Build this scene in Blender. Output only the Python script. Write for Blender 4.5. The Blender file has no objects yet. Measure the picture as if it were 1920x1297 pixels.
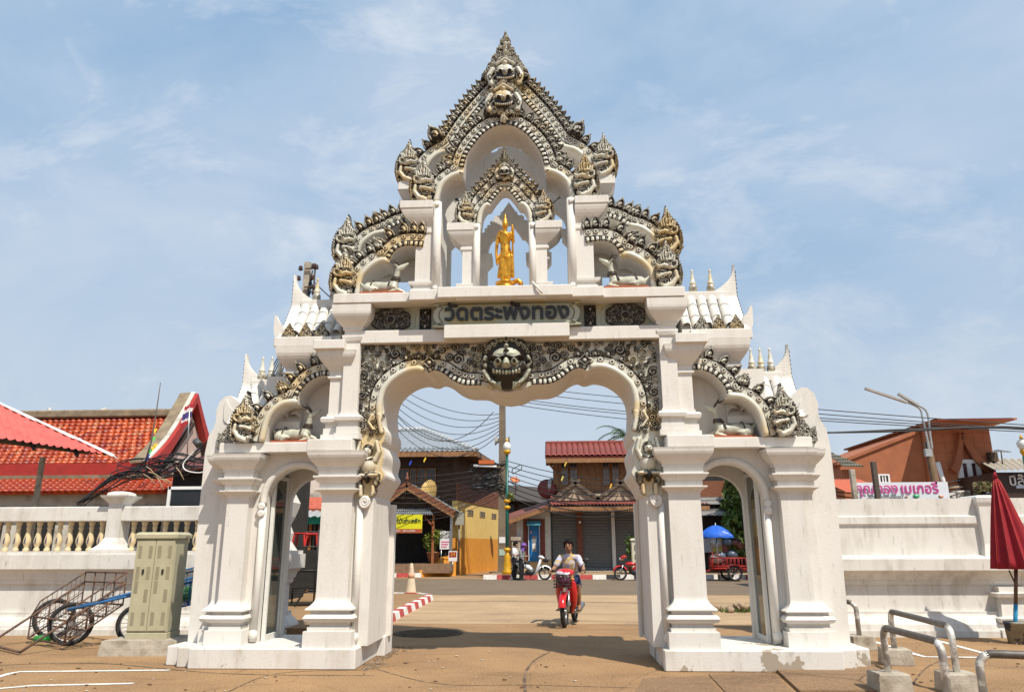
import bpy, bmesh, math, random
import numpy as np
from mathutils import Vector, Matrix, Euler, noise as mnoise
R = math.radians
random.seed(7)
rng = np.random.default_rng(11)
sc = bpy.context.scene
COL = sc.collection

# ------------------------------------------------------------------ camera, sky, sun, exposure
W0, H0, FPX = 1920.0, 1297.0, 1390.0
PITCH, YAW, ROLL = R(15.04), R(-3.2), R(-0.2)
CAM = Vector((0.622, -10.0, 1.517))
cp, sp, cy_, sy_ = math.cos(PITCH), math.sin(PITCH), math.cos(YAW), math.sin(YAW)
FWD = Vector((sy_*cp, cy_*cp, sp)); RT0 = Vector((cy_, -sy_, 0)); UP0 = RT0.cross(FWD)
RT = math.cos(ROLL)*RT0 + math.sin(ROLL)*UP0
UP = -math.sin(ROLL)*RT0 + math.cos(ROLL)*UP0
cd = bpy.data.cameras.new('camera'); co = bpy.data.objects.new('camera', cd); COL.objects.link(co)
cd.sensor_width = 36.0; cd.lens = FPX/W0*36.0; cd.clip_end = 3000; cd.clip_start = 0.05
co.matrix_world = Matrix((( RT.x, UP.x, -FWD.x, CAM.x), (RT.y, UP.y, -FWD.y, CAM.y), (RT.z, UP.z, -FWD.z, CAM.z), (0, 0, 0, 1)))
sc.camera = co

SUNV = Vector((0.40, -0.52, 1.0)).normalized()
sl = bpy.data.lights.new('sun', 'SUN'); so = bpy.data.objects.new('sun', sl); COL.objects.link(so)
sl.energy = 4.6; sl.angle = R(0.53); sl.color = (1.0, 0.93, 0.82)
so.rotation_euler = SUNV.to_track_quat('Z', 'Y').to_euler()
so.location = (20, -20, 30)

wd = bpy.data.worlds.new('World'); sc.world = wd; wd.use_nodes = True
nt = wd.node_tree; nt.nodes.clear()
def N(tree, typ, **kw):
    n = tree.nodes.new(typ)
    for k, v in kw.items():
        if k.startswith('i_'):
            n.inputs[k[2:].replace('_', ' ')].default_value = v
        else:
            setattr(n, k, v)
    return n
def L(tree, a, b): tree.links.new(a, b)
sky = N(nt, 'ShaderNodeTexSky', sky_type='NISHITA', sun_disc=False)
sky.sun_elevation = math.asin(SUNV.z); sky.sun_rotation = math.atan2(SUNV.x, SUNV.y)
sky.altitude = 50; sky.air_density = 1.15; sky.dust_density = 1.2; sky.ozone_density = 1.3
tc = N(nt, 'ShaderNodeTexCoord')
mp = N(nt, 'ShaderNodeMapping'); mp.inputs['Location'].default_value = (0.9, 0.35, 0.2); mp.inputs['Rotation'].default_value = (0.3, 0.35, 0.2); mp.inputs['Scale'].default_value = (1.0, 1.5, 2.3)
L(nt, tc.outputs['Generated'], mp.inputs['Vector'])
n1 = N(nt, 'ShaderNodeTexNoise'); n1.inputs['Scale'].default_value = 1.9; n1.inputs['Detail'].default_value = 10; n1.inputs['Roughness'].default_value = 0.58; n1.inputs['Distortion'].default_value = 0.35
L(nt, mp.outputs[0], n1.inputs['Vector'])
cr = N(nt, 'ShaderNodeValToRGB'); cr.color_ramp.elements[0].position = 0.36; cr.color_ramp.elements[1].position = 0.80
cr.color_ramp.elements[0].color = (0.14, 0.14, 0.14, 1); cr.color_ramp.elements[1].color = (0.74, 0.74, 0.74, 1)
L(nt, n1.outputs['Fac'], cr.inputs['Fac'])
veil = N(nt, 'ShaderNodeMix', data_type='RGBA'); veil.inputs[0].default_value = 0.72; veil.inputs[7].default_value = (2.75, 4.95, 7.7, 1)
L(nt, sky.outputs[0], veil.inputs[6])
mx = N(nt, 'ShaderNodeMix', data_type='RGBA'); mx.inputs[7].default_value = (7.0, 7.6, 8.4, 1)
mpw = N(nt, 'ShaderNodeMapping'); mpw.inputs['Location'].default_value = (0.3, 0.1, 0.4); mpw.inputs['Rotation'].default_value = (0.5, 0.7, 0.4); mpw.inputs['Scale'].default_value = (1.6, 5.0, 4.2); L(nt, tc.outputs['Generated'], mpw.inputs['Vector'])
nw = N(nt, 'ShaderNodeTexNoise'); nw.inputs['Scale'].default_value = 1.7; nw.inputs['Detail'].default_value = 12; nw.inputs['Roughness'].default_value = 0.64; nw.inputs['Distortion'].default_value = 0.5; L(nt, mpw.outputs[0], nw.inputs['Vector'])
rw_ = N(nt, 'ShaderNodeMapRange'); rw_.inputs['From Min'].default_value = 0.52; rw_.inputs['From Max'].default_value = 0.80; rw_.inputs['To Max'].default_value = 0.75; L(nt, nw.outputs['Fac'], rw_.inputs['Value'])
aw = N(nt, 'ShaderNodeMath', operation='ADD', use_clamp=True); L(nt, cr.outputs[0], aw.inputs[0]); L(nt, rw_.outputs[0], aw.inputs[1])
L(nt, aw.outputs[0], mx.inputs[0]); L(nt, veil.outputs[2], mx.inputs[6])
sz = N(nt, 'ShaderNodeSeparateXYZ'); L(nt, tc.outputs['Generated'], sz.inputs[0])
hr = N(nt, 'ShaderNodeMapRange', interpolation_type='SMOOTHSTEP'); hr.inputs['From Min'].default_value = 0.0; hr.inputs['From Max'].default_value = 0.55; hr.inputs['To Min'].default_value = 0.7; hr.inputs['To Max'].default_value = 0.0
L(nt, sz.outputs['Z'], hr.inputs['Value'])
hz = N(nt, 'ShaderNodeMix', data_type='RGBA'); hz.inputs[7].default_value = (5.8, 6.5, 7.3, 1); L(nt, hr.outputs[0], hz.inputs[0]); L(nt, mx.outputs[2], hz.inputs[6])
bg = N(nt, 'ShaderNodeBackground'); bg.inputs['Strength'].default_value = 0.086
L(nt, hz.outputs[2], bg.inputs['Color'])
ow = N(nt, 'ShaderNodeOutputWorld'); L(nt, bg.outputs[0], ow.inputs['Surface'])
vs = sc.view_settings; vs.view_transform = 'Standard'; vs.look = 'None'; vs.exposure = 0.28; vs.gamma = 1.0; vs.use_curve_mapping = False
sc.cycles.use_denoising = True
sc.cycles.max_bounces = 6; sc.cycles.diffuse_bounces = 3; sc.cycles.glossy_bounces = 3; sc.cycles.transmission_bounces = 6; sc.cycles.transparent_max_bounces = 8

def ray(x, y): return FWD + RT*((x-W0/2)/FPX) - UP*((y-H0/2)/FPX)
def at(x, y, Y):                     # the point of the plane at depth Y seen at a pixel of the photograph
    d = ray(x, y); return CAM + d*((Y-CAM.y)/d.y)
def on(x, y, z=0.0):                 # the point at height z seen at a pixel
    d = ray(x, y); return CAM + d*((z-CAM.z)/d.z)

# ------------------------------------------------------------------ materials
MATS = {}
def mat(name, col, rough=0.6, var=0.12, scale=6.0, bump=0.0, bscale=40.0, metal=0.0, spec=0.4, col2=None, c2lo=0.5, c2hi=0.65, c2scale=3.0, stretch=None, coat=0.0, detail=5, emit=0.0):
    """Principled: base colour varied by noise, optional second colour in noise patches, optional fine bump."""
    if name in MATS: return MATS[name]
    m = bpy.data.materials.new(name); m.use_nodes = True; t = m.node_tree
    b = t.nodes['Principled BSDF']; b.inputs['Roughness'].default_value = rough; b.inputs['Metallic'].default_value = metal
    b.inputs['Specular IOR Level'].default_value = spec; b.inputs['Coat Weight'].default_value = coat
    tcn = N(t, 'ShaderNodeTexCoord'); v = tcn.outputs['Object']
    if stretch:
        mpn = N(t, 'ShaderNodeMapping'); mpn.inputs['Scale'].default_value = stretch; L(t, v, mpn.inputs['Vector']); v = mpn.outputs[0]
    nz = N(t, 'ShaderNodeTexNoise'); nz.inputs['Scale'].default_value = scale; nz.inputs['Detail'].default_value = detail; L(t, v, nz.inputs['Vector'])
    mr = N(t, 'ShaderNodeMapRange'); mr.inputs['From Min'].default_value = 0.3; mr.inputs['From Max'].default_value = 0.7
    mr.inputs['To Min'].default_value = 1-var; mr.inputs['To Max'].default_value = 1+var
    L(t, nz.outputs['Fac'], mr.inputs['Value'])
    src = None
    if col2 is not None:
        n2 = N(t, 'ShaderNodeTexNoise'); n2.inputs['Scale'].default_value = c2scale; n2.inputs['Detail'].default_value = 8; n2.inputs['Roughness'].default_value = 0.62; L(t, v, n2.inputs['Vector'])
        m2 = N(t, 'ShaderNodeMapRange'); m2.inputs['From Min'].default_value = c2lo; m2.inputs['From Max'].default_value = c2hi; L(t, n2.outputs['Fac'], m2.inputs['Value'])
        mc = N(t, 'ShaderNodeMix', data_type='RGBA'); mc.inputs[6].default_value = (*col, 1); mc.inputs[7].default_value = (*col2, 1)
        L(t, m2.outputs[0], mc.inputs[0]); src = mc.outputs[2]
    vm = N(t, 'ShaderNodeVectorMath', operation='SCALE'); L(t, mr.outputs[0], vm.inputs['Scale'])
    if src: L(t, src, vm.inputs[0])
    else: vm.inputs[0].default_value = col
    L(t, vm.outputs[0], b.inputs['Base Color'])
    if bump:
        nb = N(t, 'ShaderNodeTexNoise'); nb.inputs['Scale'].default_value = bscale; nb.inputs['Detail'].default_value = 4; L(t, v, nb.inputs['Vector'])
        bn = N(t, 'ShaderNodeBump'); bn.inputs['Strength'].default_value = bump; bn.inputs['Distance'].default_value = 0.02
        L(t, nb.outputs['Fac'], bn.inputs['Height']); L(t, bn.outputs[0], b.inputs['Normal'])
    if emit:
        b.inputs['Emission Color'].default_value = (*col, 1); b.inputs['Emission Strength'].default_value = emit
    MATS[name] = m
    return m

def plaster(name, col, dirt, amount=0.5, peel=False, lowz=None):
    """White lime plaster: faint clouds, rain streaks and, low down on the plinths, flaked paint."""
    if name in MATS: return MATS[name]
    m = bpy.data.materials.new(name); m.use_nodes = True; t = m.node_tree
    b = t.nodes['Principled BSDF']; b.inputs['Roughness'].default_value = 0.72; b.inputs['Specular IOR Level'].default_value = 0.25
    v = N(t, 'ShaderNodeTexCoord').outputs['Object']
    a = N(t, 'ShaderNodeTexNoise'); a.inputs['Scale'].default_value = 1.7; a.inputs['Detail'].default_value = 7; L(t, v, a.inputs['Vector'])
    mpn = N(t, 'ShaderNodeMapping'); mpn.inputs['Scale'].default_value = (5, 5, 0.9); L(t, v, mpn.inputs['Vector'])
    s = N(t, 'ShaderNodeTexNoise'); s.inputs['Scale'].default_value = 1.3; s.inputs['Detail'].default_value = 6; L(t, mpn.outputs[0], s.inputs['Vector'])
    mu = N(t, 'ShaderNodeMath', operation='MULTIPLY'); L(t, a.outputs['Fac'], mu.inputs[0]); L(t, s.outputs['Fac'], mu.inputs[1])
    r1 = N(t, 'ShaderNodeMapRange'); r1.inputs['From Min'].default_value = 0.22; r1.inputs['From Max'].default_value = 0.46; r1.inputs['To Max'].default_value = amount
    L(t, mu.outputs[0], r1.inputs['Value'])
    mc = N(t, 'ShaderNodeMix', data_type='RGBA'); mc.inputs[6].default_value = (*col, 1); mc.inputs[7].default_value = (*dirt, 1); L(t, r1.outputs[0], mc.inputs[0])
    out = mc.outputs[2]
    k1 = N(t, 'ShaderNodeTexNoise'); k1.inputs['Scale'].default_value = 3.3; k1.inputs['Detail'].default_value = 12; k1.inputs['Roughness'].default_value = .7; L(t, mpn.outputs[0], k1.inputs['Vector'])
    k2 = N(t, 'ShaderNodeMapRange'); k2.inputs['From Min'].default_value = .57; k2.inputs['From Max'].default_value = .74; k2.inputs['To Max'].default_value = amount*.9; L(t, k1.outputs['Fac'], k2.inputs['Value'])
    k3 = N(t, 'ShaderNodeMix', data_type='RGBA'); k3.inputs[7].default_value = (dirt[0]*.42, dirt[1]*.42, dirt[2]*.40, 1); L(t, out, k3.inputs[6]); L(t, k2.outputs[0], k3.inputs[0]); out = k3.outputs[2]
    w1_ = N(t, 'ShaderNodeTexNoise'); w1_.inputs['Scale'].default_value = 2.5; L(t, v, w1_.inputs['Vector'])
    w2_ = N(t, 'ShaderNodeVectorMath', operation='MULTIPLY_ADD'); w2_.inputs[1].default_value = (.5, .5, .5); L(t, w1_.outputs['Color'], w2_.inputs[0]); L(t, v, w2_.inputs[2])
    vc = N(t, 'ShaderNodeTexVoronoi', feature='DISTANCE_TO_EDGE'); vc.inputs['Scale'].default_value = .9; L(t, w2_.outputs[0], vc.inputs['Vector'])
    vr = N(t, 'ShaderNodeMapRange'); vr.inputs['From Min'].default_value = .0015; vr.inputs['From Max'].default_value = .005; vr.inputs['To Min'].default_value = .07; vr.inputs['To Max'].default_value = 0; L(t, vc.outputs['Distance'], vr.inputs['Value'])
    vx = N(t, 'ShaderNodeMix', data_type='RGBA'); vx.inputs[7].default_value = (dirt[0]*.45, dirt[1]*.42, dirt[2]*.4, 1); L(t, out, vx.inputs[6]); L(t, vr.outputs[0], vx.inputs[0]); out = vx.outputs[2]
    hgt = N(t, 'ShaderNodeTexNoise'); hgt.inputs['Scale'].default_value = 30; hgt.inputs['Detail'].default_value = 4; L(t, v, hgt.inputs['Vector'])
    hsrc = hgt.outputs['Fac']
    if peel:
        p = N(t, 'ShaderNodeTexNoise'); p.inputs['Scale'].default_value = 2.6; p.inputs['Detail'].default_value = 9; p.inputs['Roughness'].default_value = 0.6; L(t, v, p.inputs['Vector'])
        sx = N(t, 'ShaderNodeSeparateXYZ'); L(t, v, sx.inputs[0])
        zr = N(t, 'ShaderNodeMapRange'); zr.inputs['From Min'].default_value = 0.0; zr.inputs['From Max'].default_value = 0.3; zr.inputs['To Min'].default_value = 0.08; zr.inputs['To Max'].default_value = -0.03
        L(t, sx.outputs['Z'], zr.inputs['Value'])
        xr = N(t, 'ShaderNodeMapRange'); xr.inputs['From Min'].default_value = -2.0; xr.inputs['From Max'].default_value = 3.0; xr.inputs['To Min'].default_value = -0.13; xr.inputs['To Max'].default_value = 0.02
        L(t, sx.outputs['X'], xr.inputs['Value'])
        ad = N(t, 'ShaderNodeMath', operation='ADD'); L(t, p.outputs['Fac'], ad.inputs[0]); L(t, zr.outputs[0], ad.inputs[1])
        ad2 = N(t, 'ShaderNodeMath', operation='ADD'); L(t, ad.outputs[0], ad2.inputs[0]); L(t, xr.outputs[0], ad2.inputs[1])
        st = N(t, 'ShaderNodeMapRange'); st.inputs['From Min'].default_value = 0.60; st.inputs['From Max'].default_value = 0.615; L(t, ad2.outputs[0], st.inputs['Value'])
        m2 = N(t, 'ShaderNodeMix', data_type='RGBA'); m2.inputs[7].default_value = (0.36, 0.30, 0.23, 1); L(t, out, m2.inputs[6]); L(t, st.outputs[0], m2.inputs[0]); out = m2.outputs[2]
    L(t, out, b.inputs['Base Color'])
    bn = N(t, 'ShaderNodeBump'); bn.inputs['Strength'].default_value = 0.12; bn.inputs['Distance'].default_value = 0.02; L(t, hsrc, bn.inputs['Height']); L(t, bn.outputs[0], b.inputs['Normal'])
    MATS[name] = m; return m

WHITE = plaster('white_plaster', (0.675, 0.648, 0.600), (0.52, 0.475, 0.41), 0.5)
WHITEP = plaster('white_plaster_flaked', (0.665, 0.635, 0.585), (0.47, 0.41, 0.335), 0.85, peel=True)
WALLW = plaster('wall_plaster', (0.655, 0.628, 0.58), (0.43, 0.395, 0.34), 0.8)

def glaze(name, lo, hi, patch, rough=0.3):
    """Glazed stoneware: the attribute g says how much brown iron glaze (0) or pale celadon (1) the potter gave a spot."""
    if name in MATS: return MATS[name]
    m = bpy.data.materials.new(name); m.use_nodes = True; t = m.node_tree
    b = t.nodes['Principled BSDF']; b.inputs['Roughness'].default_value = rough; b.inputs['Specular IOR Level'].default_value = 0.32
    at_ = N(t, 'ShaderNodeAttribute', attribute_name='g')
    v = N(t, 'ShaderNodeTexCoord').outputs['Object']
    ge = N(t, 'ShaderNodeNewGeometry')
    nz = N(t, 'ShaderNodeTexNoise'); nz.inputs['Scale'].default_value = 1.6; nz.inputs['Detail'].default_value = 5; L(t, ge.outputs['Position'], nz.inputs['Vector'])
    mr = N(t, 'ShaderNodeMapRange'); mr.inputs['From Min'].default_value = 0.5; mr.inputs['From Max'].default_value = 0.62; L(t, nz.outputs['Fac'], mr.inputs['Value'])
    mc = N(t, 'ShaderNodeMix', data_type='RGBA'); mc.inputs[6].default_value = (*hi, 1); mc.inputs[7].default_value = (*patch, 1); L(t, mr.outputs[0], mc.inputs[0])
    n3 = N(t, 'ShaderNodeTexNoise'); n3.inputs['Scale'].default_value = 22; n3.inputs['Detail'].default_value = 4; L(t, ge.outputs['Position'], n3.inputs['Vector'])
    m3 = N(t, 'ShaderNodeMapRange'); m3.inputs['To Min'].default_value = -0.16; m3.inputs['To Max'].default_value = 0.10; m3.inputs['From Min'].default_value = 0.3; m3.inputs['From Max'].default_value = 0.7; L(t, n3.outputs['Fac'], m3.inputs['Value'])
    ad = N(t, 'ShaderNodeMath', operation='ADD', use_clamp=True); L(t, at_.outputs['Fac'], ad.inputs[0]); L(t, m3.outputs[0], ad.inputs[1])
    sx_ = N(t, 'ShaderNodeMapRange', interpolation_type='SMOOTHSTEP'); sx_.inputs['From Min'].default_value = .16; sx_.inputs['From Max'].default_value = .66; L(t, ad.outputs[0], sx_.inputs['Value'])
    m4 = N(t, 'ShaderNodeMix', data_type='RGBA'); m4.inputs[6].default_value = (*lo, 1); L(t, mc.outputs[2], m4.inputs[7]); L(t, sx_.outputs[0], m4.inputs[0])
    L(t, m4.outputs[2], b.inputs['Base Color'])
    MATS[name] = m; return m
GLAZE = glaze('brown_and_celadon_glaze', (0.020, 0.0125, 0.0075), (0.60, 0.58, 0.49), (0.60, 0.47, 0.26))

def simple(name, col, rough=0.55, **kw): return mat(name, col, rough, **kw)

# ------------------------------------------------------------------ mesh helpers
class MB:
    """Collects shapes, becomes one mesh object."""
    def __init__(s): s.v = []; s.f = []; s.m = []; s.g = None; s.sm = []
    def add(s, v, f, mi=0, smooth=False):
        o = len(s.v); s.v += [tuple(p) for p in v]
        for q in f: s.f.append(tuple(i+o for i in q)); s.m.append(mi); s.sm.append(smooth)
        return s
    def box(s, x0, x1, y0, y1, z0, z1, mi=0, b=0.0):
        x0, x1 = min(x0, x1), max(x0, x1); y0, y1 = min(y0, y1), max(y0, y1)
        if b <= 0:
            v = [(x, y, z) for z in (z0, z1) for y in (y0, y1) for x in (x0, x1)]
            return s.add(v, [(0, 2, 3, 1), (4, 5, 7, 6), (0, 1, 5, 4), (2, 6, 7, 3), (0, 4, 6, 2), (1, 3, 7, 5)], mi)
        b = min(b, (x1-x0)*.45, (y1-y0)*.45, (z1-z0)*.45)
        return s.loft((x0+x1)/2, (y0+y1)/2, (x1-x0)/2, (y1-y0)/2, [(z0, -b), (z0+b, 0), (z1-b, 0), (z1, -b)], mi, ch=b)
    def loft(s, cx, cy, hx, hy, prof, mi=0, ch=0.0, hys=None):
        """A rectangle swept up a profile of (z, outset); ch chamfers the four upright edges. An outset may be a pair (x, y)."""
        rings = []
        for z, o in prof:
            ox, oy = o if isinstance(o, tuple) else (o, o)
            ax, ay = hx+ox, hy+oy
            if ch: r = [(-ax+ch, -ay), (ax-ch, -ay), (ax, -ay+ch), (ax, ay-ch), (ax-ch, ay), (-ax+ch, ay), (-ax, ay-ch), (-ax, -ay+ch)]
            else: r = [(-ax, -ay), (ax, -ay), (ax, ay), (-ax, ay)]
            rings.append([(cx+p, cy+q, z) for p, q in r])
        return s.rings(rings, mi)
    def rings(s, rings, mi=0, closed=True, cap=True, smooth=False):
        n = len(rings[0]); v = [p for r in rings for p in r]; f = []
        for i in range(len(rings)-1):
            for j in range(n if closed else n-1):
                k = (j+1) % n
                f.append((i*n+j, i*n+k, (i+1)*n+k, (i+1)*n+j))
        s.add(v, f, mi, smooth)
        if cap and closed:
            o = len(s.v)-len(v)
            s.f.append(tuple(o+i for i in reversed(range(n)))); s.m.append(mi); s.sm.append(False)
            s.f.append(tuple(o+(len(rings)-1)*n+i for i in range(n))); s.m.append(mi); s.sm.append(False)
        return s
    def tube(s, pts, r, n=8, mi=0, cap=True, smooth=True, sx=1.0):
        """A round rod along points; r a number or a list."""
        pts = [Vector(p) for p in pts]; rr = r if isinstance(r, (list, tuple)) else [r]*len(pts)
        rings = []; up = None
        for i, p in enumerate(pts):
            t = (pts[min(i+1, len(pts)-1)]-pts[max(i-1, 0)])
            t = t.normalized() if t.length > 1e-9 else Vector((0, 0, 1))
            if up is None: up = Vector((0, 0, 1)) if abs(t.z) < .9 else Vector((0, 1, 0))
            a = t.cross(up)
            if a.length < 1e-4: a = t.cross(Vector((1, 0, 0)))
            a.normalize(); c = a.cross(t).normalized(); up = c
            rings.append([p+(a*math.cos(q)*sx+c*math.sin(q))*rr[i] for q in [2*math.pi*k/n for k in range(n)]])
        return s.rings(rings, mi, True, cap, smooth)
    def lathe(s, c, prof, n=16, mi=0, axis='z', smooth=True, a0=0.0):
        """prof is (radius, height) pairs round an upright axis through c (or along x / y)."""
        rings = []
        for r, h in prof:
            ring = []
            for k in range(n):
                a = a0+2*math.pi*k/n; p, q = r*math.cos(a), r*math.sin(a)
                ring.append((c[0]+p, c[1]+q, c[2]+h) if axis == 'z' else (c[0]+p, c[1]-h, c[2]+q) if axis == 'y' else (c[0]+h, c[1]+p, c[2]+q))
            rings.append(ring)
        return s.rings(rings, mi, True, True, smooth)
    def ball(s, c, rx, ry=None, rz=None, mi=0, n=12, k=8):
        ry = rx if ry is None else ry; rz = rx if rz is None else rz
        rings = []
        for i in range(k+1):
            a = -math.pi/2+math.pi*(i+.04*(i == 0)-.04*(i == k))/k
            rings.append([(c[0]+rx*math.cos(a)*math.cos(2*math.pi*j/n), c[1]+ry*math.cos(a)*math.sin(2*math.pi*j/n), c[2]+rz*math.sin(a)) for j in range(n)])
        return s.rings(rings, mi, True, True, True)
    def prism(s, poly, y0, y1, mi=0, mis=None, inset=0.0):
        """A polygon in x,z pushed from depth y0 to y1."""
        n = len(poly); v = [(p[0], y0, p[1]) for p in poly]+[(p[0], y1, p[1]) for p in poly]
        f = [tuple(range(n)), tuple(n+i for i in reversed(range(n)))]
        s.add(v, f, mi)
        o = len(s.v)-2*n
        for i in range(n):
            k = (i+1) % n
            s.f.append((o+i, o+n+i, o+n+k, o+k)); s.m.append(mi if mis is None else mis); s.sm.append(False)
        return s
    def strip(s, a, b, y0, y1, mi=0):
        """A curved slab between two polylines of (x, z) with equal counts."""
        n = len(a)
        v = [(p[0], y0, p[1]) for p in a]+[(p[0], y0, p[1]) for p in b]+[(p[0], y1, p[1]) for p in a]+[(p[0], y1, p[1]) for p in b]
        f = []
        for i in range(n-1):
            j = i+1
            f += [(i, j, n+j, n+i), (2*n+i, 3*n+i, 3*n+j, 2*n+j), (i, 2*n+i, 2*n+j, j), (n+i, n+j, 3*n+j, 3*n+i)]
        f += [(0, n, 3*n, 2*n), (n-1, 3*n-1, 4*n-1, 2*n-1)]
        return s.add(v, f, mi)
    def quad(s, a, b, c, d, mi=0): return s.add([a, b, c, d], [(0, 1, 2, 3)], mi)
    def slab(s, a, b, c, d, th, mi=0):
        """A thick sheet on four corners."""
        a, b, c, d = map(Vector, (a, b, c, d)); n = (b-a).cross(d-a).normalized()*th
        v = [a, b, c, d, a-n, b-n, c-n, d-n]
        return s.add(v, [(0, 1, 2, 3), (7, 6, 5, 4), (0, 4, 5, 1), (1, 5, 6, 2), (2, 6, 7, 3), (3, 7, 4, 0)], mi)
    def bar(s, a, b, w, h=None, mi=0):
        """A square bar between two points."""
        h = h or w; a, b = Vector(a), Vector(b); t = (b-a).normalized()
        u = t.cross(Vector((0, 0, 1)));  u = Vector((1, 0, 0)) if u.length < 1e-3 else u.normalized()
        k = u.cross(t).normalized(); r = [(-1, -1), (1, -1), (1, 1), (-1, 1)]
        return s.rings([[p+u*(i*w/2)+k*(j*h/2) for i, j in r] for p in (a, b)], mi)
    def mesh(s, name, mats, fix=True):
        me = bpy.data.meshes.new(name); me.from_pydata(s.v, [], s.f)
        for m in (mats if isinstance(mats, (list, tuple)) else [mats]): me.materials.append(m)
        me.polygons.foreach_set('material_index', s.m); me.polygons.foreach_set('use_smooth', s.sm)
        if s.g is not None:
            at_ = me.attributes.new('g', 'FLOAT', 'POINT'); at_.data.foreach_set('value', np.asarray(s.g, np.float32))
        if fix:
            bm = bmesh.new(); bm.from_mesh(me); bmesh.ops.recalc_face_normals(bm, faces=bm.faces); bm.to_mesh(me); bm.free()
        me.update(); return me
    def build(s, name, mats, parent=None, fix=True):
        return link(name, s.mesh(name, mats, fix), parent)
def link(name, me, parent=None, loc=None, rot=None, scale=None):
    o = bpy.data.objects.new(name, me); COL.objects.link(o)
    if parent: o.parent = parent
    if loc is not None: o.location = loc
    if rot is not None: o.rotation_euler = rot
    if scale is not None: o.scale = scale
    return o
def tag(o, label=None, cat=None, group=None, kind=None):
    for k, v in (('label', label), ('category', cat), ('group', group), ('kind', kind)):
        if v: o[k] = v
    return o
def thing(name, label, cat, loc=(0, 0, 0), rz=0.0, group=None):
    o = bpy.data.objects.new(name, None); COL.objects.link(o); o.location = loc; o.rotation_euler = (0, 0, rz); o.empty_display_size = .2
    return tag(o, label, cat, group)
def copy_tree(o, parent=None):
    c = o.copy(); COL.objects.link(c); c.parent = parent
    for ch in o.children: copy_tree(ch, c)
    return c
def cat_rom(pts, n=8, closed=False):
    """Smooth curve through 2-D or 3-D points."""
    P = [np.array(p, float) for p in pts]; out = []
    m = len(P)
    for i in range(m if closed else m-1):
        if closed: a, b, c, d = P[i-1], P[i], P[(i+1) % m], P[(i+2) % m]
        else: a, b, c, d = P[max(i-1, 0)], P[i], P[i+1], P[min(i+2, m-1)]
        for k in range(n):
            t = k/n
            out.append(tuple(.5*((2*b)+(-a+c)*t+(2*a-5*b+4*c-d)*t*t+(-a+3*b-3*c+d)*t**3)))
    if not closed: out.append(tuple(P[-1]))
    return out
def resample(pts, step=None, n=None):
    P = np.array(pts, float); d = np.r_[0, np.cumsum(np.linalg.norm(np.diff(P, axis=0), axis=1))]
    if n is None: n = max(2, int(round(d[-1]/step))+1)
    s = np.linspace(0, d[-1], n)
    return np.stack([np.interp(s, d, P[:, i]) for i in range(P.shape[1])], 1)
def offset2(pts, d):
    """Moves a 2-D polyline sideways by d (left of its direction is +)."""
    P = np.array(pts, float); T = np.gradient(P, axis=0); T /= np.linalg.norm(T, axis=1)[:, None]+1e-9
    return P+np.stack([-T[:, 1], T[:, 0]], 1)*np.asarray(d).reshape(-1, 1)
def text_mesh(body, size, depth, name='lettering', bold=0.0, xs=1.0):
    """Raised lettering as a mesh, centred on its origin, standing up in x,z and facing -y."""
    cu = bpy.data.curves.new(name, 'FONT'); cu.body = body; cu.size = size; cu.extrude = depth/2; cu.align_x = 'CENTER'; cu.align_y = 'CENTER'; cu.offset = bold; cu.resolution_u = 3
    o = bpy.data.objects.new(name, cu); COL.objects.link(o)
    dg = bpy.context.evaluated_depsgraph_get(); me = bpy.data.meshes.new_from_object(o.evaluated_get(dg))
    bpy.data.objects.remove(o); bpy.data.curves.remove(cu)
    me.transform(Matrix.Diagonal((xs, 1, 1, 1))); me.transform(Matrix.Rotation(R(90), 4, 'X')); me.name = name
    me.materials.clear()
    return me
def lettering(body, size, depth, m, parent, loc, rz=0.0, bold=0.0, xs=1.0, name='lettering'):
    me = text_mesh(body, size, depth, name, bold, xs); me.materials.append(m)
    return link(name, me, parent, loc, (0, 0, rz))

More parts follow.
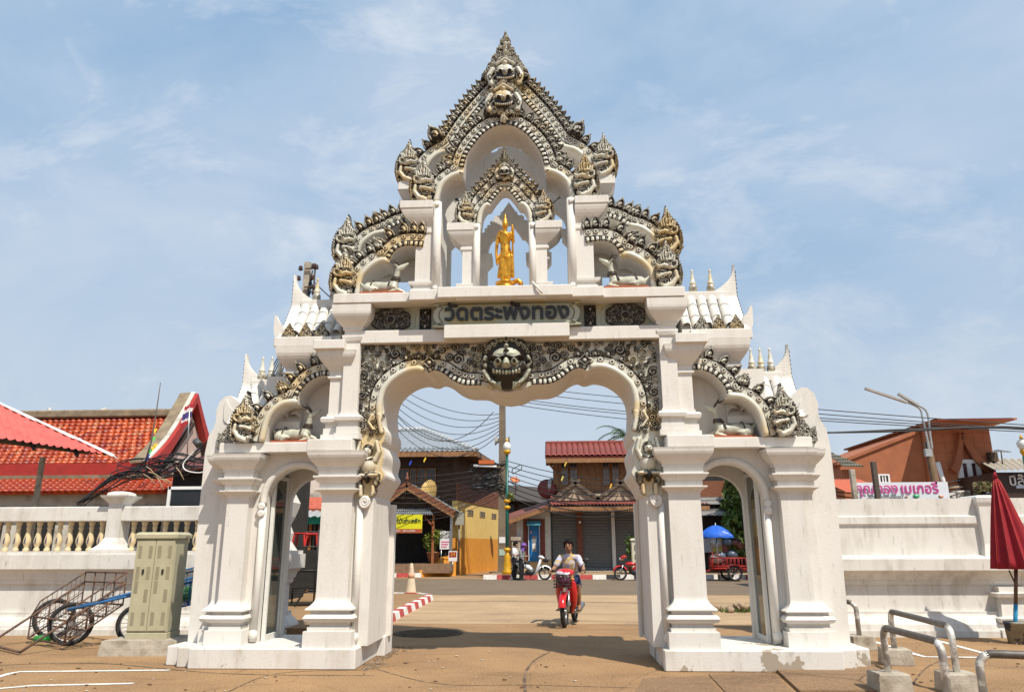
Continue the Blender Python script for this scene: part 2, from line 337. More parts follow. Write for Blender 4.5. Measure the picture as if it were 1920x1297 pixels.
def organic(name, caps, voxel, mats, smooth=6, parent=None):
    """One continuous body from tapered limbs: caps is (points, radii, material index[, side squash]); fused by a voxel remesh, and each
    face takes the material of the limb it belongs to."""
    mb = MB(); segs = []
    for c in caps:
        pts, rr, mi = c[0], c[1], c[2]; sx = c[3] if len(c) > 3 else 1.0
        rr = rr if isinstance(rr, (list, tuple)) else [rr]*len(pts)
        if len(pts) == 1:
            mb.ball(pts[0], *(rr[:3] if len(rr) >= 3 else (rr[0],))); segs.append((Vector(pts[0]), Vector(pts[0])+Vector((0, 0, 1e-4)), max(rr), max(rr), mi))
            continue
        P = [Vector(p) for p in pts]
        if sx == 1.0:
            mb.ball(P[0], rr[0]); mb.ball(P[-1], rr[-1])
        mb.tube(P, list(rr), 12, 0, True, True, sx)
        for i in range(len(P)-1): segs.append((P[i], P[i+1], rr[i]*max(1, sx), rr[i+1]*max(1, sx), mi))
    me = mb.mesh(name, [mats[0]]); o = bpy.data.objects.new(name, me); COL.objects.link(o)
    md = o.modifiers.new('r', 'REMESH'); md.mode = 'VOXEL'; md.voxel_size = voxel
    sm = o.modifiers.new('s', 'SMOOTH'); sm.iterations = smooth; sm.factor = .5
    dg = bpy.context.evaluated_depsgraph_get(); m2 = bpy.data.meshes.new_from_object(o.evaluated_get(dg))
    bpy.data.objects.remove(o); m2.name = name; m2.materials.clear()
    for m in mats: m2.materials.append(m)
    n = len(m2.polygons); c = np.empty(n*3); m2.polygons.foreach_get('center', c); c = c.reshape(-1, 3)
    best = np.full(n, 1e9); mi = np.zeros(n, int)
    for a, b, ra, rb, k in segs:
        a_, b_ = np.array(a), np.array(b); ab = b_-a_; t = np.clip(((c-a_)@ab)/(ab@ab+1e-12), 0, 1)
        d = np.linalg.norm(c-(a_+t[:, None]*ab), axis=1)-(ra+(rb-ra)*t)
        w = d < best; best[w] = d[w]; mi[w] = k
    m2.polygons.foreach_set('material_index', mi.astype(np.int32)); m2.polygons.foreach_set('use_smooth', np.ones(n, bool))
    return link(name, m2, parent)

def sculpt(feats, x0, x1, z0, z1, step, outline=None, base=0.0, g0=0.1, y=0.0, thick=0.05):
    """A carved relief facing -y: a height field built up from domes, strokes, scrolls; returns an MB with glaze attribute g."""
    nx, nz = max(3, int((x1-x0)/step)+1), max(3, int((z1-z0)/step)+1)
    X, Z = np.meshgrid(np.linspace(x0, x1, nx), np.linspace(z0, z1, nz))
    Hh = np.full(X.shape, float(base)); G = np.full(X.shape, float(g0))
    for f in feats:
        k = f[0]
        if k == 'dome':                         # cx, cz, rx, rz, h, g
            _, cx, cz, rx, rz, h, g = f; q = 1-((X-cx)/rx)**2-((Z-cz)/rz)**2; m = q > 0
            hh = base+h*np.sqrt(np.clip(q, 0, 1)); w = m & (hh > Hh); Hh[w] = hh[w]; G[w] = g
        elif k == 'on':                         # a bump added on what is there
            _, cx, cz, rx, rz, h, g = f; q = 1-((X-cx)/rx)**2-((Z-cz)/rz)**2; w = q > 0
            Hh[w] += h*np.sqrt(q[w]); G[w] = g
        elif k in ('stroke', 'line'):           # pts, r, h, g
            _, pts, r, h, g = f; P = np.array(pts, float); D = np.full(X.shape, 9.9); T = np.zeros(X.shape)
            for i in range(len(P)-1):
                a, b = P[i], P[i+1]; ab = b-a; t = np.clip(((X-a[0])*ab[0]+(Z-a[1])*ab[1])/(ab@ab+1e-12), 0, 1)
                d = np.hypot(X-a[0]-t*ab[0], Z-a[1]-t*ab[1]); w = d < D; D[w] = d[w]; T[w] = (i+t[w])/(len(P)-1)
            rr = r if not isinstance(r, tuple) else r[0]+(r[1]-r[0])*T
            q = 1-(D/rr)**2; m = q > 0
            if k == 'stroke':
                hh = base+h*np.sqrt(np.clip(q, 0, 1)); w = m & (hh > Hh-.001); Hh[w] = np.maximum(hh, Hh)[w]; G[w] = np.where(q[w] > .35, g, g*.25)
            else:
                Hh[m] += h*np.sqrt(q[m]); G[m] = g
        elif k == 'scroll':                     # cx, cz, r, hand, phase, h, g_ridge, g_ground
            _, cx, cz, r, hand, ph, h, gr, gg = f
            dx, dz = X-cx, Z-cz; rho = np.hypot(dx, dz); th = np.arctan2(dz, dx)*hand+ph
            m = rho < r
            fr = ((rho/(r*.52))-th/(2*math.pi)) % 1.0
            rid = np.clip(1-np.abs(fr-.5)/.33, 0, 1)**.6
            hh = base+h*rid*np.clip((r-rho)/(r*.25), 0, 1)**.5+.15*h*(1-rho/r)
            w = m & (hh > Hh); Hh[w] = hh[w]; G[w] = np.where(rid[w] > .35, gr, gg)
    if outline is not None:
        P = np.array(outline); ins = np.zeros(X.shape, bool); j = len(P)-1
        for i in range(len(P)):
            xi, zi, xj, zj = P[i][0], P[i][1], P[j][0], P[j][1]
            c = ((zi > Z) != (zj > Z)) & (X < (xj-xi)*(Z-zi)/(zj-zi+1e-12)+xi); ins ^= c; j = i
    else: ins = np.ones(X.shape, bool)
    mb = MB(); idx = -np.ones(X.shape, int)
    cell = ins[:-1, :-1] & ins[1:, :-1] & ins[:-1, 1:] & ins[1:, 1:]
    used = np.zeros(X.shape, bool)
    for a, b in ((0, 0), (0, 1), (1, 0), (1, 1)): used[a:nz-1+a, b:nx-1+b] |= cell
    idx[used] = np.arange(used.sum())
    V = np.stack([X[used], y-Hh[used], Z[used]], 1); n = len(V)
    B = V.copy(); B[:, 1] = y+thick
    mb.v = [tuple(p) for p in V]+[tuple(p) for p in B]
    ii, jj = np.nonzero(cell)
    for i, j in zip(ii, jj):
        mb.f.append((idx[i, j], idx[i, j+1], idx[i+1, j+1], idx[i+1, j])); mb.m.append(0); mb.sm.append(True)
    def edge(p, q): mb.f.append((p, q, q+n, p+n)); mb.m.append(0); mb.sm.append(False)
    pc = np.pad(cell, 1)
    for i, j in zip(ii, jj):
        if not pc[i, j+1]: edge(idx[i, j+1], idx[i, j])
        if not pc[i+2, j+1]: edge(idx[i+1, j], idx[i+1, j+1])
        if not pc[i+1, j]: edge(idx[i, j], idx[i+1, j])
        if not pc[i+1, j+2]: edge(idx[i+1, j+1], idx[i, j+1])
    mb.f = [tuple(int(q) for q in f_) for f_ in mb.f]
    mb.g = list(G[used])+list(G[used]*.5)
    return mb
def inside(P, x, z):
    c = False; j = len(P)-1
    for i in range(len(P)):
        if ((P[i][1] > z) != (P[j][1] > z)) and x < (P[j][0]-P[i][0])*(z-P[i][1])/(P[j][1]-P[i][1]+1e-12)+P[i][0]: c = not c
        j = i
    return c
def scatter_scrolls(outline, rmin, rmax, seed, h, gr, gg, tries=2500, keep=0.75):
    """Fills an outline with scrolls of mixed size, packed so that they just touch."""
    rg = random.Random(seed); P = outline; xs = [p[0] for p in P]; zs = [p[1] for p in P]; out = []; cs = []
    E = np.array(resample(list(P)+[P[0]], .03))
    for i in range(tries):
        x, z = rg.uniform(min(xs), max(xs)), rg.uniform(min(zs), max(zs))
        if not inside(P, x, z): continue
        r = min(rmax, float(np.min(np.hypot(E[:, 0]-x, E[:, 1]-z)))*1.15)
        for (a, b, c) in cs:
            r = min(r, (math.hypot(a-x, b-z)-c*keep))
            if r < rmin: break
        if r < rmin: continue
        r = min(r, rg.uniform(rmin*1.2, rmax)); cs.append((x, z, r))
        out.append(('scroll', x, z, r*1.12, rg.choice((-1, 1)), rg.uniform(0, 6.28), h*rg.uniform(.75, 1.1), gr, gg))
    return out
# ================================================================== THE GATE
gate = thing('temple_gate', 'tall white plaster temple gate with carved brown and celadon gables', 'gate')
GP = [WHITE]
def gpart(name, mb, mats=WHITE, parent=None): return mb.build(name, mats, parent or gate)

# ---- shared ornaments
def leaf_mesh():
    w, h = .062, .165
    ol = [(-w, 0), (-w*1.05, .05), (-w*.8, .095), (-w*.35, .118), (-.012, .14), (.004, h), (.02, .135), (w*.6, .11), (w*.95, .07), (w, .02), (w*.8, 0)]
    f = [('dome', 0, .055, w, .062, .02, .0),
         ('stroke', [(-.045, .01), (-.05, .05), (-.03, .09), (.0, .115), (.008, .15)], .014, .034, .42),
         ('stroke', [(.046, .01), (.052, .05), (.034, .09), (.01, .118)], .013, .032, .36),
         ('dome', -.004, .050, .027, .031, .046, .9),
         ('stroke', [(-.03, .03), (0, .012), (.03, .03)], .009, .034, .2),
         ('line', [(-.002, .03), (.012, .05), (.002, .066), (-.010, .055)], .005, -.008, .1)]
    return sculpt(f, -w*1.1, w*1.05, 0, h, .0072, ol, 0.0, .02, 0, .03).mesh('leaf', [GLAZE])
def rosette_mesh():
    r = .043; ol = [(r*math.cos(a), r*math.sin(a)) for a in np.linspace(0, 6.283, 20)[:-1]]
    f = [('dome', 0, 0, r, r, .012, .1)]+[('on', .026*math.cos(a), .026*math.sin(a), .0115, .0115, .012, .85) for a in np.linspace(0, 6.283, 9)[:-1]]
    f += [('on', 0, 0, .013, .013, .014, .05), ('on', 0, 0, .006, .006, .01, .8)]
    return sculpt(f, -r, r, -r, r, .006, ol, 0.004, .1, 0, .01).mesh('rosette', [GLAZE])
def tooth_mesh():
    f = [('dome', 0, .028, .026, .042, .02, .9), ('stroke', [(-.03, .066), (-.03, .012), (-.018, 0), (.018, 0), (.03, .012), (.03, .066)], .008, .02, .06)]
    return sculpt(f, -.036, .036, -.008, .07, .0065, None, 0.003, .12, 0, .015).mesh('tooth', [GLAZE])
def spade_mesh():                                    # the dark flame tiles along the little roofs
    ol = [(-.11, 0), (-.115, .06), (-.07, .15), (-.02, .22), (0, .27), (.02, .22), (.07, .15), (.115, .06), (.11, 0)]
    f = scatter_scrolls(ol, .016, .034, 5, .02, .62, .08)+[('stroke', ol, .009, .02, .1)]
    return sculpt(f, -.12, .12, 0, .27, .008, ol, 0.006, .06, 0, .03).mesh('spade', [GLAZE])
LEAF, ROSE, TOOTH, SPADE = leaf_mesh(), rosette_mesh(), tooth_mesh(), spade_mesh()

NAGA_OL = [(0.0, .27), (.03, .36), (.06, .43), (.105, .52), (.14, .60), (.165, .72), (.20, .61), (.255, .52), (.325, .40), (.365, .28), (.37, .17), (.345, .05), (.30, 0), (.04, 0), (.05, .06), (.0, .13), (.012, .19)]
def naga_mesh():
    f = scatter_scrolls(NAGA_OL, .022, .05, 3, .04, .72, .0)
    for k in range(6):                                              # crest: fan of thin flame curls rising to the tip
        u = k/5; x0_, x1_ = .10+.16*u, .165+.10*(u-.35); z1_ = .66-.26*abs(u-.38)*1.6
        f += [('stroke', [(x0_, .39), (x0_+.012*(1 if u > .4 else -1), .45), (x1_, z1_)], (.017, .006), .05, .62)]
    f += [('dome', .165+.012*math.sin(k*2), .44+.035*k, .020-.002*k, .016, .065, .8) for k in range(6)]
    f += [('stroke', [(.21, .28), (.13, .31), (.06, .29), (.02, .33)], (.036, .02), .085, .85),          # snout
          ('stroke', [(.20, .20), (.12, .19), (.05, .16), (.02, .19)], (.03, .016), .075, .8),            # lower jaw
          ('stroke', [(.17, .245), (.04, .235)], .02, .03, .03)]
    f += [('dome', .05+.022*i, .258-.004*i, .009, .013, .05, .95) for i in range(5)]+[('dome', .05+.022*i, .214-.003*i, .008, .012, .05, .95) for i in range(5)]
    f += [('dome', .20, .315, .04, .036, .10, .2), ('on', .20, .315, .022, .022, .02, .9), ('on', .197, .315, .01, .01, .01, .03)]
    f += [('stroke', [(.13, .02), (.22, .06), (.28, .14), (.27, .22)], (.045, .03), .075, .82)]           # neck
    f += [('stroke', [(.24, .27), (.29, .30), (.29, .36), (.25, .36)], .017, .075, .6)]
    e = resample([(.285, .47), (.335, .38), (.35, .28), (.352, .17), (.33, .06), (.29, .012)], n=13)
    f += [('dome', x, z, .022, .017, .05, .55) for x, z in e]+[('on', x-.004, z, .009, .007, .01, .05) for x, z in e]
    f += [('dome', .09, .05, .035, .035, .06, .4), ('on', .09, .05, .02, .02, .015, .8), ('on', .09, .05, .008, .008, .01, .05)]
    return sculpt(f, -.005, .375, 0, .72, .0078, NAGA_OL, .01, .0, 0, .12).mesh('naga_head', [GLAZE])
NAGA = naga_mesh()

def smooth_path(P, k):
    P = np.array(P); Q = P.copy()
    for _ in range(k): Q[1:-1] = .25*Q[:-2]+.5*Q[1:-1]+.25*Q[2:]
    return Q
def put(me, name, parent, x, y, z, phi, s=1.0, flip=False):
    o = link(name, me, parent, (x, y, z), (0, phi, 0), (-s if flip else s, s, s)); return o
def carved_arch(name, hi, lo, Y, depth, sgn, cx=0.0, band=.2, leafs=True, rosettes=True, teeth=True, sc_=1.0, leaf_step=.104, rose_step=.105, skip_top=0.0, label=None, leaf_s=1.0, parent=None, outer=None):
    """Half of a cusped gable (x >= 0 side, mirrored by sgn): slab, pale roll, teeth, rosettes, flame leaves."""
    hi = resample(cat_rom(hi, 8), .03); lo = resample(cat_rom(lo, 8), .03)
    C = np.vstack([hi, lo[1:]]); inn = resample(C, n=90); mid = inn[0, 0] < .02
    if mid:
        full = np.vstack([inn[:0:-1]*[-1, 1], inn]); full = smooth_path(full, 60); Sm = full[89:]; Sm[0, 0] = 0; Sm[-1] = C[-1]
    else:
        Sm = smooth_path(inn, 60); Sm[0] = C[0]; Sm[-1] = C[-1]
    out = offset2(Sm, band)
    if mid: out[0] = (0, Sm[0, 1]+band); out[:, 0] = np.maximum(out[:, 0], 0)
    lpath, ld = Sm, band-.012
    if outer is not None:
        out = resample(cat_rom(outer, 8), n=90); lpath, ld = out, -.012
    M = lambda P: [(cx+sgn*p[0], p[1]) for p in P]
    mb = MB(); mb.strip(M(inn), M(out), Y, Y+depth, 0)
    slab = gpart(name, mb, [WHITE])
    if label: slab['label'] = label
    # celadon face with dark drawn lines
    fb = MB(); fb.strip(M(offset2(Sm, .008) if 0 else inn), M(out), Y-.012, Y-.003, 0); fb.g = [.92]*len(fb.v)
    fb.build('glazed_face', [GLAZE], slab)
    for d in ((.092*sc_), (band-.008 if outer is None else .195*sc_)):
        ln = offset2(Sm, d); ln = ln[(ln[:, 0] > 0) | (inn[0, 0] > .02)]
        t = MB().tube([(cx+sgn*p[0], Y-.014, p[1]) for p in ln], .007, 5); t.g = [.02]*len(t.v); t.build('drawn_line', [GLAZE], slab)
    # smooth pale roll on the lower lobe
    if len(lo) > 3:
        rp = offset2(lo, .038*sc_)
        t = MB().tube([(cx+sgn*p[0], Y-.012, p[1]) for p in rp], [.02*sc_]+[.046*sc_]*(len(rp)-2)+[.03*sc_], 10); t.g = [1.0]*len(t.v); t.build('roll', [GLAZE], slab)
    def along(P, step, d, start=0.0):
        Q = resample(P, .01); dd = np.r_[0, np.cumsum(np.linalg.norm(np.diff(Q, axis=0), axis=1))]
        n = max(1, int((dd[-1]-start)/step)); T = np.gradient(Q, axis=0); T /= np.linalg.norm(T, axis=1)[:, None]
        for i in range(n):
            k = np.searchsorted(dd, start+step*(i+.5)); k = min(k, len(Q)-1)
            nn = np.array([-T[k, 1], T[k, 0]]); p = Q[k]+nn*d
            yield cx+sgn*p[0], p[1], math.atan2(sgn*nn[0], nn[1])
    if teeth:
        for x, z, a in along(hi, .072*sc_, .012, skip_top*.6): put(TOOTH, 'tooth', slab, x, Y-.012, z, a, sc_)
    if rosettes:
        for x, z, a in along(Sm, rose_step*sc_, .145*sc_*band/.2, skip_top*.4): put(ROSE, 'rosette', slab, x, Y-.012, z, a, sc_)
    if leafs:
        for x, z, a in along(lpath, leaf_step*sc_, ld, skip_top): put(LEAF, 'leaf', slab, x, Y-.004, z, a, 1.22*sc_*leaf_s, sgn < 0).scale.x *= .86
        if outer is not None:
            for x, z, a in along(Sm, leaf_step*sc_, .19*sc_, .03): put(LEAF, 'leaf', slab, x, Y-.012, z, a, .9*sc_, sgn < 0)
    return slab

def naga(x, z, y, s, sgn, parent, tilt=0.0): return put(NAGA, 'naga_head', parent, x, y, z, tilt*sgn, s, sgn < 0)

# ---- plinths
for sgn in (-1, 1):
    mb = MB()
    mb.box(sgn*1.95, sgn*4.13, 0, 1.56, 0, .25, 0, .012)
    mb.box(sgn*4.12, sgn*4.34, .13, 1.50, 0, .247, 0, .012); mb.box(sgn*4.33, sgn*4.56, .28, 1.45, 0, .243, 0, .012)
    if sgn < 0: mb.box(-1.96, -1.84, 1.2, 1.7, 0, .27, 0, .012)
    gpart('plinth', mb, [WHITEP])

# ---- pilaster profiles (z, outset)
def flare(z0, z1, o0, o1, n=6, pw=2.2):
    return [(z0+(z1-z0)*i/n, o0+(o1-o0)*(1-(1-i/n)**pw) if o1 < o0 else o0+(o1-o0)*(i/n)**pw) for i in range(n+1)]
def base_prof(z, s=1.0, top=.6):
    p = [(z, .11*s), (z+.20*s, .11*s), (z+.20*s, .07*s), (z+.25*s, .07*s), (z+.25*s, .045*s), (z+.30*s, .045*s), (z+.315*s, .10*s), (z+.36*s, .125*s), (z+.40*s, .10*s), (z+.415*s, .045*s), (z+.455*s, .045*s), (z+.458*s, .105*s), (z+.475*s, .105*s)]
    n = 7
    p += [(z+.475*s+.15*s*i/n, .105*s*(1-i/n)**2.2) for i in range(1, n+1)]
    return p
def cap_prof(z, s=1.0):
    p = [(z, 0.0)]+[(z+.075*s*i/5, .075*s*(i/5)**2) for i in range(1, 6)]
    p += [(z+.09*s, .075*s), (z+.092*s, .03*s), (z+.16*s, .03*s), (z+.162*s, .05*s), (z+.22*s, .095*s), (z+.238*s, .095*s), (z+.24*s, .045*s), (z+.31*s, .045*s), (z+.312*s, .06*s), (z+.34*s, .06*s)]
    p += [(z+.34*s+.16*s*i/6, .06*s+.10*s*math.sin(i/6*math.pi/2)) for i in range(1, 7)]
    p += [(z+.52*s, .165*s)]
    return p
for sgn in (-1, 1):
    # lower main pier: front pilaster with flared foot and stepped capital
    mb = MB(); mb.loft(sgn*2.345, .62, .21, .46, base_prof(.25, 1.0)+[(2.17, 0)]+cap_prof(2.17, 1.16)[1:]); gpart('pilaster', mb)
    mb = MB(); mb.box(sgn*2.13, sgn*2.76, -.015, 1.4, 2.775, 2.935, 0, .01); gpart('capital_slab', mb)
    # jamb with its round bead and scroll
    mb = MB(); mb.tube([(sgn*2.05, .285, .36), (sgn*2.05, .285, 2.06)], .048, 10); mb.ball((sgn*2.05, .27, .36), .066, .06, .075)
    gpart('bead', mb)
    mb = MB()
    sp_ = [(sgn*(1.985+.075*(1-t*.8)*math.cos(4.2*math.pi*t+2.6)), .235, 2.10+.085*(1-t*.8)*math.sin(4.2*math.pi*t+2.6)) for t in np.linspace(0, 1, 40)]
    mb.tube(sp_, .02, 8); mb.lathe((sgn*1.985, .25, 2.10), [(.085, -.05), (.085, 0), (.06, .012)], 20, 0, 'y'); gpart('scroll', mb)
    # upper stage: outer and inner strip
    up = [(2.94, .07), (3.02, .07), (3.02, .045), (3.11, .045), (3.11, .025), (3.19, .025), (3.20, .075), (3.245, .085), (3.275, .06), (3.285, .015), (3.32, .015)]
    mb = MB(); mb.loft(sgn*2.455, .66, .11, .42, [(z, o) for z, o in up]+[(3.32, 0), (3.82, 0), (3.84, .03), (3.86, .03), (3.88, .01), (3.94, .01), (3.96, .03), (3.99, .045)]+[(3.99+.2*i/6, .05+.11*math.sin(i/6*1.57)) for i in range(7)]+[(4.225, .165)]); gpart('pilaster', mb)
    mb = MB(); mb.box(sgn*2.33, sgn*2.78, .02, 1.35, 4.225, 4.36, 0, .008); gpart('capital_slab', mb)
    mb = MB(); mb.loft(sgn*2.245, .60, .115, .44, [(z+.012, o*.9+.001) for z, o in up]+[(3.33, 0), (4.36, 0), (4.37, .02), (4.42, .035), (4.45, .035), (4.455, .008), (4.52, .008), (4.53, .03), (4.56, .03)]+[(4.57+.2*i/6, .035+.13*math.sin(i/6*1.57)) for i in range(7)]+[(4.875, .168)]); gpart('pilaster', mb)

# ---- main arch wall
AH = [(0, 3.60), (.2, 3.63), (.35, 3.70), (.6, 3.715), (.77, 3.785), (.9, 3.885), (1.0, 3.93), (1.06, 3.93), (1.12, 3.90), (1.19, 3.905), (1.28, 3.93), (1.41, 3.91), (1.53, 3.855), (1.655, 3.755), (1.74, 3.63), (1.775, 3.46),
      (1.765, 3.28), (1.755, 3.16), (1.71, 3.07), (1.725, 2.94), (1.76, 2.88), (1.712, 2.74), (1.74, 2.56), (1.695, 2.45), (1.79, 2.30), (1.855, 2.18)]
ah = np.array(resample(cat_rom(AH, 5), .03))
def arch_slab(y0, y1, xo, ztop, mi=0):
    rt = [(-.03+p[0]*1.0, p[1]) for p in ah]; lf = [(-.03-p[0], p[1]) for p in ah[::-1]]
    poly = [(-xo, .25), (-1.87, .25), (-1.87, 2.14)]+lf[:-1]+rt+[(1.86, 2.14), (1.86, .25), (xo, .25), (xo, ztop), (-xo, ztop)]
    return MB().prism(poly, y0, y1, mi)
gpart('arch_wall', arch_slab(.30, 1.38, 2.14, 4.33))
for sgn in (-1, 1):      # rear jamb strip and core of the pier
    mb = MB(); mb.box(sgn*1.80, sgn*2.12, 1.381, 1.52, .25, 2.12, 0, .008); gpart('jamb_strip', mb)
    mb = MB(); mb.box(sgn*2.142, sgn*2.60, .5, 1.36, .25, 4.3); gpart('pier_core', mb)
    if sgn > 0:
        mb = MB(); mb.tube([(1.835, 1.30, .27), (1.835, 1.30, 2.3), (1.76, 1.25, 2.5)], .012, 6); mb.tube([(1.835, 1.30, .285), (1.88, 1.1, .275), (1.93, .9, .27), (1.935, .85, .03)], .014, 6); gpart('pipe', mb)

# ---- carved main arch: glazed spandrels, roll, rosettes, teeth, guardians
Sp = smooth_path(ah, 40)
def clipband(P, k0, k1): return P[int(len(P)*k0):int(len(P)*k1)]
L_ = np.r_[0, np.cumsum(np.linalg.norm(np.diff(ah, axis=0), axis=1))]; LT = L_[-1]
i_end = int(np.argmin(np.hypot(ah[:, 0]-1.765, ah[:, 1]-3.3)))
i_cusp = int(np.argmin(np.hypot(ah[:, 0]-1.20, ah[:, 1]-3.905)))
i_st = int(np.argmin(np.hypot(ah[:, 0]-.36, ah[:, 1]-3.70)))
for sgn in (-1, 1):
    cx = -.03; M = lambda P: [(cx+sgn*p[0], p[1]) for p in P]
    inn = ah[i_st-6:i_end+4]; sm = smooth_path(ah, 12)[i_st-6:i_end+4]
    out = offset2(sm, .19)
    # spandrel ground with scrolls
    poly = [(p[0], p[1]) for p in out if p[0] > .3]; poly = [(.28, 4.32), (.28, poly[0][1])]+poly+[(2.0, 3.28), (2.13, 3.28), (2.13, 4.32)]
    sc1 = scatter_scrolls(poly, .034, .085, 21, .055, .10, .75, 6000, .86)
    sc1 = [(*s[:7], (.36 if (i % 4 == 0) else .04), s[8]) for i, s in enumerate(sc1)]
    mb = sculpt(sc1, .28, 2.13, 3.27, 4.322, .0085, poly, .012, 1.0, 0, .03)
    o = mb.build('spandrel_relief', [GLAZE], gate); o.location = (cx, .285, 0); o.scale = (sgn, 1, 1)
    # band with rosettes
    fb = MB(); fb.strip(M(inn), M(out), .262, .296, 0); fb.g = [.95]*len(fb.v); band = fb.build('arch_band', [GLAZE], gate)
    for d in (.082, .185):
        t = MB().tube([(cx+sgn*p[0], .26, p[1]) for p in offset2(sm, d)], .008, 5); t.g = [.02]*len(t.v); t.build('drawn_line', [GLAZE], band)
    rr = ah[i_cusp:i_end+3]; rp = offset2(rr, .036)
    t = MB().tube([(cx+sgn*p[0], .255, p[1]) for p in rp], [.03]+[.047]*(len(rp)-2)+[.05], 10); t.g = [1.]*len(t.v); t.build('roll', [GLAZE], band)
    def walk(P, step, d):
        Q = resample(P, .01); T = np.gradient(Q, axis=0); T /= np.linalg.norm(T, axis=1)[:, None]; n = int(len(Q)*.01/step)
        for i in range(n):
            k = min(int((i+.5)*step/.01), len(Q)-1); nn = np.array([-T[k, 1], T[k, 0]]); p = Q[k]+nn*d
            yield cx+sgn*p[0], p[1], math.atan2(sgn*nn[0], nn[1])
    for x, z, a in walk(ah[i_st:i_cusp], .075, .01): put(TOOTH, 'tooth', band, x, .258, z, a)
    for x, z, a in walk(sm, .125, .135): put(ROSE, 'rosette', band, x, .26, z, a, 1.1)
    for x, z, a in walk(smooth_path(ah, 12)[i_st+22:i_end-4], .125, .185): put(LEAF, 'leaf', band, x, .262, z, a, .85, sgn < 0)
    dm = sculpt([('dome', 0, 0, .2, .2, .02, .1), ('stroke', [(0, .085), (.085, 0), (0, -.085), (-.085, 0), (0, .085)], .012, .04, .35), ('dome', 0, 0, .03, .03, .04, .6)], -.1, .1, -.1, .1, .007, [(0, .1), (.1, 0), (0, -.1), (-.1, 0)], .01, .1, 0, .02)
    o = dm.build('diamond', [GLAZE], band); o.location = (cx+sgn*1.11, .255, 4.045)
    # guardian strip down the jamb
    gol = [(1.73, 3.36), (1.76, 3.24), (1.755, 3.15), (1.71, 3.07), (1.725, 2.93), (1.76, 2.88), (1.712, 2.75), (1.74, 2.57), (1.70, 2.46), (1.79, 2.30), (1.86, 2.16), (2.11, 2.16), (2.125, 3.36)]
    gol = [(p[0], p[1]) for p in cat_rom(gol, 5)]
    up_ol = [(1.76, 3.00), (1.76, 3.34), (2.11, 3.34), (2.11, 3.00)]
    f = scatter_scrolls(up_ol, .03, .06, 8, .05, .5, .08)
    f += [('stroke', [(1.80, 3.30), (1.78, 3.16), (1.76, 3.06)], (.05, .035), .075, .95), ('stroke', [(1.9, 3.3), (1.95, 3.2), (1.88, 3.1)], (.03, .02), .06, .75)]
    hx = 1.94
    f += [('stroke', [(hx-.10, 2.66), (hx-.155, 2.78), (hx-.12, 2.92)], (.042, .03), .08, .85), ('stroke', [(hx+.09, 2.66), (hx+.145, 2.78), (hx+.12, 2.92)], (.042, .03), .08, .85),
          ('dome', hx-.01, 2.60, .11, .13, .11, .8), ('dome', hx, 2.80, .080, .10, .11, .30), ('on', hx, 2.775, .058, .05, .02, .75), ('on', hx, 2.78, .016, .024, .025, .6),
          ('on', hx-.024, 2.80, .012, .009, .01, .05), ('on', hx+.024, 2.80, .012, .009, .01, .05), ('on', hx, 2.742, .03, .009, .008, .05), ('on', hx, 2.865, .06, .03, .015, .25),
          ('stroke', [(hx-.08, 2.69), (hx, 2.655), (hx+.08, 2.69)], .020, .11, .3),
          ('stroke', [(hx-.02, 2.47), (hx-.14, 2.44), (hx-.13, 2.33)], (.065, .045), .09, .36), ('stroke', [(hx, 2.47), (hx+.12, 2.44), (hx+.10, 2.33)], (.065, .045), .09, .36),
          ('stroke', [(hx-.15, 2.46), (hx-.05, 2.455)], .026, .14, .7), ('stroke', [(hx+.13, 2.46), (hx+.04, 2.455)], .026, .14, .7),
          ('stroke', [(hx-.10, 2.30), (hx-.10, 2.19)], .034, .09, .8), ('stroke', [(hx+.07, 2.30), (hx+.07, 2.19)], .034, .09, .8), ('dome', hx-.015, 2.42, .045, .08, .14, .2)]
    mb = sculpt(f, 1.68, 2.13, 2.16, 3.36, .008, gol, .012, .86, 0, .10)
    o = mb.build('guardian_relief', [GLAZE], gate); o.location = (cx, .285, 0); o.scale = (sgn, 1, 1)

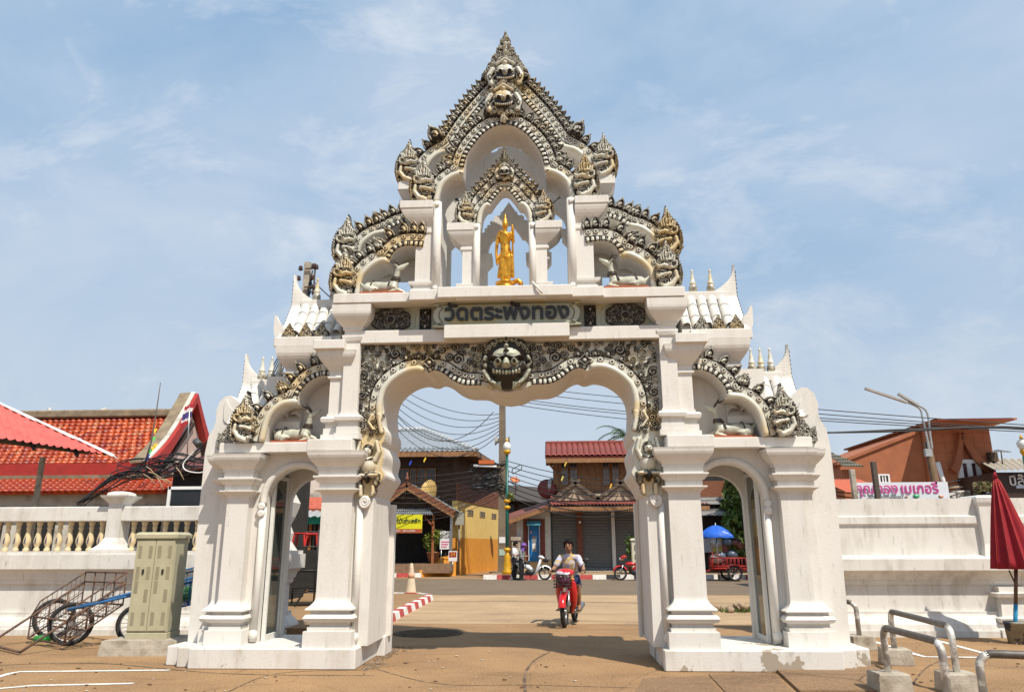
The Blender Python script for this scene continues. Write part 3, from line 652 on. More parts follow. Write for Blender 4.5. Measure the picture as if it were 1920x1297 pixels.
# ---- the demon mask in the middle of the arch
def mask_feats(k=1.0):
    f = [('dome', 0, .02, .36, .40, .08, .10), ('dome', 0, .0, .27, .34, .13, .36)]
    f += [('on', 0, .13, .20, .10, .03, .72), ('stroke', [(-.20, .07), (-.10, .045), (0, .075), (.10, .045), (.20, .07)], .040, .19, .02)]
    f += [('on', sx*.115, .0, .062, .05, .055, .55) for sx in (-1, 1)]+[('on', sx*.115, .0, .03, .028, .02, .04) for sx in (-1, 1)]
    f += [('on', 0, -.03, .052, .075, .10, .9), ('on', -.035, -.06, .032, .028, .04, .8), ('on', .035, -.06, .032, .028, .04, .8)]
    f += [('on', sx*.19, -.07, .07, .07, .05, .55) for sx in (-1, 1)]
    f += [('line', [(-.24, -.06), (-.2, -.14), (-.1, -.175), (0, -.165), (.1, -.175), (.2, -.14), (.24, -.06)], .062, .02, .03)]
    f += [('on', -.18+.045*i, -.135-.02*math.sin(i/8*math.pi), .018, .032, .04, .97) for i in range(9)]
    f += [('line', [(-.1, -.22), (0, -.235), (.1, -.22)], .04, .01, .03), ('line', [(0, .10), (0, .19)], .013, .02, .04), ('line', [(-.03, .155), (.03, .155)], .011, .02, .04)]
    f += [('dome', 0, .20, .33, .22, .12, .06)]
    for rr_, zz_, n_ in ((.30, .15, 13), (.24, .20, 11), (.17, .24, 8)):
        f += [('on', rr_*math.cos(q), zz_+rr_*.55*math.sin(q), .024, .026, .035, .62) for q in np.linspace(.05, math.pi-.05, n_)]
        f += [('on', rr_*math.cos(q), zz_+rr_*.55*math.sin(q), .010, .012, .012, .05) for q in np.linspace(.05, math.pi-.05, n_)]
    f += [('dome', 0, .34, .05, .085, .17, .7), ('on', 0, .34, .022, .04, .03, .06), ('dome', 0, .235, .05, .04, .17, .75)]
    f += [('dome', 0, .115, .215, .085, .165, .72), ('on', -.10, .10, .05, .03, .01, .9), ('on', .10, .10, .05, .03, .01, .9)]
    f += [('line', [(0, .08), (0, .185)], .012, .02, .03), ('line', [(-.03, .15), (.03, .15)], .010, .02, .03)]
    f += [('line', [(-.22, .055), (-.11, .03), (0, .06), (.11, .03), (.22, .055)], .030, .035, .02)]
    f += [('on', sx*.115, -.012, .058, .040, .05, .6) for sx in (-1, 1)]+[('on', sx*.115, -.014, .026, .022, .02, .02) for sx in (-1, 1)]
    f += [('on', 0, -.03, .05, .07, .06, .95)]
    for sx in (-1, 1):
        f += [('stroke', [(sx*.30, .08), (sx*.33, .0), (sx*.30, -.06)], .034, .11, .5), ('on', sx*.32, .01, .018, .03, .02, .05)]
        f += [('stroke', [(sx*.32, -.14), (sx*.26, -.24), (sx*.19, -.30)], (.06, .05), .12, .5)]
        f += [('line', [(sx*(.10+.026*i), -.29), (sx*(.09+.022*i), -.37)], .013, .035, .9) for i in range(4)]
    f += [('on', 0, -.31, .075, .09, .0, .03)]
    return f
MASK_OL = [(.37*math.cos(a)*(1.0 if abs(math.sin(a)) < .8 else .92), .02+.40*math.sin(a)) for a in np.linspace(0, 2*math.pi, 49)[:-1]]
mb = sculpt(mask_feats(), -.38, .38, -.40, .44, .0085, MASK_OL+[], .02, .1, 0, .22)
km = mb.build('demon_mask', [glaze('dark_glaze', (0.026, 0.020, 0.014), (0.42, 0.43, 0.33), (0.40, 0.38, 0.27), .42)], gate); km.location = (-.02, .20, 4.0); km['label'] = 'fanged demon mask in dark and celadon glaze over the arch'

# ---- frieze, plaque, sill and deck
mb = MB(); mb.box(-2.13, 2.13, .30, 1.36, 4.331, 4.92); gpart('frieze_wall', mb)
mb = MB(); mb.box(-2.128, 2.128, .14, .30, 4.325, 4.515, 0, .008); gpart('sill', mb)
mb = MB(); mb.box(-.90, .87, -.02, .139, 4.335, 4.53, 0, .008); gpart('sill_bracket', mb)
ff = MB(); ff.box(-2.12, 2.12, .285, .3, 4.518, 4.89); ff.g = [.9]*len(ff.v)
FR = glaze('celadon_panel', (.10, .08, .05), (0.40, 0.42, 0.33), (0.44, 0.38, 0.18), .35); gpart('frieze_panel', ff, [FR])
med_ol = []
for i in range(64):
    a = 2*math.pi*i/64; rr_ = 1+.07*abs(math.sin(a*4)); q = .30; med_ol.append((.275*rr_*np.sign(math.cos(a))*abs(math.cos(a))**.75, .165*rr_*np.sign(math.sin(a))*abs(math.sin(a))**.75))
for sgn in (-1, 1):
    f = scatter_scrolls(med_ol, .016, .036, 40, .03, .42, .05, 4000)+[('stroke', med_ol+[med_ol[0]], .013, .035, .1), ('dome', 0, 0, .06, .06, .05, .05), ('stroke', [(.055*math.cos(a), .055*math.sin(a)) for a in np.linspace(0, 6.3, 20)], .009, .055, .4)]
    o = sculpt(f, -.31, .31, -.19, .19, .0075, med_ol, .01, .05, 0, .02).build('medallion', [GLAZE], gate); o.location = (sgn*1.70-.02, .275, 4.70)
    t = MB().tube([(sgn*1.70-.02+x*1.24, .281, 4.70+z*1.13) for x, z in med_ol+[med_ol[0]]], .008, 5); t.g = [.75]*len(t.v); t.build('drawn_line', [FR], gate)
    f = [('stroke', [(-.07, .15), (.07, .15), (.07, -.15), (-.07, -.15), (-.07, .15)], .014, .03, .12), ('stroke', [(-.06, .14), (.06, .0), (-.06, -.14)], .012, .03, .15), ('stroke', [(.06, .14), (-.06, .0), (.06, -.14)], .012, .03, .15)]
    f += [('dome', 0, 0, .045, .05, .03, .08), ('dome', 0, .09, .025, .03, .02, .85), ('dome', 0, -.09, .025, .03, .02, .85)]+scatter_scrolls([(-.06, -.05), (.06, -.05), (.06, .05), (-.06, .05)], .012, .025, 4, .035, .4, .05)
    o = sculpt(f, -.085, .085, -.165, .165, .007, None, .008, .30, 0, .02).build('small_panel', [GLAZE], gate); o.location = (sgn*1.20-.02, .275, 4.70)
pq = []
for i in range(60):
    a = 2*math.pi*i/60; c, s_ = math.cos(a), math.sin(a)
    pq.append((math.copysign(min(1.02, 1.02*abs(c)**.35), c), .178*math.copysign(abs(s_)**.45, s_)))
pq = [(-.93, -.175), (-.99, -.13), (-1.045, -.06), (-1.05, .05), (-.99, .12), (-.92, .178), (.90, .178), (.97, .12), (1.03, .05), (1.02, -.06), (.97, -.13), (.91, -.175)]
pq = cat_rom(pq, 4, True)
mb = MB(); mb.prism([(x, z) for x, z in pq], 0, .20); mb.g = [.92]*len(mb.v)
plq = mb.build('name_plaque', [FR], gate); plq.location = (-.01, .06, 4.70); plq['label'] = 'long celadon plaque with the temple name in dark Thai letters'
t = MB().tube([(x*.925, -.004, z*.85) for x, z in pq+[pq[0]]], .006, 5); t.g = [.02]*len(t.v); t.build('drawn_line', [FR], plq)
INK = mat('dark_glazed_letters', (.028, .026, .024), .3, .2)
lettering('วัดตระพังทอง', .318, .045, INK, plq, (0, -.012, .012), 0, .0085, 1.02)
# deck: three steps of the projecting cornice
mb = MB(); mb.box(-2.52, 2.50, -.02, 1.62, 4.885, 5.03, 0, .01); gpart('deck', mb)
mb = MB(); mb.box(-1.40, 1.36, -.10, -.019, 4.882, 5.034, 0, .01); gpart('deck_step', mb)
mb = MB(); mb.box(-.98, .92, -.19, -.099, 4.879, 5.038, 0, .01); gpart('deck_step', mb)
mb = MB(); mb.bar((-.72, -.12, 4.868), (.55, -.12, 4.868), .05, .02); gpart('soffit_strip', mb)
mb = MB(); mb.tube([(.36, -.175, 5.09), (.42, -.22, 5.0), (.50, -.22, 4.90)], .014, 6); gpart('drain_pipe', mb)

# ---- upper tabernacle
CX = -.06
def column(sgn, xi, w, zc, capw, y0, y1, colr, zb=5.03):
    """A colonette against a pilaster with a flaring capital under a slab."""
    mb = MB(); x0, x1 = xi+colr*1.5, xi+colr*1.5+w; m = (x0+x1)/2; k = capw-(x1-x0)
    h = zc-zb
    pr_ = [(zb, .09), (zb+.035, .09), (zb+.035, .07), (zb+.075, .07), (zb+.075, .045), (zb+.11, .045), (zb+.11, .02), (zb+.15, .02), (zb+.17, .075), (zb+.20, .085), (zb+.215, .085), (zb+.22, 0), (zc-.50*min(1, h/1.4), 0), (zc-.48*min(1, h/1.4), .03), (zc-.44*min(1, h/1.4), .03), (zc-.43*min(1, h/1.4), .012), (zc-.40*min(1, h/1.4), .012)]
    q = zc-.38*min(1, h/1.4); pr_ += [(q+(zc-.12-q)*i/6, .015+(k-.015)*math.sin(i/6*1.5)*.9) for i in range(7)]
    # shift so that mouldings grow outward only
    rings = []
    for z, o in pr_: rings.append([(CX+sgn*x0, y0-o*.5, z), (CX+sgn*(x1+o), y0-o*.5, z), (CX+sgn*(x1+o), y1, z), (CX+sgn*x0, y1, z)])
    mb.rings(rings); gpart('column', mb)
    mb = MB(); mb.box(CX+sgn*(x0-.0), CX+sgn*(x1+k), y0-k*.5, y1, zc-.119, zc, 0, .006); gpart('column_slab', mb)
    mb = MB(); mb.tube([(CX+sgn*(xi+colr*.6), y0-.02, zb+.02), (CX+sgn*(xi+colr*.6), y0-.02, zc)], colr, 12); 
    for z in (zb+.09, zc-.06): mb.lathe((CX+sgn*(xi+colr*.6), y0-.02-colr, z), [(colr*.62, -.012), (colr*.62, .012), (colr*.3, .022)], 12, 0, 'y')
    gpart('colonette', mb)
for sgn in (-1, 1):
    column(sgn, .96, .26, 6.50, .50, .16, .92, .062)
    mb = MB(); mb.box(CX+sgn*.965, CX+sgn*1.07, .24, .95, 5.03, 6.55); gpart('side_wall', mb)
    column(sgn, .385, .17, 6.185, .40, .30, .62, .052)
    mb = MB(); mb.box(CX+sgn*1.40, CX+sgn*1.71, .55, 1.0, 6.93, 7.10, 0, .008); mb.loft(CX+sgn*1.50, .8, .10, .2, [(6.5, 0), (6.75, 0), (6.93, .1)]); gpart('upper_block', mb)
P1hi = [(0, 7.79), (.10, 7.775), (.19, 7.74), (.35, 7.61), (.485, 7.425), (.575, 7.24), (.615, 7.02)]
P1lo = [(.615, 7.02), (.64, 6.93), (.70, 6.945), (.83, 6.88), (.94, 6.75), (1.0, 6.51)]
P0hi = [(0, 8.86), (.10, 8.74), (.26, 8.55), (.45, 8.31), (.62, 8.07), (.76, 7.83), (.84, 7.66)]
P0lo = [(.84, 7.66), (.93, 7.62), (1.10, 7.56), (1.24, 7.40), (1.32, 7.12)]
Nhi = [(0, 6.77), (.06, 6.745), (.15, 6.63), (.21, 6.53)]
Nlo = [(.21, 6.53), (.225, 6.505), (.28, 6.49), (.34, 6.38), (.365, 6.19)]
LWhi = [(1.20, 5.79), (1.28, 5.80), (1.48, 5.81), (1.62, 5.735), (1.70, 5.565)]
LWlo = [(1.70, 5.565), (1.74, 5.55), (1.82, 5.56), (1.97, 5.47), (2.09, 5.31), (2.12, 5.04)]
LRhi = [(1.42, 6.34), (1.52, 6.35), (1.70, 6.30), (1.86, 6.19)]
LRlo = [(1.86, 6.19), (1.92, 6.17), (2.06, 6.13), (2.22, 5.98), (2.30, 5.70)]
WAhi = [(2.575, 3.885), (2.65, 3.89), (2.73, 3.885), (2.865, 3.825), (2.97, 3.72), (3.03, 3.615), (3.042, 3.485)]
WAlo = [(3.042, 3.485), (3.09, 3.485), (3.25, 3.46), (3.385, 3.345), (3.45, 3.20), (3.49, 2.945)]
for sgn in (-1, 1):
    s0 = carved_arch('rear_gable', P0hi, P0lo, .66, .5, sgn, CX, .24, skip_top=.16, leaf_s=1.12, leaf_step=.105)
    naga(CX+sgn*1.365, 7.08, .60, 1.12, sgn, s0)
    big = put(LEAF, 'leaf', s0, CX+sgn*1.10, .60, 7.83, sgn*.5, 2.0, sgn < 0)
    s1 = carved_arch('front_gable', P1hi, P1lo, .18, .62, sgn, CX, .21, skip_top=.10, leaf_s=1.05)
    naga(CX+sgn*1.03, 6.50, .13, 1.12, sgn, s1)
    s2 = carved_arch('niche_gable', Nhi, Nlo, .34, .26, sgn, CX, .19, sc_=.86, leaf_s=1.0, leaf_step=.112, outer=[(0, 7.24), (.10, 7.12), (.22, 6.97), (.36, 6.82), (.48, 6.66), (.545, 6.45), (.55, 6.19)])
    naga(CX+sgn*.45, 6.185, .29, .84, sgn, s2)
    s3 = carved_arch('lower_gable', LWhi, LWlo, .16, .5, sgn, CX, .22, sc_=1.0, leaf_s=1.25)
    naga(CX+sgn*2.16, 5.03, .11, 1.12, sgn, s3)
    s4 = carved_arch('lower_rear_gable', LRhi, LRlo, .52, .4, sgn, CX, .20, sc_=.95, leaf_s=1.25)
    naga(CX+sgn*2.25, 5.70, .46, 1.15, sgn, s4)
    mb = MB(); mb.box(CX+sgn*1.20, CX+sgn*2.45, .70, .85, 5.5, 6.2); mb.box(CX+sgn*2.30, CX+sgn*2.62, .55, .95, 5.60, 5.78, 0, .008); mb.box(CX+sgn*2.34, CX+sgn*2.56, .6, .95, 5.03, 5.6); mb.box(CX+sgn*1.35, CX+sgn*1.46, .66, .86, 5.03, 5.5); gpart('gable_backing', mb)
    s5 = carved_arch('wing_gable', WAhi, WAlo, .32, .42, sgn, 0.0, .21, leaf_s=1.1, leaf_step=.125)
    naga(sgn*3.60, 2.945, .27, 1.06, sgn, s5)
    # rear face of the tabernacle, plain and stepped
    for nm, hi, lo, y, b in (('rear_arch', P1hi, P1lo, 1.30, .30), ('rear_niche_arch', Nhi, Nlo, 1.42, .2)):
        hi_, lo_ = [(p[0]*.98, p[1]-.05) for p in hi], [(p[0]*.98, p[1]-.05) for p in lo]
        C = resample(cat_rom(hi_+lo_[1:], 6), n=70); S_ = smooth_path(C, 40); S_[0] = C[0]; o_ = offset2(S_, b+.035*(np.arange(70) % 7 < 4))
        o_[:, 0] = np.maximum(o_[:, 0], 0); o_[0] = (0, C[0, 1]+b*1.9)
        mb = MB(); mb.strip([(CX+sgn*p[0], p[1]) for p in C], [(CX+sgn*p[0], p[1]) for p in o_], y, y+.14); gpart(nm, mb)
    for xi, xo, zt, y in ((.96, 1.30, 6.5, 1.30), (.36, .62, 6.15, 1.42)):
        mb = MB(); mb.loft(CX+sgn*(xi+xo)/2, y+.07, (xo-xi)/2, .07, [(5.03, .08), (5.10, .08), (5.10, .03), (5.2, .03), (5.2, 0), (zt-.25, 0), (zt-.12, .08), (zt, .08)]); gpart('rear_column', mb)
# demon faces and spire over the gables
def small_mask(x, y, z, s, mats=None):
    o = link('gable_mask', SMASK, gate, (x, y, z), (0, 0, 0), (s, s, s)); return o
sm_ol = cat_rom([(-.30, -.30), (-.34, -.05), (-.33, .12), (-.22, .24), (-.10, .33), (0, .42), (.10, .33), (.22, .24), (.33, .12), (.34, -.05), (.30, -.30), (.12, -.33), (0, -.36), (-.12, -.33)], 4, True)
f = scatter_scrolls(sm_ol, .022, .05, 12, .05, .68, .0)
f += [('dome', 0, -.03, .21, .23, .07, .12), ('on', 0, .10, .15, .07, .02, .62), ('on', -.085, .02, .07, .035, .05, .85), ('on', .085, .02, .07, .035, .05, .85), ('on', -.085, .0, .03, .02, .02, .04), ('on', .085, .0, .03, .02, .02, .04), ('on', 0, -.03, .045, .06, .08, .45)]
f += [('line', [(-.17, -.11), (0, -.165), (.17, -.11)], .035, .02, .03)]+[('on', -.14+.035*i, -.13-.026*math.sin(i/8*3.14), .013, .02, .03, .95) for i in range(9)]
for sx in (-1, 1): f += [('stroke', [(sx*.23, .06), (sx*.30, -.08), (sx*.25, -.24)], .055, .09, .6), ('on', sx*.27, -.12, .03, .07, .02, .15), ('on', sx*.27, -.14, .015, .03, .02, .8)]
f += [('stroke', [(-.16, .16), (0, .27), (.16, .16)], .03, .09, .75), ('dome', 0, .19, .05, .05, .10, .85)]
SMASK = sculpt(f, -.35, .35, -.36, .43, .0085, sm_ol, .02, .0, 0, .12).mesh('gable_mask', [GLAZE])
small_mask(CX-.0, .12, 8.20, .86); small_mask(CX, .53, 8.95, .9)
small_mask(CX, .28, 7.06, .45)
sp_ol = [(-.37, -.12), (-.33, .0), (-.30, .03), (-.27, .12), (-.22, .17), (-.20, .26), (-.15, .31), (-.135, .40), (-.09, .45), (-.08, .54), (-.04, .60), (0, .72)]
sp_ol = sp_ol+[(-x, z) for x, z in sp_ol[-2::-1]]
f = scatter_scrolls(sp_ol, .020, .048, 14, .06, .72, .0)+[('on', 0, .20+.09*i, .045-.005*i, .04, .05, .8) for i in range(5)]
spm = sculpt(f, -.38, .38, -.12, .72, .0085, sp_ol, .02, .06, 0, .10).mesh('spire', [GLAZE]); link('spire', spm, gate, (CX, .57, 9.02), (0, 0, 0), (1.12, 1, 1.10))
link('spire', spm, gate, (CX, .31, 7.16), (0, 0, 0), (.42, 1, .5))
fl = sculpt([('dome', 0, 0, .05, .05, .05, .3)]+[('on', .042*math.cos(a), .042*math.sin(a), .024, .024, .03, .95) for a in np.linspace(0, 6.283, 6)[:-1]]+[('on', 0, 0, .018, .018, .03, .4)], -.075, .075, -.075, .075, .007, [(.075*math.cos(a), .075*math.sin(a)) for a in np.linspace(0, 6.283, 20)[:-1]], .01, .1, 0, .03)
o = fl.build('key_flower', [GLAZE], gate); o.location = (CX, .13, 7.86)

# ---- wings: ledges, arched walls, pilasters, buttresses, small tiled roofs
GLASS = bpy.data.materials.new('dark_glass'); GLASS.use_nodes = True
_b = GLASS.node_tree.nodes['Principled BSDF']; _b.inputs['Base Color'].default_value = (.10, .115, .10, 1); _b.inputs['Roughness'].default_value = .03; _b.inputs['Transmission Weight'].default_value = .35; _b.inputs['IOR'].default_value = 1.5; _b.inputs['Specular IOR Level'].default_value = .9
FRAMEW = mat('painted_frame', (.66, .65, .61), .45, .05)
def finial_mesh():
    pr_ = [(.0, 0), (.05, .005), (.062, .04), (.066, .07), (.058, .11), (.036, .135), (.05, .15), (.05, .165), (.036, .18), (.030, .24), (.018, .30), (.013, .34), (.020, .355), (.016, .375), (.002, .39)]
    mb = MB().lathe((0, 0, 0), pr_, 14); mb.g = [(.45 if .02 < v[2] < .12 else .92) for v in mb.v]; return mb.mesh('finial', [GLAZE])
FIN = finial_mesh()
for sgn in (-1, 1):
    # arched wall
    xc, r_, zs = 3.02, .46, 2.14
    arc = [(xc+r_*math.cos(a), zs+r_*math.sin(a)) for a in np.linspace(0, math.pi, 25)]
    def wallpoly(x0, x1, zt): return [(sgn*x, z) for x, z in [(x0, .25), (xc-r_, .25)]+arc[::-1]+[(xc+r_, .25), (x1, .25), (x1, zt), (x0, zt)]]
    gpart('wing_wall', MB().prism(wallpoly(2.561, 4.12, 2.80), .56, .72))
    arc2 = [(xc-.02+(r_-.07)*math.cos(a), zs-.02+(r_-.07)*math.sin(a)) for a in np.linspace(0, math.pi, 25)]
    gpart('wing_wall_rear', MB().prism([(sgn*x, z) for x, z in [(2.561, .25), (xc-.02-r_+.07, .25)]+arc2[::-1]+[(xc-.02+r_-.07, .25), (3.66, .25), (3.66, 2.80), (2.561, 2.80)]], 1.28, 1.40))
    hood = [(xc+(r_+.045)*math.cos(a), zs+(r_+.045)*math.sin(a)) for a in np.linspace(-.12, math.pi+.12, 30)]
    mb = MB(); mb.tube([(sgn*x, .555, z) for x, z in hood], .052, 10)
    mb.tube([(sgn*(xc+r_+.03), .55, .27), (sgn*(xc+r_+.03), .55, 2.05)], .05, 10); mb.ball((sgn*(xc+r_+.03), .53, .36), .065, .05, .075)
    for zz in (2.06, 1.96): mb.lathe((sgn*(xc+r_+.045), .50, zz), [(.055, -.02), (.055, .01), (.03, .02)], 14, 0, 'y')
    gpart('arch_moulding', mb)
    mb = MB(); mb.box(sgn*3.50, sgn*4.12, .73, 1.36, .25, 2.79); gpart('wing_core', mb)
    mb = MB(); mb.box(sgn*2.50, sgn*4.15, .34, 1.42, 2.80, 2.945, 0, .01); gpart('wing_ledge', mb)
    # glass leaf standing along the outer jamb
    gd = MB(); gd.box(sgn*3.455, sgn*3.44, .78, 1.22, .33, 2.46); g_ = gpart('glass_leaf', gd, [GLASS])
    fm = MB()
    for a in ((.73, .78, .25, 2.52), (1.22, 1.28, .25, 2.52), (.78, 1.22, .25, .33), (.78, 1.22, 2.46, 2.52)): fm.box(sgn*3.475, sgn*3.42, a[0], a[1], a[2], a[3], 0, .004)
    fm.build('frame', [FRAMEW], g_)
    # outer pilaster, doubled
    mb = MB(); mb.loft(sgn*3.82, .74, .155, .36, base_prof(.25, .92)+[(2.17, 0)]+cap_prof(2.17, 1.16)[1:]); gpart('pilaster', mb)
    mb = MB(); mb.loft(sgn*4.03, .82, .10, .30, [(z-.001, o*.95) for z, o in base_prof(.25, .90)]+[(2.18, 0)]+[(z-.003, o) for z, o in cap_prof(2.18, 1.14)[1:]]); gpart('pilaster', mb)
    # buttress wall with lobed head
    sil = [(4.0, .245), (4.47, .245), (4.50, 2.0), (4.50, 2.85), (4.47, 3.10), (4.40, 3.22), (4.38, 3.34), (4.40, 3.45), (4.36, 3.60), (4.28, 3.68), (4.20, 3.70), (4.0, 3.55)]
    gpart('buttress', MB().prism([(sgn*x, z) for x, z in sil], .66, 1.02))
    # recess behind the deer and roof above it
    mb = MB(); mb.box(sgn*2.56, sgn*3.70, .75, .85, 2.945, 4.0); gpart('recess_wall', mb)
def little_roof(sgn, x0, x1, zb, zr, yf, yr, tipx, tipz, ntile, nf, fx, low):
    """A white tiled half roof with a swept-up end and finials along its ridge."""
    mb = MB(); n = 14
    prof = [(yf+(yr-yf)*t, zb+(zr-zb)*(t**1.25)) for t in np.linspace(0, 1, n)]
    mb.rings([[(sgn*x, y, z) for y, z in prof]+[(sgn*x, yr, zb-.1), (sgn*x, yf, zb-.1)] for x in (x0, x1)]); roof = gpart('little_roof', mb)
    w = (x1-x0)/ntile
    tm = []
    for row in range(3):
        a, b = row/3, (row+1)/3+.03
        for i in range(ntile):
            xc_ = x0+w*(i+.5); m2 = MB(); ring = []
            for t in np.linspace(a, min(b, 1), 4):
                y, z = yf+(yr-yf)*t, zb+(zr-zb)*(t**1.25); dz = .015+.02*(1-(t-a)/(b-a))
                ring.append([(sgn*(xc_+w*.46*math.cos(q)), y-.03*math.sin(q), z+dz+w*.42*math.sin(q)) for q in np.linspace(0, math.pi, 7)])
            m2.rings(ring, 0, False, False, True); m2.build('roof_tile', [WHITE], roof)
    mb = MB(); mb.box(sgn*x0, sgn*x1, yr-.07, yr+.09, zr-.06, zr+.075, 0, .01); gpart('ridge', mb)
    # swept gable board: rises to a point along the roof slope, its rim set with dark spikes
    mb = MB(); ring = []
    def brd(t):
        z = zb-.02+(tipz-zb+.02)*t; y = yf-.04+(yr-yf+.02)*min(1, max(0, (z-zb)/(zr-zb)))**.8
        xo = x1+.15+(tipx-x1-.15)*t; xi = x1-.13 if z < zr else tipx-.02-(tipx-x1+.34)*((tipz-z)/(tipz-zr))**2.4
        return z, y, xo, min(xi, xo-.012)
    for t in np.linspace(0, 1, 26):
        z, y, xo, xi = brd(t); ring.append([(sgn*xi, y, z), (sgn*xo, y-.02, z), (sgn*xo, y+.09, z), (sgn*xi, y+.07, z)])
    mb.rings(ring); gpart('gable_board', mb)
    mb = MB(); mb.prism([(sgn*x, z) for x, z in cat_rom([(x1+.05, zb), (x1+.22, zb+.02), (x1+.25, zb+.2), (x1+.24, zb+.36), (x1+.17, zb+.24), (x1+.12, zb+.2)], 5)], yf+.02, yf+.09); gpart('horn', mb)
    sp2 = MB()
    for k in range(16):
        z, y, xo, xi = brd(.06+.9*k/16)
        sp2.lathe((sgn*(xo+.004), y+.02, z+.01), [(.018, -.03), (.02, .0), (.002, .04)], 5)
    sp2.g = [.15]*len(sp2.v); gpart('verge_spikes', sp2, [GLAZE])
    for x in fx: put(FIN, 'finial', gate, sgn*x, yr+.01, zr+.07, 0, 1.0)
    if low: return
for sgn in (-1, 1):
    mb = MB(); mb.box(sgn*2.60, sgn*3.47, .30, 1.40, 4.345, 4.49, 0, .01); gpart('upper_ledge', mb)
    mb = MB(); mb.loft(sgn*3.03, .80, .24, .35, [(3.90, 0), (3.96, 0), (3.965, .03), (4.03, .03)]+[(4.04+.25*i/6, .035+.12*math.sin(i/6*1.57)) for i in range(7)]+[(4.346, .16)]); gpart('bracket', mb)
    mb = MB(); mb.box(sgn*2.60, sgn*3.2, .84, 1.3, 3.9, 4.35); gpart('upper_core', mb)
    little_roof(sgn, 2.50, 3.28, 4.51, 5.15, .40, .86, 3.43, 5.66, 5, 2, (2.79, 3.06), False)
    little_roof(sgn, 3.10, 4.02, 3.28, 3.92, .62, 1.0, 4.16, 4.42, 5, 3, (3.61, 3.745, 3.89), True)
    for x in (2.78, 3.02, 3.27): put(SPADE, 'spade', gate, sgn*x, .37, 4.49, 0, .92)
    put(SPADE, 'spade', gate, sgn*4.07, .37, 2.945, 0, .95); put(SPADE, 'spade', gate, sgn*4.20, .62, 2.93, sgn*.5, .9)

# ---- statues on the gate (they stand on it: things of their own)
CEL = mat('celadon_statue', (.46, .455, .37), .35, .25, 9, col2=(.30, .24, .14), c2lo=.52, c2hi=.7, c2scale=4)
BRN = mat('brown_glaze', (.055, .038, .026), .3, .2)
REDL = mat('red_lead_base', (.36, .10, .045), .6, .2)
def deer(label, loc, flip, s, rz=0.0):
    t = thing('deer_statue', label, 'statue', loc, 0, 'recumbent deer statues'); t.scale = (-s if flip else s, s, s)
    b = [([(-.25, 0, .115), (-.12, 0, .125), (.02, 0, .12), (.13, 0, .15)], [.092, .09, .085, .078], 0), ([(.13, 0, .15), (.165, 0, .27), (.19, 0, .40)], [.070, .046, .038], 0),
         ([(.19, 0, .41), (.26, 0, .45), (.335, 0, .50)], [.050, .042, .020], 0), ([(-.26, -.07, .085), (-.12, -.10, .05), (-.20, -.11, .03)], [.07, .035, .022], 0), ([(-.26, .07, .085), (-.12, .10, .05), (-.20, .11, .03)], [.07, .035, .022], 0),
         ([(.13, -.06, .11), (.23, -.08, .05), (.08, -.09, .025)], [.05, .03, .02], 0), ([(.13, .06, .11), (.26, .07, .07), (.34, .07, .02)], [.05, .03, .02], 0), ([(-.33, 0, .14), (-.38, 0, .20)], [.03, .016], 0),
         ([(.19, -.03, .44), (.15, -.075, .47)], [.022, .012], 0), ([(.19, .03, .44), (.15, .075, .47)], [.022, .012], 0)]
    organic('body', b, .011, [CEL], 4, t)
    h = MB()
    for q in (-1, 1): h.tube([(.205, q*.03, .45), (.16, q*.045, .53), (.09, q*.05, .54), (.05, q*.05, .57)], [.014, .012, .009, .004], 6); h.tube([(.15, q*.045, .53), (.13, q*.055, .585)], [.010, .004], 6)
    h.build('horns', [CEL if s < .95 else BRN], t)
    k = MB()
    k.lathe((.163, 0, .255), [(.070, -.034), (.076, -.025), (.068, -.014), (.073, -.003), (.064, .008), (.068, .02), (.060, .03)], 14)
    k.build('collar', [BRN], t); k = MB()
    k.tube([(.075+.02*math.cos(a), .10*math.sin(a), .15+.10*math.cos(a)) for a in np.linspace(-1.9, 1.9, 14)], .012, 6); k.build('strap', [BRN], t); k = MB(); k.tube([(-.20+.02*math.cos(a), .108*math.sin(a), .13+.108*math.cos(a)) for a in np.linspace(-1.7, 1.7, 14)], .010, 6)
    k.build('strap', [BRN], t)
    p = MB(); p.box(-.36, .30, -.13, .13, -.012, .022, 0, .006); p.build('base', [REDL], t)
    return t
deer('celadon deer with swept horns lying in the lower recess left of the arch', (-3.09, .52, 2.958), False, .95)
deer('celadon deer with swept horns lying in the lower recess right of the arch', (3.09, .52, 2.958), True, .95)
deer('celadon deer lying on the top deck left of the golden figure', (-1.80, .13, 5.043), False, .96)
deer('celadon deer lying on the top deck right of the golden figure', (1.66, .13, 5.043), True, .96)
GOLD = mat('gilding', (.72, .34, .035), .30, .25, 14, metal=.75, col2=(.28, .08, .012), c2lo=.55, c2hi=.68, c2scale=9)
bu = thing('golden_statue', 'golden standing robed figure on a round base in the gate niche', 'statue', (-.03, -.01, 5.043)); bu.scale = (.93, .93, .93)
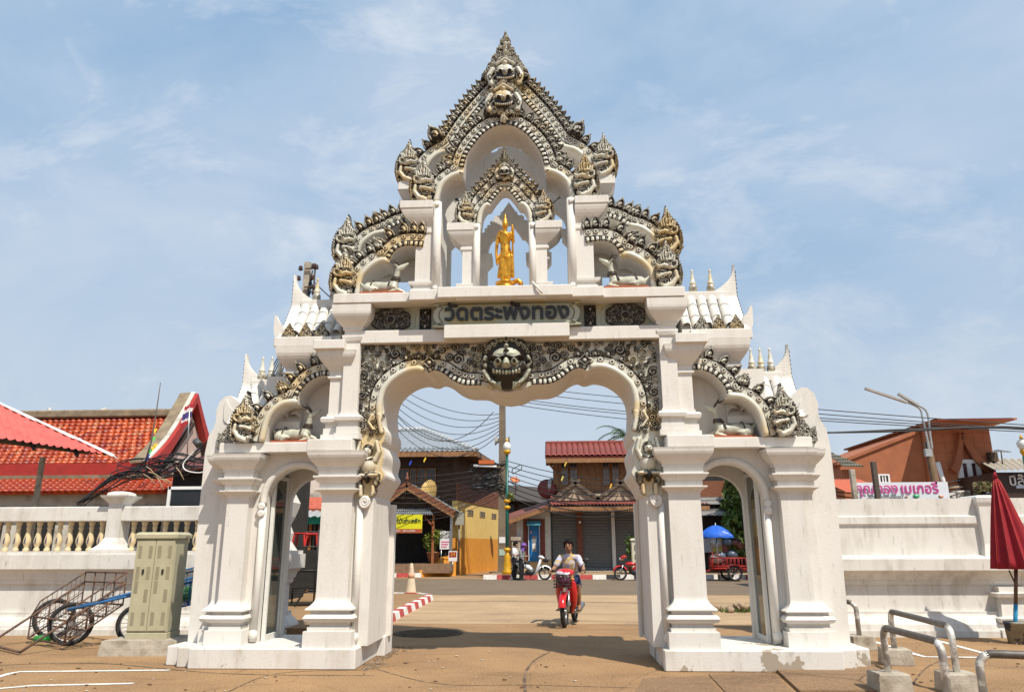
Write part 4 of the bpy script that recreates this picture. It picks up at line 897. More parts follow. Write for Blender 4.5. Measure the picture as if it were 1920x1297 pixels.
bb = [([(0, 0, .50), (.01, 0, .62), (0, 0, .72), (-.005, 0, .84), (0, 0, .93)], [.098, .088, .076, .092, .075], 0, 1.25), ([(0, 0, .93), (0, -.005, 1.01)], [.046, .040], 0), ([(0, -.012, 1.065)], [.062, .066, .084], 0), ([(0, 0, 1.135), (0, 0, 1.17), (0, 0, 1.27)], [.046, .028, .005], 0),
      ([(-.115, 0, .91), (-.165, .0, .76), (-.178, -.01, .60), (-.165, -.03, .45), (-.16, -.04, .40)], [.048, .036, .029, .024, .020], 0), ([(.115, 0, .91), (.165, -.02, .78), (.165, -.10, .84), (.155, -.14, .95), (.155, -.15, 1.0)], [.048, .036, .030, .030, .018], 0),
      ([(-.055, 0, .52), (-.06, -.02, .34), (-.052, -.01, .12), (-.055, -.06, .085)], [.085, .062, .042, .03], 0), ([(.055, 0, .52), (.065, .01, .34), (.06, .01, .12), (.06, -.05, .085)], [.085, .062, .042, .03], 0),
      ([(-.09, .02, .50), (-.13, .03, .22)], [.03, .035], 0), ([(.15, .01, .80), (.15, .02, .50), (.15, .03, .22)], [.020, .022, .034], 0), ([(-.09, -.05, .95), (.02, -.085, .88), (.10, -.06, .80)], [.02, .02, .02], 0), ([(0, .02, .45), (0, .03, .22)], [.075, .082], 0)]
fo = organic('figure', bb, .0085, [GOLD], 2, bu); fo.scale = (.78, .85, 1.0)
m_ = MB(); m_.lathe((0, 0, 0), [(.15, 0), (.155, .03), (.12, .05), (.15, .085), (.155, .10), (.10, .115)], 24); m_.build('base', [GOLD], bu)
m_ = MB(); m_.tube([(.10, .05, .12), (.19, .06, .16), (.235, .06, .12), (.24, .05, .0)], [.03, .045, .04, .028], 10); m_.build('side_foot', [GOLD], bu)
# ================================================================== GROUND, ROAD, KERBS
def ground_mat(name, c1, c2, dark, crack=0.5, jx=None):
    m = bpy.data.materials.new(name); m.use_nodes = True; t = m.node_tree; b = t.nodes['Principled BSDF']; b.inputs['Roughness'].default_value = .85; b.inputs['Specular IOR Level'].default_value = .25
    v = N(t, 'ShaderNodeTexCoord').outputs['Object']
    a = N(t, 'ShaderNodeTexNoise'); a.inputs['Scale'].default_value = .55; a.inputs['Detail'].default_value = 8; a.inputs['Roughness'].default_value = .62; L(t, v, a.inputs['Vector'])
    r = N(t, 'ShaderNodeMapRange'); r.inputs['From Min'].default_value = .35; r.inputs['From Max'].default_value = .65; L(t, a.outputs['Fac'], r.inputs['Value'])
    m1 = N(t, 'ShaderNodeMix', data_type='RGBA'); m1.inputs[6].default_value = (*c1, 1); m1.inputs[7].default_value = (*c2, 1); L(t, r.outputs[0], m1.inputs[0])
    mp_ = N(t, 'ShaderNodeMapping'); mp_.inputs['Scale'].default_value = (.35, 1.6, 1); mp_.inputs['Rotation'].default_value = (0, 0, .25); L(t, v, mp_.inputs['Vector'])
    s = N(t, 'ShaderNodeTexNoise'); s.inputs['Scale'].default_value = 1.1; s.inputs['Detail'].default_value = 9; s.inputs['Roughness'].default_value = .65; L(t, mp_.outputs[0], s.inputs['Vector'])
    r2 = N(t, 'ShaderNodeMapRange'); r2.inputs['From Min'].default_value = .54; r2.inputs['From Max'].default_value = .74; r2.inputs['To Max'].default_value = .75; L(t, s.outputs['Fac'], r2.inputs['Value'])
    m2 = N(t, 'ShaderNodeMix', data_type='RGBA'); m2.inputs[7].default_value = (*dark, 1); L(t, m1.outputs[2], m2.inputs[6]); L(t, r2.outputs[0], m2.inputs[0])
    n5 = N(t, 'ShaderNodeTexNoise'); n5.inputs['Scale'].default_value = 1.6; n5.inputs['Detail'].default_value = 3; L(t, v, n5.inputs['Vector'])
    vm = N(t, 'ShaderNodeVectorMath', operation='MULTIPLY_ADD'); vm.inputs[1].default_value = (.5, .5, 0); L(t, n5.outputs['Color'], vm.inputs[0]); L(t, v, vm.inputs[2])
    vo = N(t, 'ShaderNodeTexVoronoi', feature='DISTANCE_TO_EDGE'); vo.inputs['Scale'].default_value = .38; L(t, vm.outputs[0], vo.inputs['Vector'])
    r3 = N(t, 'ShaderNodeMapRange'); r3.inputs['From Min'].default_value = .002; r3.inputs['From Max'].default_value = .006; r3.inputs['To Min'].default_value = crack; r3.inputs['To Max'].default_value = 0; L(t, vo.outputs['Distance'], r3.inputs['Value'])
    m3 = N(t, 'ShaderNodeMix', data_type='RGBA'); m3.inputs[7].default_value = (dark[0]*.4, dark[1]*.4, dark[2]*.4, 1); L(t, m2.outputs[2], m3.inputs[6]); L(t, r3.outputs[0], m3.inputs[0])
    g = N(t, 'ShaderNodeTexNoise'); g.inputs['Scale'].default_value = 38; g.inputs['Detail'].default_value = 3; L(t, v, g.inputs['Vector'])
    r4 = N(t, 'ShaderNodeMapRange'); r4.inputs['From Min'].default_value = .3; r4.inputs['From Max'].default_value = .7; r4.inputs['To Min'].default_value = .70; r4.inputs['To Max'].default_value = 1.28; L(t, g.outputs['Fac'], r4.inputs['Value'])
    sc2 = N(t, 'ShaderNodeVectorMath', operation='SCALE'); L(t, m3.outputs[2], sc2.inputs[0]); L(t, r4.outputs[0], sc2.inputs['Scale']); 
    csrc = sc2.outputs[0]
    if jx:                                              # pale pebbles of the aggregate worn free
        va = N(t, 'ShaderNodeTexVoronoi'); va.inputs['Scale'].default_value = 26; L(t, v, va.inputs['Vector'])
        vb = N(t, 'ShaderNodeMapRange'); vb.inputs['From Min'].default_value = .16; vb.inputs['From Max'].default_value = .26; vb.inputs['To Min'].default_value = .55; vb.inputs['To Max'].default_value = 0; L(t, va.outputs['Distance'], vb.inputs['Value'])
        vk = N(t, 'ShaderNodeMath', operation='MULTIPLY'); L(t, vb.outputs[0], vk.inputs[0]); L(t, r.outputs[0], vk.inputs[1])
        vmx = N(t, 'ShaderNodeMix', data_type='RGBA'); vmx.inputs[7].default_value = (.46, .33, .20, 1); L(t, csrc, vmx.inputs[6]); L(t, vk.outputs[0], vmx.inputs[0]); csrc = vmx.outputs[2]
    L(t, csrc, b.inputs['Base Color'])
    bn = N(t, 'ShaderNodeBump'); bn.inputs['Strength'].default_value = .25; bn.inputs['Distance'].default_value = .02; L(t, g.outputs['Fac'], bn.inputs['Height']); L(t, bn.outputs[0], b.inputs['Normal'])
    return m
GRD = ground_mat('worn_concrete', (.345, .210, .102), (.235, .140, .069), (.125, .078, .042), .22, True)
ASP = ground_mat('asphalt_road', (.185, .140, .095), (.155, .118, .08), (.095, .073, .052), .2)
mb = MB(); mb.quad((-600, -80, 0), (600, -80, 0), (600, 900, 0), (-600, 900, 0)); tag(mb.build('ground', [GRD]), kind='structure')
mb = MB(); mb.quad((-150, 15.8, .004), (150, 13.6, .004), (150, 25.2, .004), (-150, 27.6, .004)); tag(mb.build('road', [ASP]), kind='structure')
m = MB(); m.quad((-60, 5.9, .002), (150, 5.3, .002), (150, 13.7, .002), (-60, 15.0, .002)); tag(m.build('dusty_apron', [ground_mat('dusty_apron', (.42, .295, .175), (.34, .235, .135), (.22, .15, .09), .2)]), kind='structure')
PAINTW = mat('worn_white_paint', (.72, .70, .66), .7, .12, 5, col2=(.40, .32, .24), c2lo=.54, c2hi=.66, c2scale=14)
PAINTR = mat('worn_red_paint', (.42, .055, .05), .65, .15, 5, col2=(.40, .25, .2), c2lo=.56, c2hi=.7, c2scale=12)
PAINTK = mat('worn_black_paint', (.03, .03, .032), .6, .2)
CONC = mat('raw_concrete', (.40, .35, .28), .9, .18, 7, .35, 30, col2=(.22, .18, .13), c2lo=.5, c2hi=.68, c2scale=4)
YBAND = mat('concrete_kerb', (.42, .36, .28), .9, .15)
def line(pts, w, label):
    P = resample(pts, n=max(3, len(pts)*6)); a, b = offset2(P, w/2), offset2(P, -w/2); m = MB()
    v = [(p[0], p[1], .005) for p in a]+[(p[0], p[1], .005) for p in b]; n = len(P)
    m.add(v, [(i, i+1, n+i+1, n+i) for i in range(n-1)]); o = m.build('parking_line', [PAINTW]); return tag(o, kind='structure')
def gp(x, y): p = on(x, y); return (p.x, p.y)
line([gp(-60, 1285), gp(30, 1259), gp(318, 1256)], .085, ''); line([gp(-60, 1296), gp(60, 1285), gp(250, 1281)], .085, '')
line([gp(1628, 1199), gp(1732, 1231), gp(2050, 1234)], .09, ''); line([gp(1752, 1199), gp(1881, 1234)], .09, '')
def kerb(label, pts, cols, blk=.5, h=.15, w=.16):
    t = thing('kerb', label, 'kerb'); P = resample(pts, blk)
    for i in range(len(P)-1):
        a, b = Vector((*P[i], 0)), Vector((*P[i+1], 0)); d = (b-a); n = Vector((-d.y, d.x, 0)).normalized()*w; e = d.normalized()*.006
        m = MB(); a2, b2 = a+e, b-e
        q = [a2, b2, b2+n, a2+n]; top = [p+Vector((0, 0, h)) for p in q]; top[0] += n*.18; top[1] += n*.18
        m.rings([[tuple(p) for p in q], [tuple(p) for p in top]], 0); m.build('kerb_block', [cols[i % len(cols)]], t)
    return t
kl = [gp(716, 1178), gp(722, 1172), gp(765, 1150), gp(800, 1131), gp(812, 1125)]
kl = [(x, y) for x, y in cat_rom(kl, 4)]
xe, ye = kl[-1]; kl += [(xe-.10, ye+.45), (xe-.5, ye+.9), (xe-1.2, ye+1.2), (xe-3, ye+1.4), (xe-8, ye+1.5)]
kerb('low red and white kerb curving away just behind the gate', [p for p in cat_rom([kl[0], kl[8], kl[16]]+kl[17:], 6)], [PAINTR, PAINTW], .55, .15, .2)
m = MB(); yb = ye+1.35
m.prism([(p[0]-.12, p[1]) for p in cat_rom([kl[0], kl[8], kl[16]]+kl[17:], 4)]+[(-30, yb), (-30, 3.6), (kl[0][0]-.12, 3.6)], 0, .13)
m.v = [(x, z, y) for x, y, z in m.v]; tag(m.build('pavement', [ground_mat('pavement_concrete', (.305, .185, .09), (.255, .156, .077), (.15, .095, .052), .3)]), kind='structure')
k0 = on(722, 1083); 
kerb('red and white kerb in front of the house with the yellow banner', [(-16, 28.3), (-6.1, 28.3)], [PAINTR, PAINTW], .6, .2, .18)
kerb('kerb striped red then black along the grey shutters', [(-2.75, 25.75), (13, 25.72)], [PAINTW, PAINTR, PAINTW, PAINTR, PAINTW, PAINTR, PAINTW, PAINTR, PAINTW, PAINTK, PAINTW, PAINTK, PAINTW, PAINTK, PAINTW, PAINTK, PAINTW, PAINTK], .62, .2, .18)
FPV = ground_mat('far_pavement_paving', (.36, .25, .15), (.30, .21, .125), (.2, .14, .09), .3)
m = MB(); m.box(-2.6, 60, 25.93, 31.6, 0, .185); m.box(-60, -6.2, 28.5, 31.6, .0, .185); tag(m.build('far_pavement', [FPV]), kind='structure')
def mark(pts, w, mtl, z):
    P = resample(cat_rom(pts, 10), .12); n = len(P); ww = w*(1+.4*np.sin(np.arange(n)*1.7)*np.cos(np.arange(n)*.6)); a_, b_ = offset2(P, ww/2), offset2(P, -ww/2); m = MB()
    m.add([(p[0], p[1], z) for p in a_]+[(p[0], p[1], z) for p in b_], [(i, i+1, n+i+1, n+i) for i in range(n-1)]); return tag(m.build('ground_mark', [mtl]), kind='structure')
TAR = mat('tar_seam', (.10, .065, .04), .9, .3, 8, col2=(.24, .155, .09), c2lo=.5, c2hi=.62, c2scale=6)
mark([gp(985, 1300), gp(985, 1262), gp(1003, 1237), gp(1030, 1222)], .035, TAR, .003); mark([gp(640, 1230), gp(800, 1278), gp(1010, 1284), gp(1300, 1292)], .022, TAR, .0025)
mark([gp(745, 1162), gp(900, 1163), gp(1060, 1164), gp(1216, 1166)], .05, TAR, .003); mark([gp(745, 1149), gp(950, 1150), gp(1214, 1151)], .04, TAR, .003); mark([gp(725, 1128), gp(950, 1127), gp(1214, 1130)], .10, TAR, .0055)
mark([gp(-40, 1248), gp(180, 1243), gp(420, 1262), gp(700, 1266)], .03, TAR, .003); mark([gp(420, 1300), gp(520, 1262), gp(690, 1255)], .02, TAR, .0025); mark([gp(1240, 1268), gp(1330, 1272), gp(1460, 1262), gp(1650, 1256)], .03, TAR, .003); mark([gp(1700, 1300), gp(1760, 1240), gp(1920, 1226)], .02, TAR, .003)
lit = MB()
for k in range(150):
    p = on(random.uniform(0, 1920), random.uniform(1205, 1300)); s_ = random.uniform(.006, .02); lit.ball((p.x, p.y, .004+s_*.3), s_*random.uniform(1, 2), s_, s_*.4, random.choice((0, 0, 1)), 5, 3)
tag(lit.build('litter', [mat('dry_leaf_bits', (.16, .09, .045), .9), mat('pale_grit', (.5, .42, .32), .9)]), 'scattered dry leaf bits and grit on the forecourt', 'litter', kind='stuff')
# manhole grate
mh = thing('manhole_cover', 'round dark cast iron drain cover set in the shaded ground', 'manhole', (*gp(803, 1187), .006))
IRON = mat('cast_iron', (.11, .082, .058), .9, .35, 9, spec=.1)
m = MB(); m.lathe((0, 0, 0), [(.62, -.004), (.62, .006), (.56, .010), (.55, .006), (.02, .006)], 40); m.build('rim', [IRON], mh)
for i in range(-9, 10):
    y = i*.056; w = math.sqrt(.52**2-y*y) if abs(y) < .52 else 0
    if w > .05: m = MB(); m.box(-w, w, y-.015, y+.015, .005, .016); m.build('bar', [IRON], mh)
# cracked slabs before the right-hand plinth
sl_t = thing('cracked_slabs', 'cracked dark concrete slabs in front of the right plinth', 'slabs')
SLB = ground_mat('slab_concrete', (.25, .155, .085), (.20, .125, .07), (.11, .07, .045), .7)
for poly, h in (([(1455, 1258), (1640, 1250), (1660, 1300), (1500, 1300)], .035), ([(1330, 1266), (1446, 1260), (1490, 1300), (1362, 1300)], .012), ([(1205, 1272), (1322, 1267), (1354, 1300), (1190, 1300)], .008)):
    q = [gp(*p) for p in poly]; m = MB(); m.rings([[(x, y, .001) for x, y in q], [(x, y, h) for x, y in q]]); m.build('slab', [SLB], sl_t)
# rubble with weeds seen through the right arch
rb = thing('rubble_heap', 'low heap of broken brick with grass at the pavement edge', 'rubble', (*gp(1390, 1146), 0))
RUB = mat('rubble_stone', (.34, .24, .16), .9, .3, 8, .5, 20); GRS = mat('weeds', (.10, .14, .035), .8, .3)
for i in range(26):
    x, y = random.gauss(0, .42), random.gauss(0, .2); s_ = random.uniform(.03, .11); m = MB()
    m.ball((0, 0, 0), s_*1.4, s_, s_*.7, 0, 6, 4); o = m.build('stone', [RUB], rb); o.location = (x, y, s_*.4+.10*math.exp(-(x*x*4+y*y*12))); o.rotation_euler = (random.random(), random.random(), random.random()*6)
m = MB()
for i in range(420):
    x, y = random.gauss(.15, .45), random.gauss(-.05, .2); h = random.uniform(.05, .16); a = random.random()*6.3; d = .012
    m.add([(x-d*math.cos(a), y-d*math.sin(a), 0), (x+d*math.cos(a), y+d*math.sin(a), 0), (x+random.gauss(0, .04), y+random.gauss(0, .04), h)], [(0, 1, 2)])
o = m.build('weeds', [GRS], rb); o['kind'] = 'stuff'
db = MB()
for i in range(260):
    t = random.random(); p0, p1 = on(672, 1256), on(735, 1212); p = p0.lerp(p1, t)+Vector((abs(random.gauss(0, .09))+.02, random.gauss(0, .05), .004)); s_ = random.uniform(.008, .026)
    db.ball(p, s_*1.3, s_, s_*.5, 0, 5, 3)
o = tag(db.build('grit', [mat('grit', (.20, .14, .09), .95, .3)]), 'dark dirt and dry leaves swept against the left plinth', 'dirt', kind='stuff')

# ================================================================== LEFT SIDE
# boundary wall with balustrade
WY = 3.75
bw = thing('balustrade_wall', 'white moulded temple wall with cream balusters behind the handcarts', 'wall')
def wprof(zl): return [(0, .20), (.10, .20), (.10, .17), (.16, .16), (.24, .115), (.30, .06), (.34, .05), (.38, .05), (.38, .0), (.86, 0), (.86, .03), (.90, .05), (.94, .05), (.96, .07), (1.05, .10), (1.12, .15), (1.13, .20), (zl, .20)]
xr, xl = -4.11, -26
m = MB(); m.loft((xl+xr)/2, WY+.20, (xr-xl)/2-.2, .20, wprof(1.38)+[(1.38, .16), (1.44, .16), (1.44, .12)]); m.build('wall_base', [WALLW], bw)
m = MB(); m.box(xl, -4.62, WY+.06, WY+.36, 1.98, 2.25, 0, .015); m.build('rail', [WALLW], bw)
m = MB(); m.loft(-4.55, WY+.20, .16, .17, [(1.44, .05), (1.52, .05), (1.56, 0), (2.0, .0), (2.1, .10), (2.25, .14), (2.26, .10), (2.4, .04)]); m.loft(-4.42, WY+.2, .08, .12, [(1.44, .12), (1.6, .03), (1.75, .05), (1.9, .0), (2.05, .06), (2.3, .12), (2.5, .03)]); m.build('end_pier', [WALLW], bw)
BALC = mat('cream_baluster', (.60, .47, .28), .5, .14, 9); BLUE = mat('blue_pattern', (.08, .09, .16), .5, .2)
prof = [(.055, 0), (.055, .05), (.045, .06), (.035, .08), (.05, .12), (.068, .17), (.066, .22), (.05, .30), (.036, .36), (.034, .40), (.045, .42), (.045, .44), (.036, .46), (.05, .50), (.055, .52), (.055, .56)]
bm_ = MB().lathe((0, 0, 0), prof, 12).mesh('baluster', [BALC])
pm = MB(); pm.add([(-.012, -.069, .15), (.012, -.069, .15), (.016, -.066, .22), (-.016, -.066, .22), (0, -.052, .29)], [(0, 1, 2, 3), (3, 2, 4)]); pmm = pm.mesh('painted_flower', [BLUE])
posts = [-7.62, -12.9, -18.2]
x = -4.85
while x > -16:
    if all(abs(x-p) > .30 for p in posts):
        o = link('baluster', bm_, bw, (x, WY+.21, 1.43)); link('painted_flower', pmm, o)
    x -= .205
for px_ in posts[:2]:
    m = MB(); m.loft(px_, WY+.20, .13, .17, [(1.40, .17), (1.47, .17), (1.50, .12), (1.56, .06), (1.68, 0), (2.30, 0), (2.36, .05), (2.42, .11), (2.45, .12), (2.455, .04), (2.50, .03), (2.53, -.04)]); m.build('post', [WALLW], bw)
# telecom cabinet on its concrete block
cb = thing('utility_cabinet', 'beige louvred steel utility cabinet left of the gate', 'cabinet', (-5.45, 1.55, .20), R(4))
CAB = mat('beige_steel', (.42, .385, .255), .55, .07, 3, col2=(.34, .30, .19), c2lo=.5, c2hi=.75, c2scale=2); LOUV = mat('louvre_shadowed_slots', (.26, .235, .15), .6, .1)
cb.scale = (.75, 1, .90)
m = MB(); m.box(-.40, .40, -.21, .25, .10, 1.60, 0, .012); m.build('body', [CAB], cb)
m = MB(); m.loft(0, .02, .44, .27, [(1.60, 0), (1.66, .0), (1.70, -.05)]); m.build('cap', [CAB], cb)
m = MB(); m.box(-.41, .41, -.225, .26, 0, .10, 0, .008); m.build('skirt', [CAB], cb)
for k, (x0, x1) in enumerate(((-.385, -.005), (.005, .385))):
    m = MB(); m.box(x0, x1, -.228, -.211, .13, 1.57, 0, .006); d = m.build('door', [CAB], cb)
    for zz in (.22, .58, .94, 1.28):
        for xx in (x0+.05, x1-.12):
            if zz == .58 and xx == x0+.05: zz2 = zz+.14
            else: zz2 = zz
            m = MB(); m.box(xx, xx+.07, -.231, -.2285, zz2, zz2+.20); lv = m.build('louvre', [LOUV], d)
    m = MB(); m.box((x0+x1)/2-.022, (x0+x1)/2+.022, -.24, -.2285, 1.02, 1.10, 0, .005); m.build('handle', [mat('black_plastic', (.02, .02, .02), .4)], d)
cbb = MB(); cbb.loft(0, 0, .62, .40, [(0, .02), (.10, .01), (.205, -.01)]); o = tag(cbb.build('concrete_block', [CONC]), 'rough stained concrete block under the beige cabinet', 'block'); o.location = (-5.36, 1.52, 0); o.rotation_euler = (0, 0, R(3))

RUST = mat('rusty_steel', (.14, .075, .045), .8, .3, 14, col2=(.05, .04, .04), c2lo=.45, c2hi=.62, c2scale=9)
BLUEP = mat('blue_painted_steel', (.02, .11, .27), .45, .2, 9, col2=(.12, .07, .05), c2lo=.6, c2hi=.7, c2scale=8)
TYRE = mat('tyre_rubber', (.022, .021, .020), .75, .2); STEEL = mat('bright_steel', (.45, .45, .44), .35, .1, metal=.9); GREENB = mat('green_sack', (.16, .50, .05), .5, .35, 9, col2=(.5, .6, .35), c2lo=.5, c2hi=.6, c2scale=9)
def wheel(parent, c, r, w, axis_rot=0.0, spokes=16, name='wheel', rimm=None, tw=.028):
    """A spoked wheel in the plane of y,z turned by axis_rot about z."""
    e = bpy.data.objects.new(name, None); COL.objects.link(e); e.parent = parent; e.location = c; e.rotation_euler = (0, 0, axis_rot)
    ring = lambda rr, n=28: [(0, rr*math.cos(a), rr*math.sin(a)) for a in np.linspace(0, 2*math.pi, n+1)]
    m = MB(); m.tube(ring(r-w), w, 8); m.build('tyre', [TYRE], e)
    m = MB(); m.tube(ring(r-2*w-.005), .011, 6); m.build('rim', [rimm or STEEL], e)
    m = MB(); m.tube([(-.05, 0, 0), (.05, 0, 0)], .035, 10); m.build('hub', [rimm or STEEL], e)
    m = MB()
    for k in range(spokes):
        a = 2*math.pi*k/spokes; q = .03 if k % 2 else -.03
        m.tube([(q, .03*math.cos(a), .03*math.sin(a)), (0, (r-2*w)*math.cos(a+.25), (r-2*w)*math.sin(a+.25))], .0035, 4)
    o = m.build('spokes', [rimm or STEEL], e); o['kind'] = 'stuff'
    return e
def handcart(label, P0, P1, P2, P3, mt, wheels, load=None, depth=.34):
    """Two long shafts P0-P1 (far) and P2-P3 (near): low grips at the first point, tray between the raised halves."""
    t = thing('handcart', label, 'handcart'); P0, P1, P2, P3 = map(Vector, (P0, P1, P2, P3)); mtl = [mt]
    for a, b in ((P0, P1), (P2, P3)): MB().tube([a, a.lerp(b, .25)+Vector((0, 0, .0)), b], .020, 8).build('shaft', mtl, t)
    MB().tube([P0, P2], .020, 8).build('grip', mtl, t)
    for k, f in enumerate((.42, .62, .82, 1.0)):
        a, b = P0.lerp(P1, f), P2.lerp(P3, f); dn = Vector((0, 0, -depth))
        MB().tube([a, a+dn, b+dn, b], .014, 6).build('rib', mtl, t)
        if k in (0, 3): MB().tube([a, b], .016, 6).build('crossbar', mtl, t)
    for (A, B) in ((P0, P1), (P2, P3)):
        MB().tube([A.lerp(B, .42)+Vector((0, 0, -depth)), B+Vector((0, 0, -depth))], .015, 6).build('lower_rail', mtl, t)
        MB().tube([A.lerp(B, .42)+Vector((0, 0, -depth*.5)), B+Vector((0, 0, -depth*.5))], .010, 6).build('side_rail', mtl, t)
        e1, e2 = A.lerp(B, .5)+Vector((0, 0, .16)), B+Vector((0, 0, .16))
        MB().tube([A.lerp(B, .42), e1, e2, B], .013, 6).build('guard', mtl, t)
    m = MB()
    for i in range(13):
        f = .42+.58*i/12; a, b = P0.lerp(P1, f)+Vector((0, 0, -depth-.005)), P2.lerp(P3, f)+Vector((0, 0, -depth-.005)); m.tube([a, b], .004, 4)
    for i in range(9):
        g = i/8; a, b = P0.lerp(P2, g), P1.lerp(P3, g); m.tube([a.lerp(b, .42)+Vector((0, 0, -depth-.008)), b+Vector((0, 0, -depth-.008))], .004, 4)
    o = m.build('wire_floor', mtl, t); o['kind'] = 'stuff'
    for (c, ar) in wheels: wheel(t, c, c[2], .032, ar, 18)
    for i in range(5):
        a, b = P1.lerp(P3, i/4), P1.lerp(P3, i/4); MB().tube([a+Vector((0, 0, .16)), b+Vector((0, 0, -depth))], .012, 5).build('end_bar', mtl, t)
    MB().tube([P1+Vector((0, 0, .16)), P3+Vector((0, 0, .16))], .016, 6).build('end_rail', mtl, t)
    for (A, B) in ((P0, P1), (P2, P3)):
        m = MB()
        for i in range(12): f = .42+.58*i/11; q = A.lerp(B, f); m.tube([q+Vector((0, 0, .15 if f > .5 else 0)), q+Vector((0, 0, -depth))], .0045, 4)
        for i in range(4): m.tube([A.lerp(B, .42)+Vector((0, 0, -depth*(i+.5)/4)), B+Vector((0, 0, -depth*(i+.5)/4))], .0045, 4)
        o = m.build('wire_side', mtl, t); o['kind'] = 'stuff'
    return t
handcart('rusty brown handcart with long shafts resting on the ground', on(-22, 1207, .05), (-7.62, 3.15, .93), on(38, 1222, .04), (-6.42, 2.35, .95), RUST, [((-8.0, 3.05, .33), R(-62)), ((-7.15, 2.2, .33), R(-62))])
handcart('blue painted handcart half hidden behind the beige cabinet', (-6.9, 2.0, .62), (-5.2, 2.75, 1.08), (-6.75, 1.45, .60), (-4.75, 2.0, 1.06), BLUEP, [((-6.15, 2.35, .31), R(-70)), ((-5.75, 1.98, .31), R(-70))])
m = MB()
for i in range(5): m.ball((-5.9+.16*i, 2.18+.05*i, .55+.07*i), .22, .16, .09, 0, 10, 6)
tag(m.build('green_sacks', [GREENB]), 'bright green plastic sacks lying in the blue handcart', 'sack')
m = MB(); m.tube([(-7.7, 2.2, .10), (-7.45, 2.15, .12), (-7.35, 2.13, .13)], [.05, .055, .03], 8); tag(m.build('green_bottle', [mat('green_plastic', (.03, .36, .06), .3)]), 'green plastic bottle lying under the rusty handcart', 'bottle')
# wheel of a cycle standing behind the cabinet
bk = thing('parked_bicycle', 'dark bicycle standing between the cabinet and the gate', 'bicycle', (-4.72, 2.35, 0)); wheel(bk, (0, 0, .36), .36, .026, R(25), 20); wheel(bk, (-.45, .95, .36), .36, .026, R(25), 20)
m = MB(); m.tube([(0, 0, .36), (-.1, .22, .85), (-.38, .8, .80), (-.45, .95, .36), (-.2, .45, .34), (-.1, .22, .85)], .018, 8); m.build('frame', [mat('black_enamel', (.02, .02, .025), .35)], bk)
m = MB(); m.tube([(.22, .20, 1.0), (.05, .15, .98), (-.1, .2, .98), (-.25, .05, 1.0)], .014, 6); m.build('handlebar', [STEEL], bk); m = MB(); m.ball((-.38, .8, .9), .09, .14, .04); m.build('saddle', [TYRE], bk)

# temple hall with orange tiled roofs
ht = thing('temple_hall', 'temple hall with two tiers of glazed orange roof tiles and red bargeboards', 'building')
TIL = mat('orange_roof_tile', (.30, .036, .007), .38, .35, 2.2, spec=.3, col2=(.17, .017, .006), c2lo=.5, c2hi=.6, c2scale=2.2)
REDP = mat('red_paint', (.36, .03, .022), .5, .12); CRM = mat('stained_white_wall', (.58, .54, .47), .8, .12, 3, col2=(.20, .17, .13), c2lo=.52, c2hi=.7, c2scale=1.4)
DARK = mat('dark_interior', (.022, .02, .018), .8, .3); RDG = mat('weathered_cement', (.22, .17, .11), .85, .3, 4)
eY, rY = 12.0, 14.4
pe, pr = at(278, 866, eY), at(338, 800, rY); GX = pe.x; ez, rz_ = pe.z, pr.z+.35
zt2, zb2 = at(200, 890, 11.4).z, at(200, 919, 10.6).z
def sl_pt(x, t): return Vector((x, eY+(rY-eY)*t, ez+(rz_-ez)*(t**1.12)))
m = MB(); n = 8
m.rings([[tuple(sl_pt(x, t)) for t in np.linspace(0, 1, n)]+[(x, 2*rY-eY, ez), (x, eY, ez)] for x in (GX-16, GX-.15)]); roof = m.build('upper_roof', [TIL], ht)
tw, th = .205, .215
slope = math.atan2(rz_-ez, rY-eY); SL = math.hypot(rz_-ez, rY-eY); nr = int(SL/th)
tm = MB(); ring = []
for t in (0, .5, 1):
    ring.append([(tw*.5*math.sin(a*.5)*1.02, 0, 0) for a in ()])
def tile_mesh():
    m = MB(); nx = 6; v = []
    for j, y in enumerate((0.0, .5, 1.0, 1.18)):
        for i in range(nx+1):
            u = i/nx-.5; yy = y*th-(0.05*math.cos(u*math.pi) if j == 0 else 0); v.append((u*tw*1.02, yy, .035*(1-y*.75)+.022*math.cos(u*2*math.pi)))
    f = [(j*(nx+1)+i, j*(nx+1)+i+1, (j+1)*(nx+1)+i+1, (j+1)*(nx+1)+i) for j in range(3) for i in range(nx)]
    v2 = [(x, y, -.01) for x, y, z in v[:nx+1]]; o = len(v); v += v2; f += [(o+i, o+i+1, i+1, i) for i in range(nx)]
    m.add(v, f, 0, True); return m.mesh('roof_tile', [TIL])
TM = tile_mesh(); TMV = [TM]
for nm_, cc in (('orange_tile_pale', (.44, .075, .014)), ('orange_tile_dark', (.21, .020, .008)), ('orange_tile_dusty', (.36, .10, .04))):
    q_ = TM.copy(); q_.materials.clear(); q_.materials.append(mat(nm_, cc, .36, .3, 2.2)); TMV.append(q_)
cnt = 0; rest = MB()
def tile_at(x, t, off):
    p = sl_pt(x, t); q = sl_pt(x, min(1, t+.03)); d = (q-p).normalized(); return p, math.atan2(d.z, d.y)
vm0 = [v.co.copy() for v in TM.vertices]; vf0 = [tuple(p.vertices) for p in TM.polygons]
for r_ in range(nr):
    for c in range(66):
        x = GX-.42-tw*c-(tw/2 if r_ % 2 else 0); p, a = tile_at(x, (r_+.02)/nr, 0)
        if c < 24 and cnt < 290:
            o = link('roof_tile', random.choice(TMV+[TM, TM, TMV[1]]), roof, p+Vector((random.gauss(0, .008), 0, 0)), (a+random.gauss(0, .02), random.gauss(0, .03), random.gauss(0, .03))); cnt += 1
        else:
            mt_ = Matrix.Translation(p) @ Matrix.Rotation(a, 4, 'X'); rest.add([tuple(mt_ @ v) for v in vm0], vf0, 0, True)
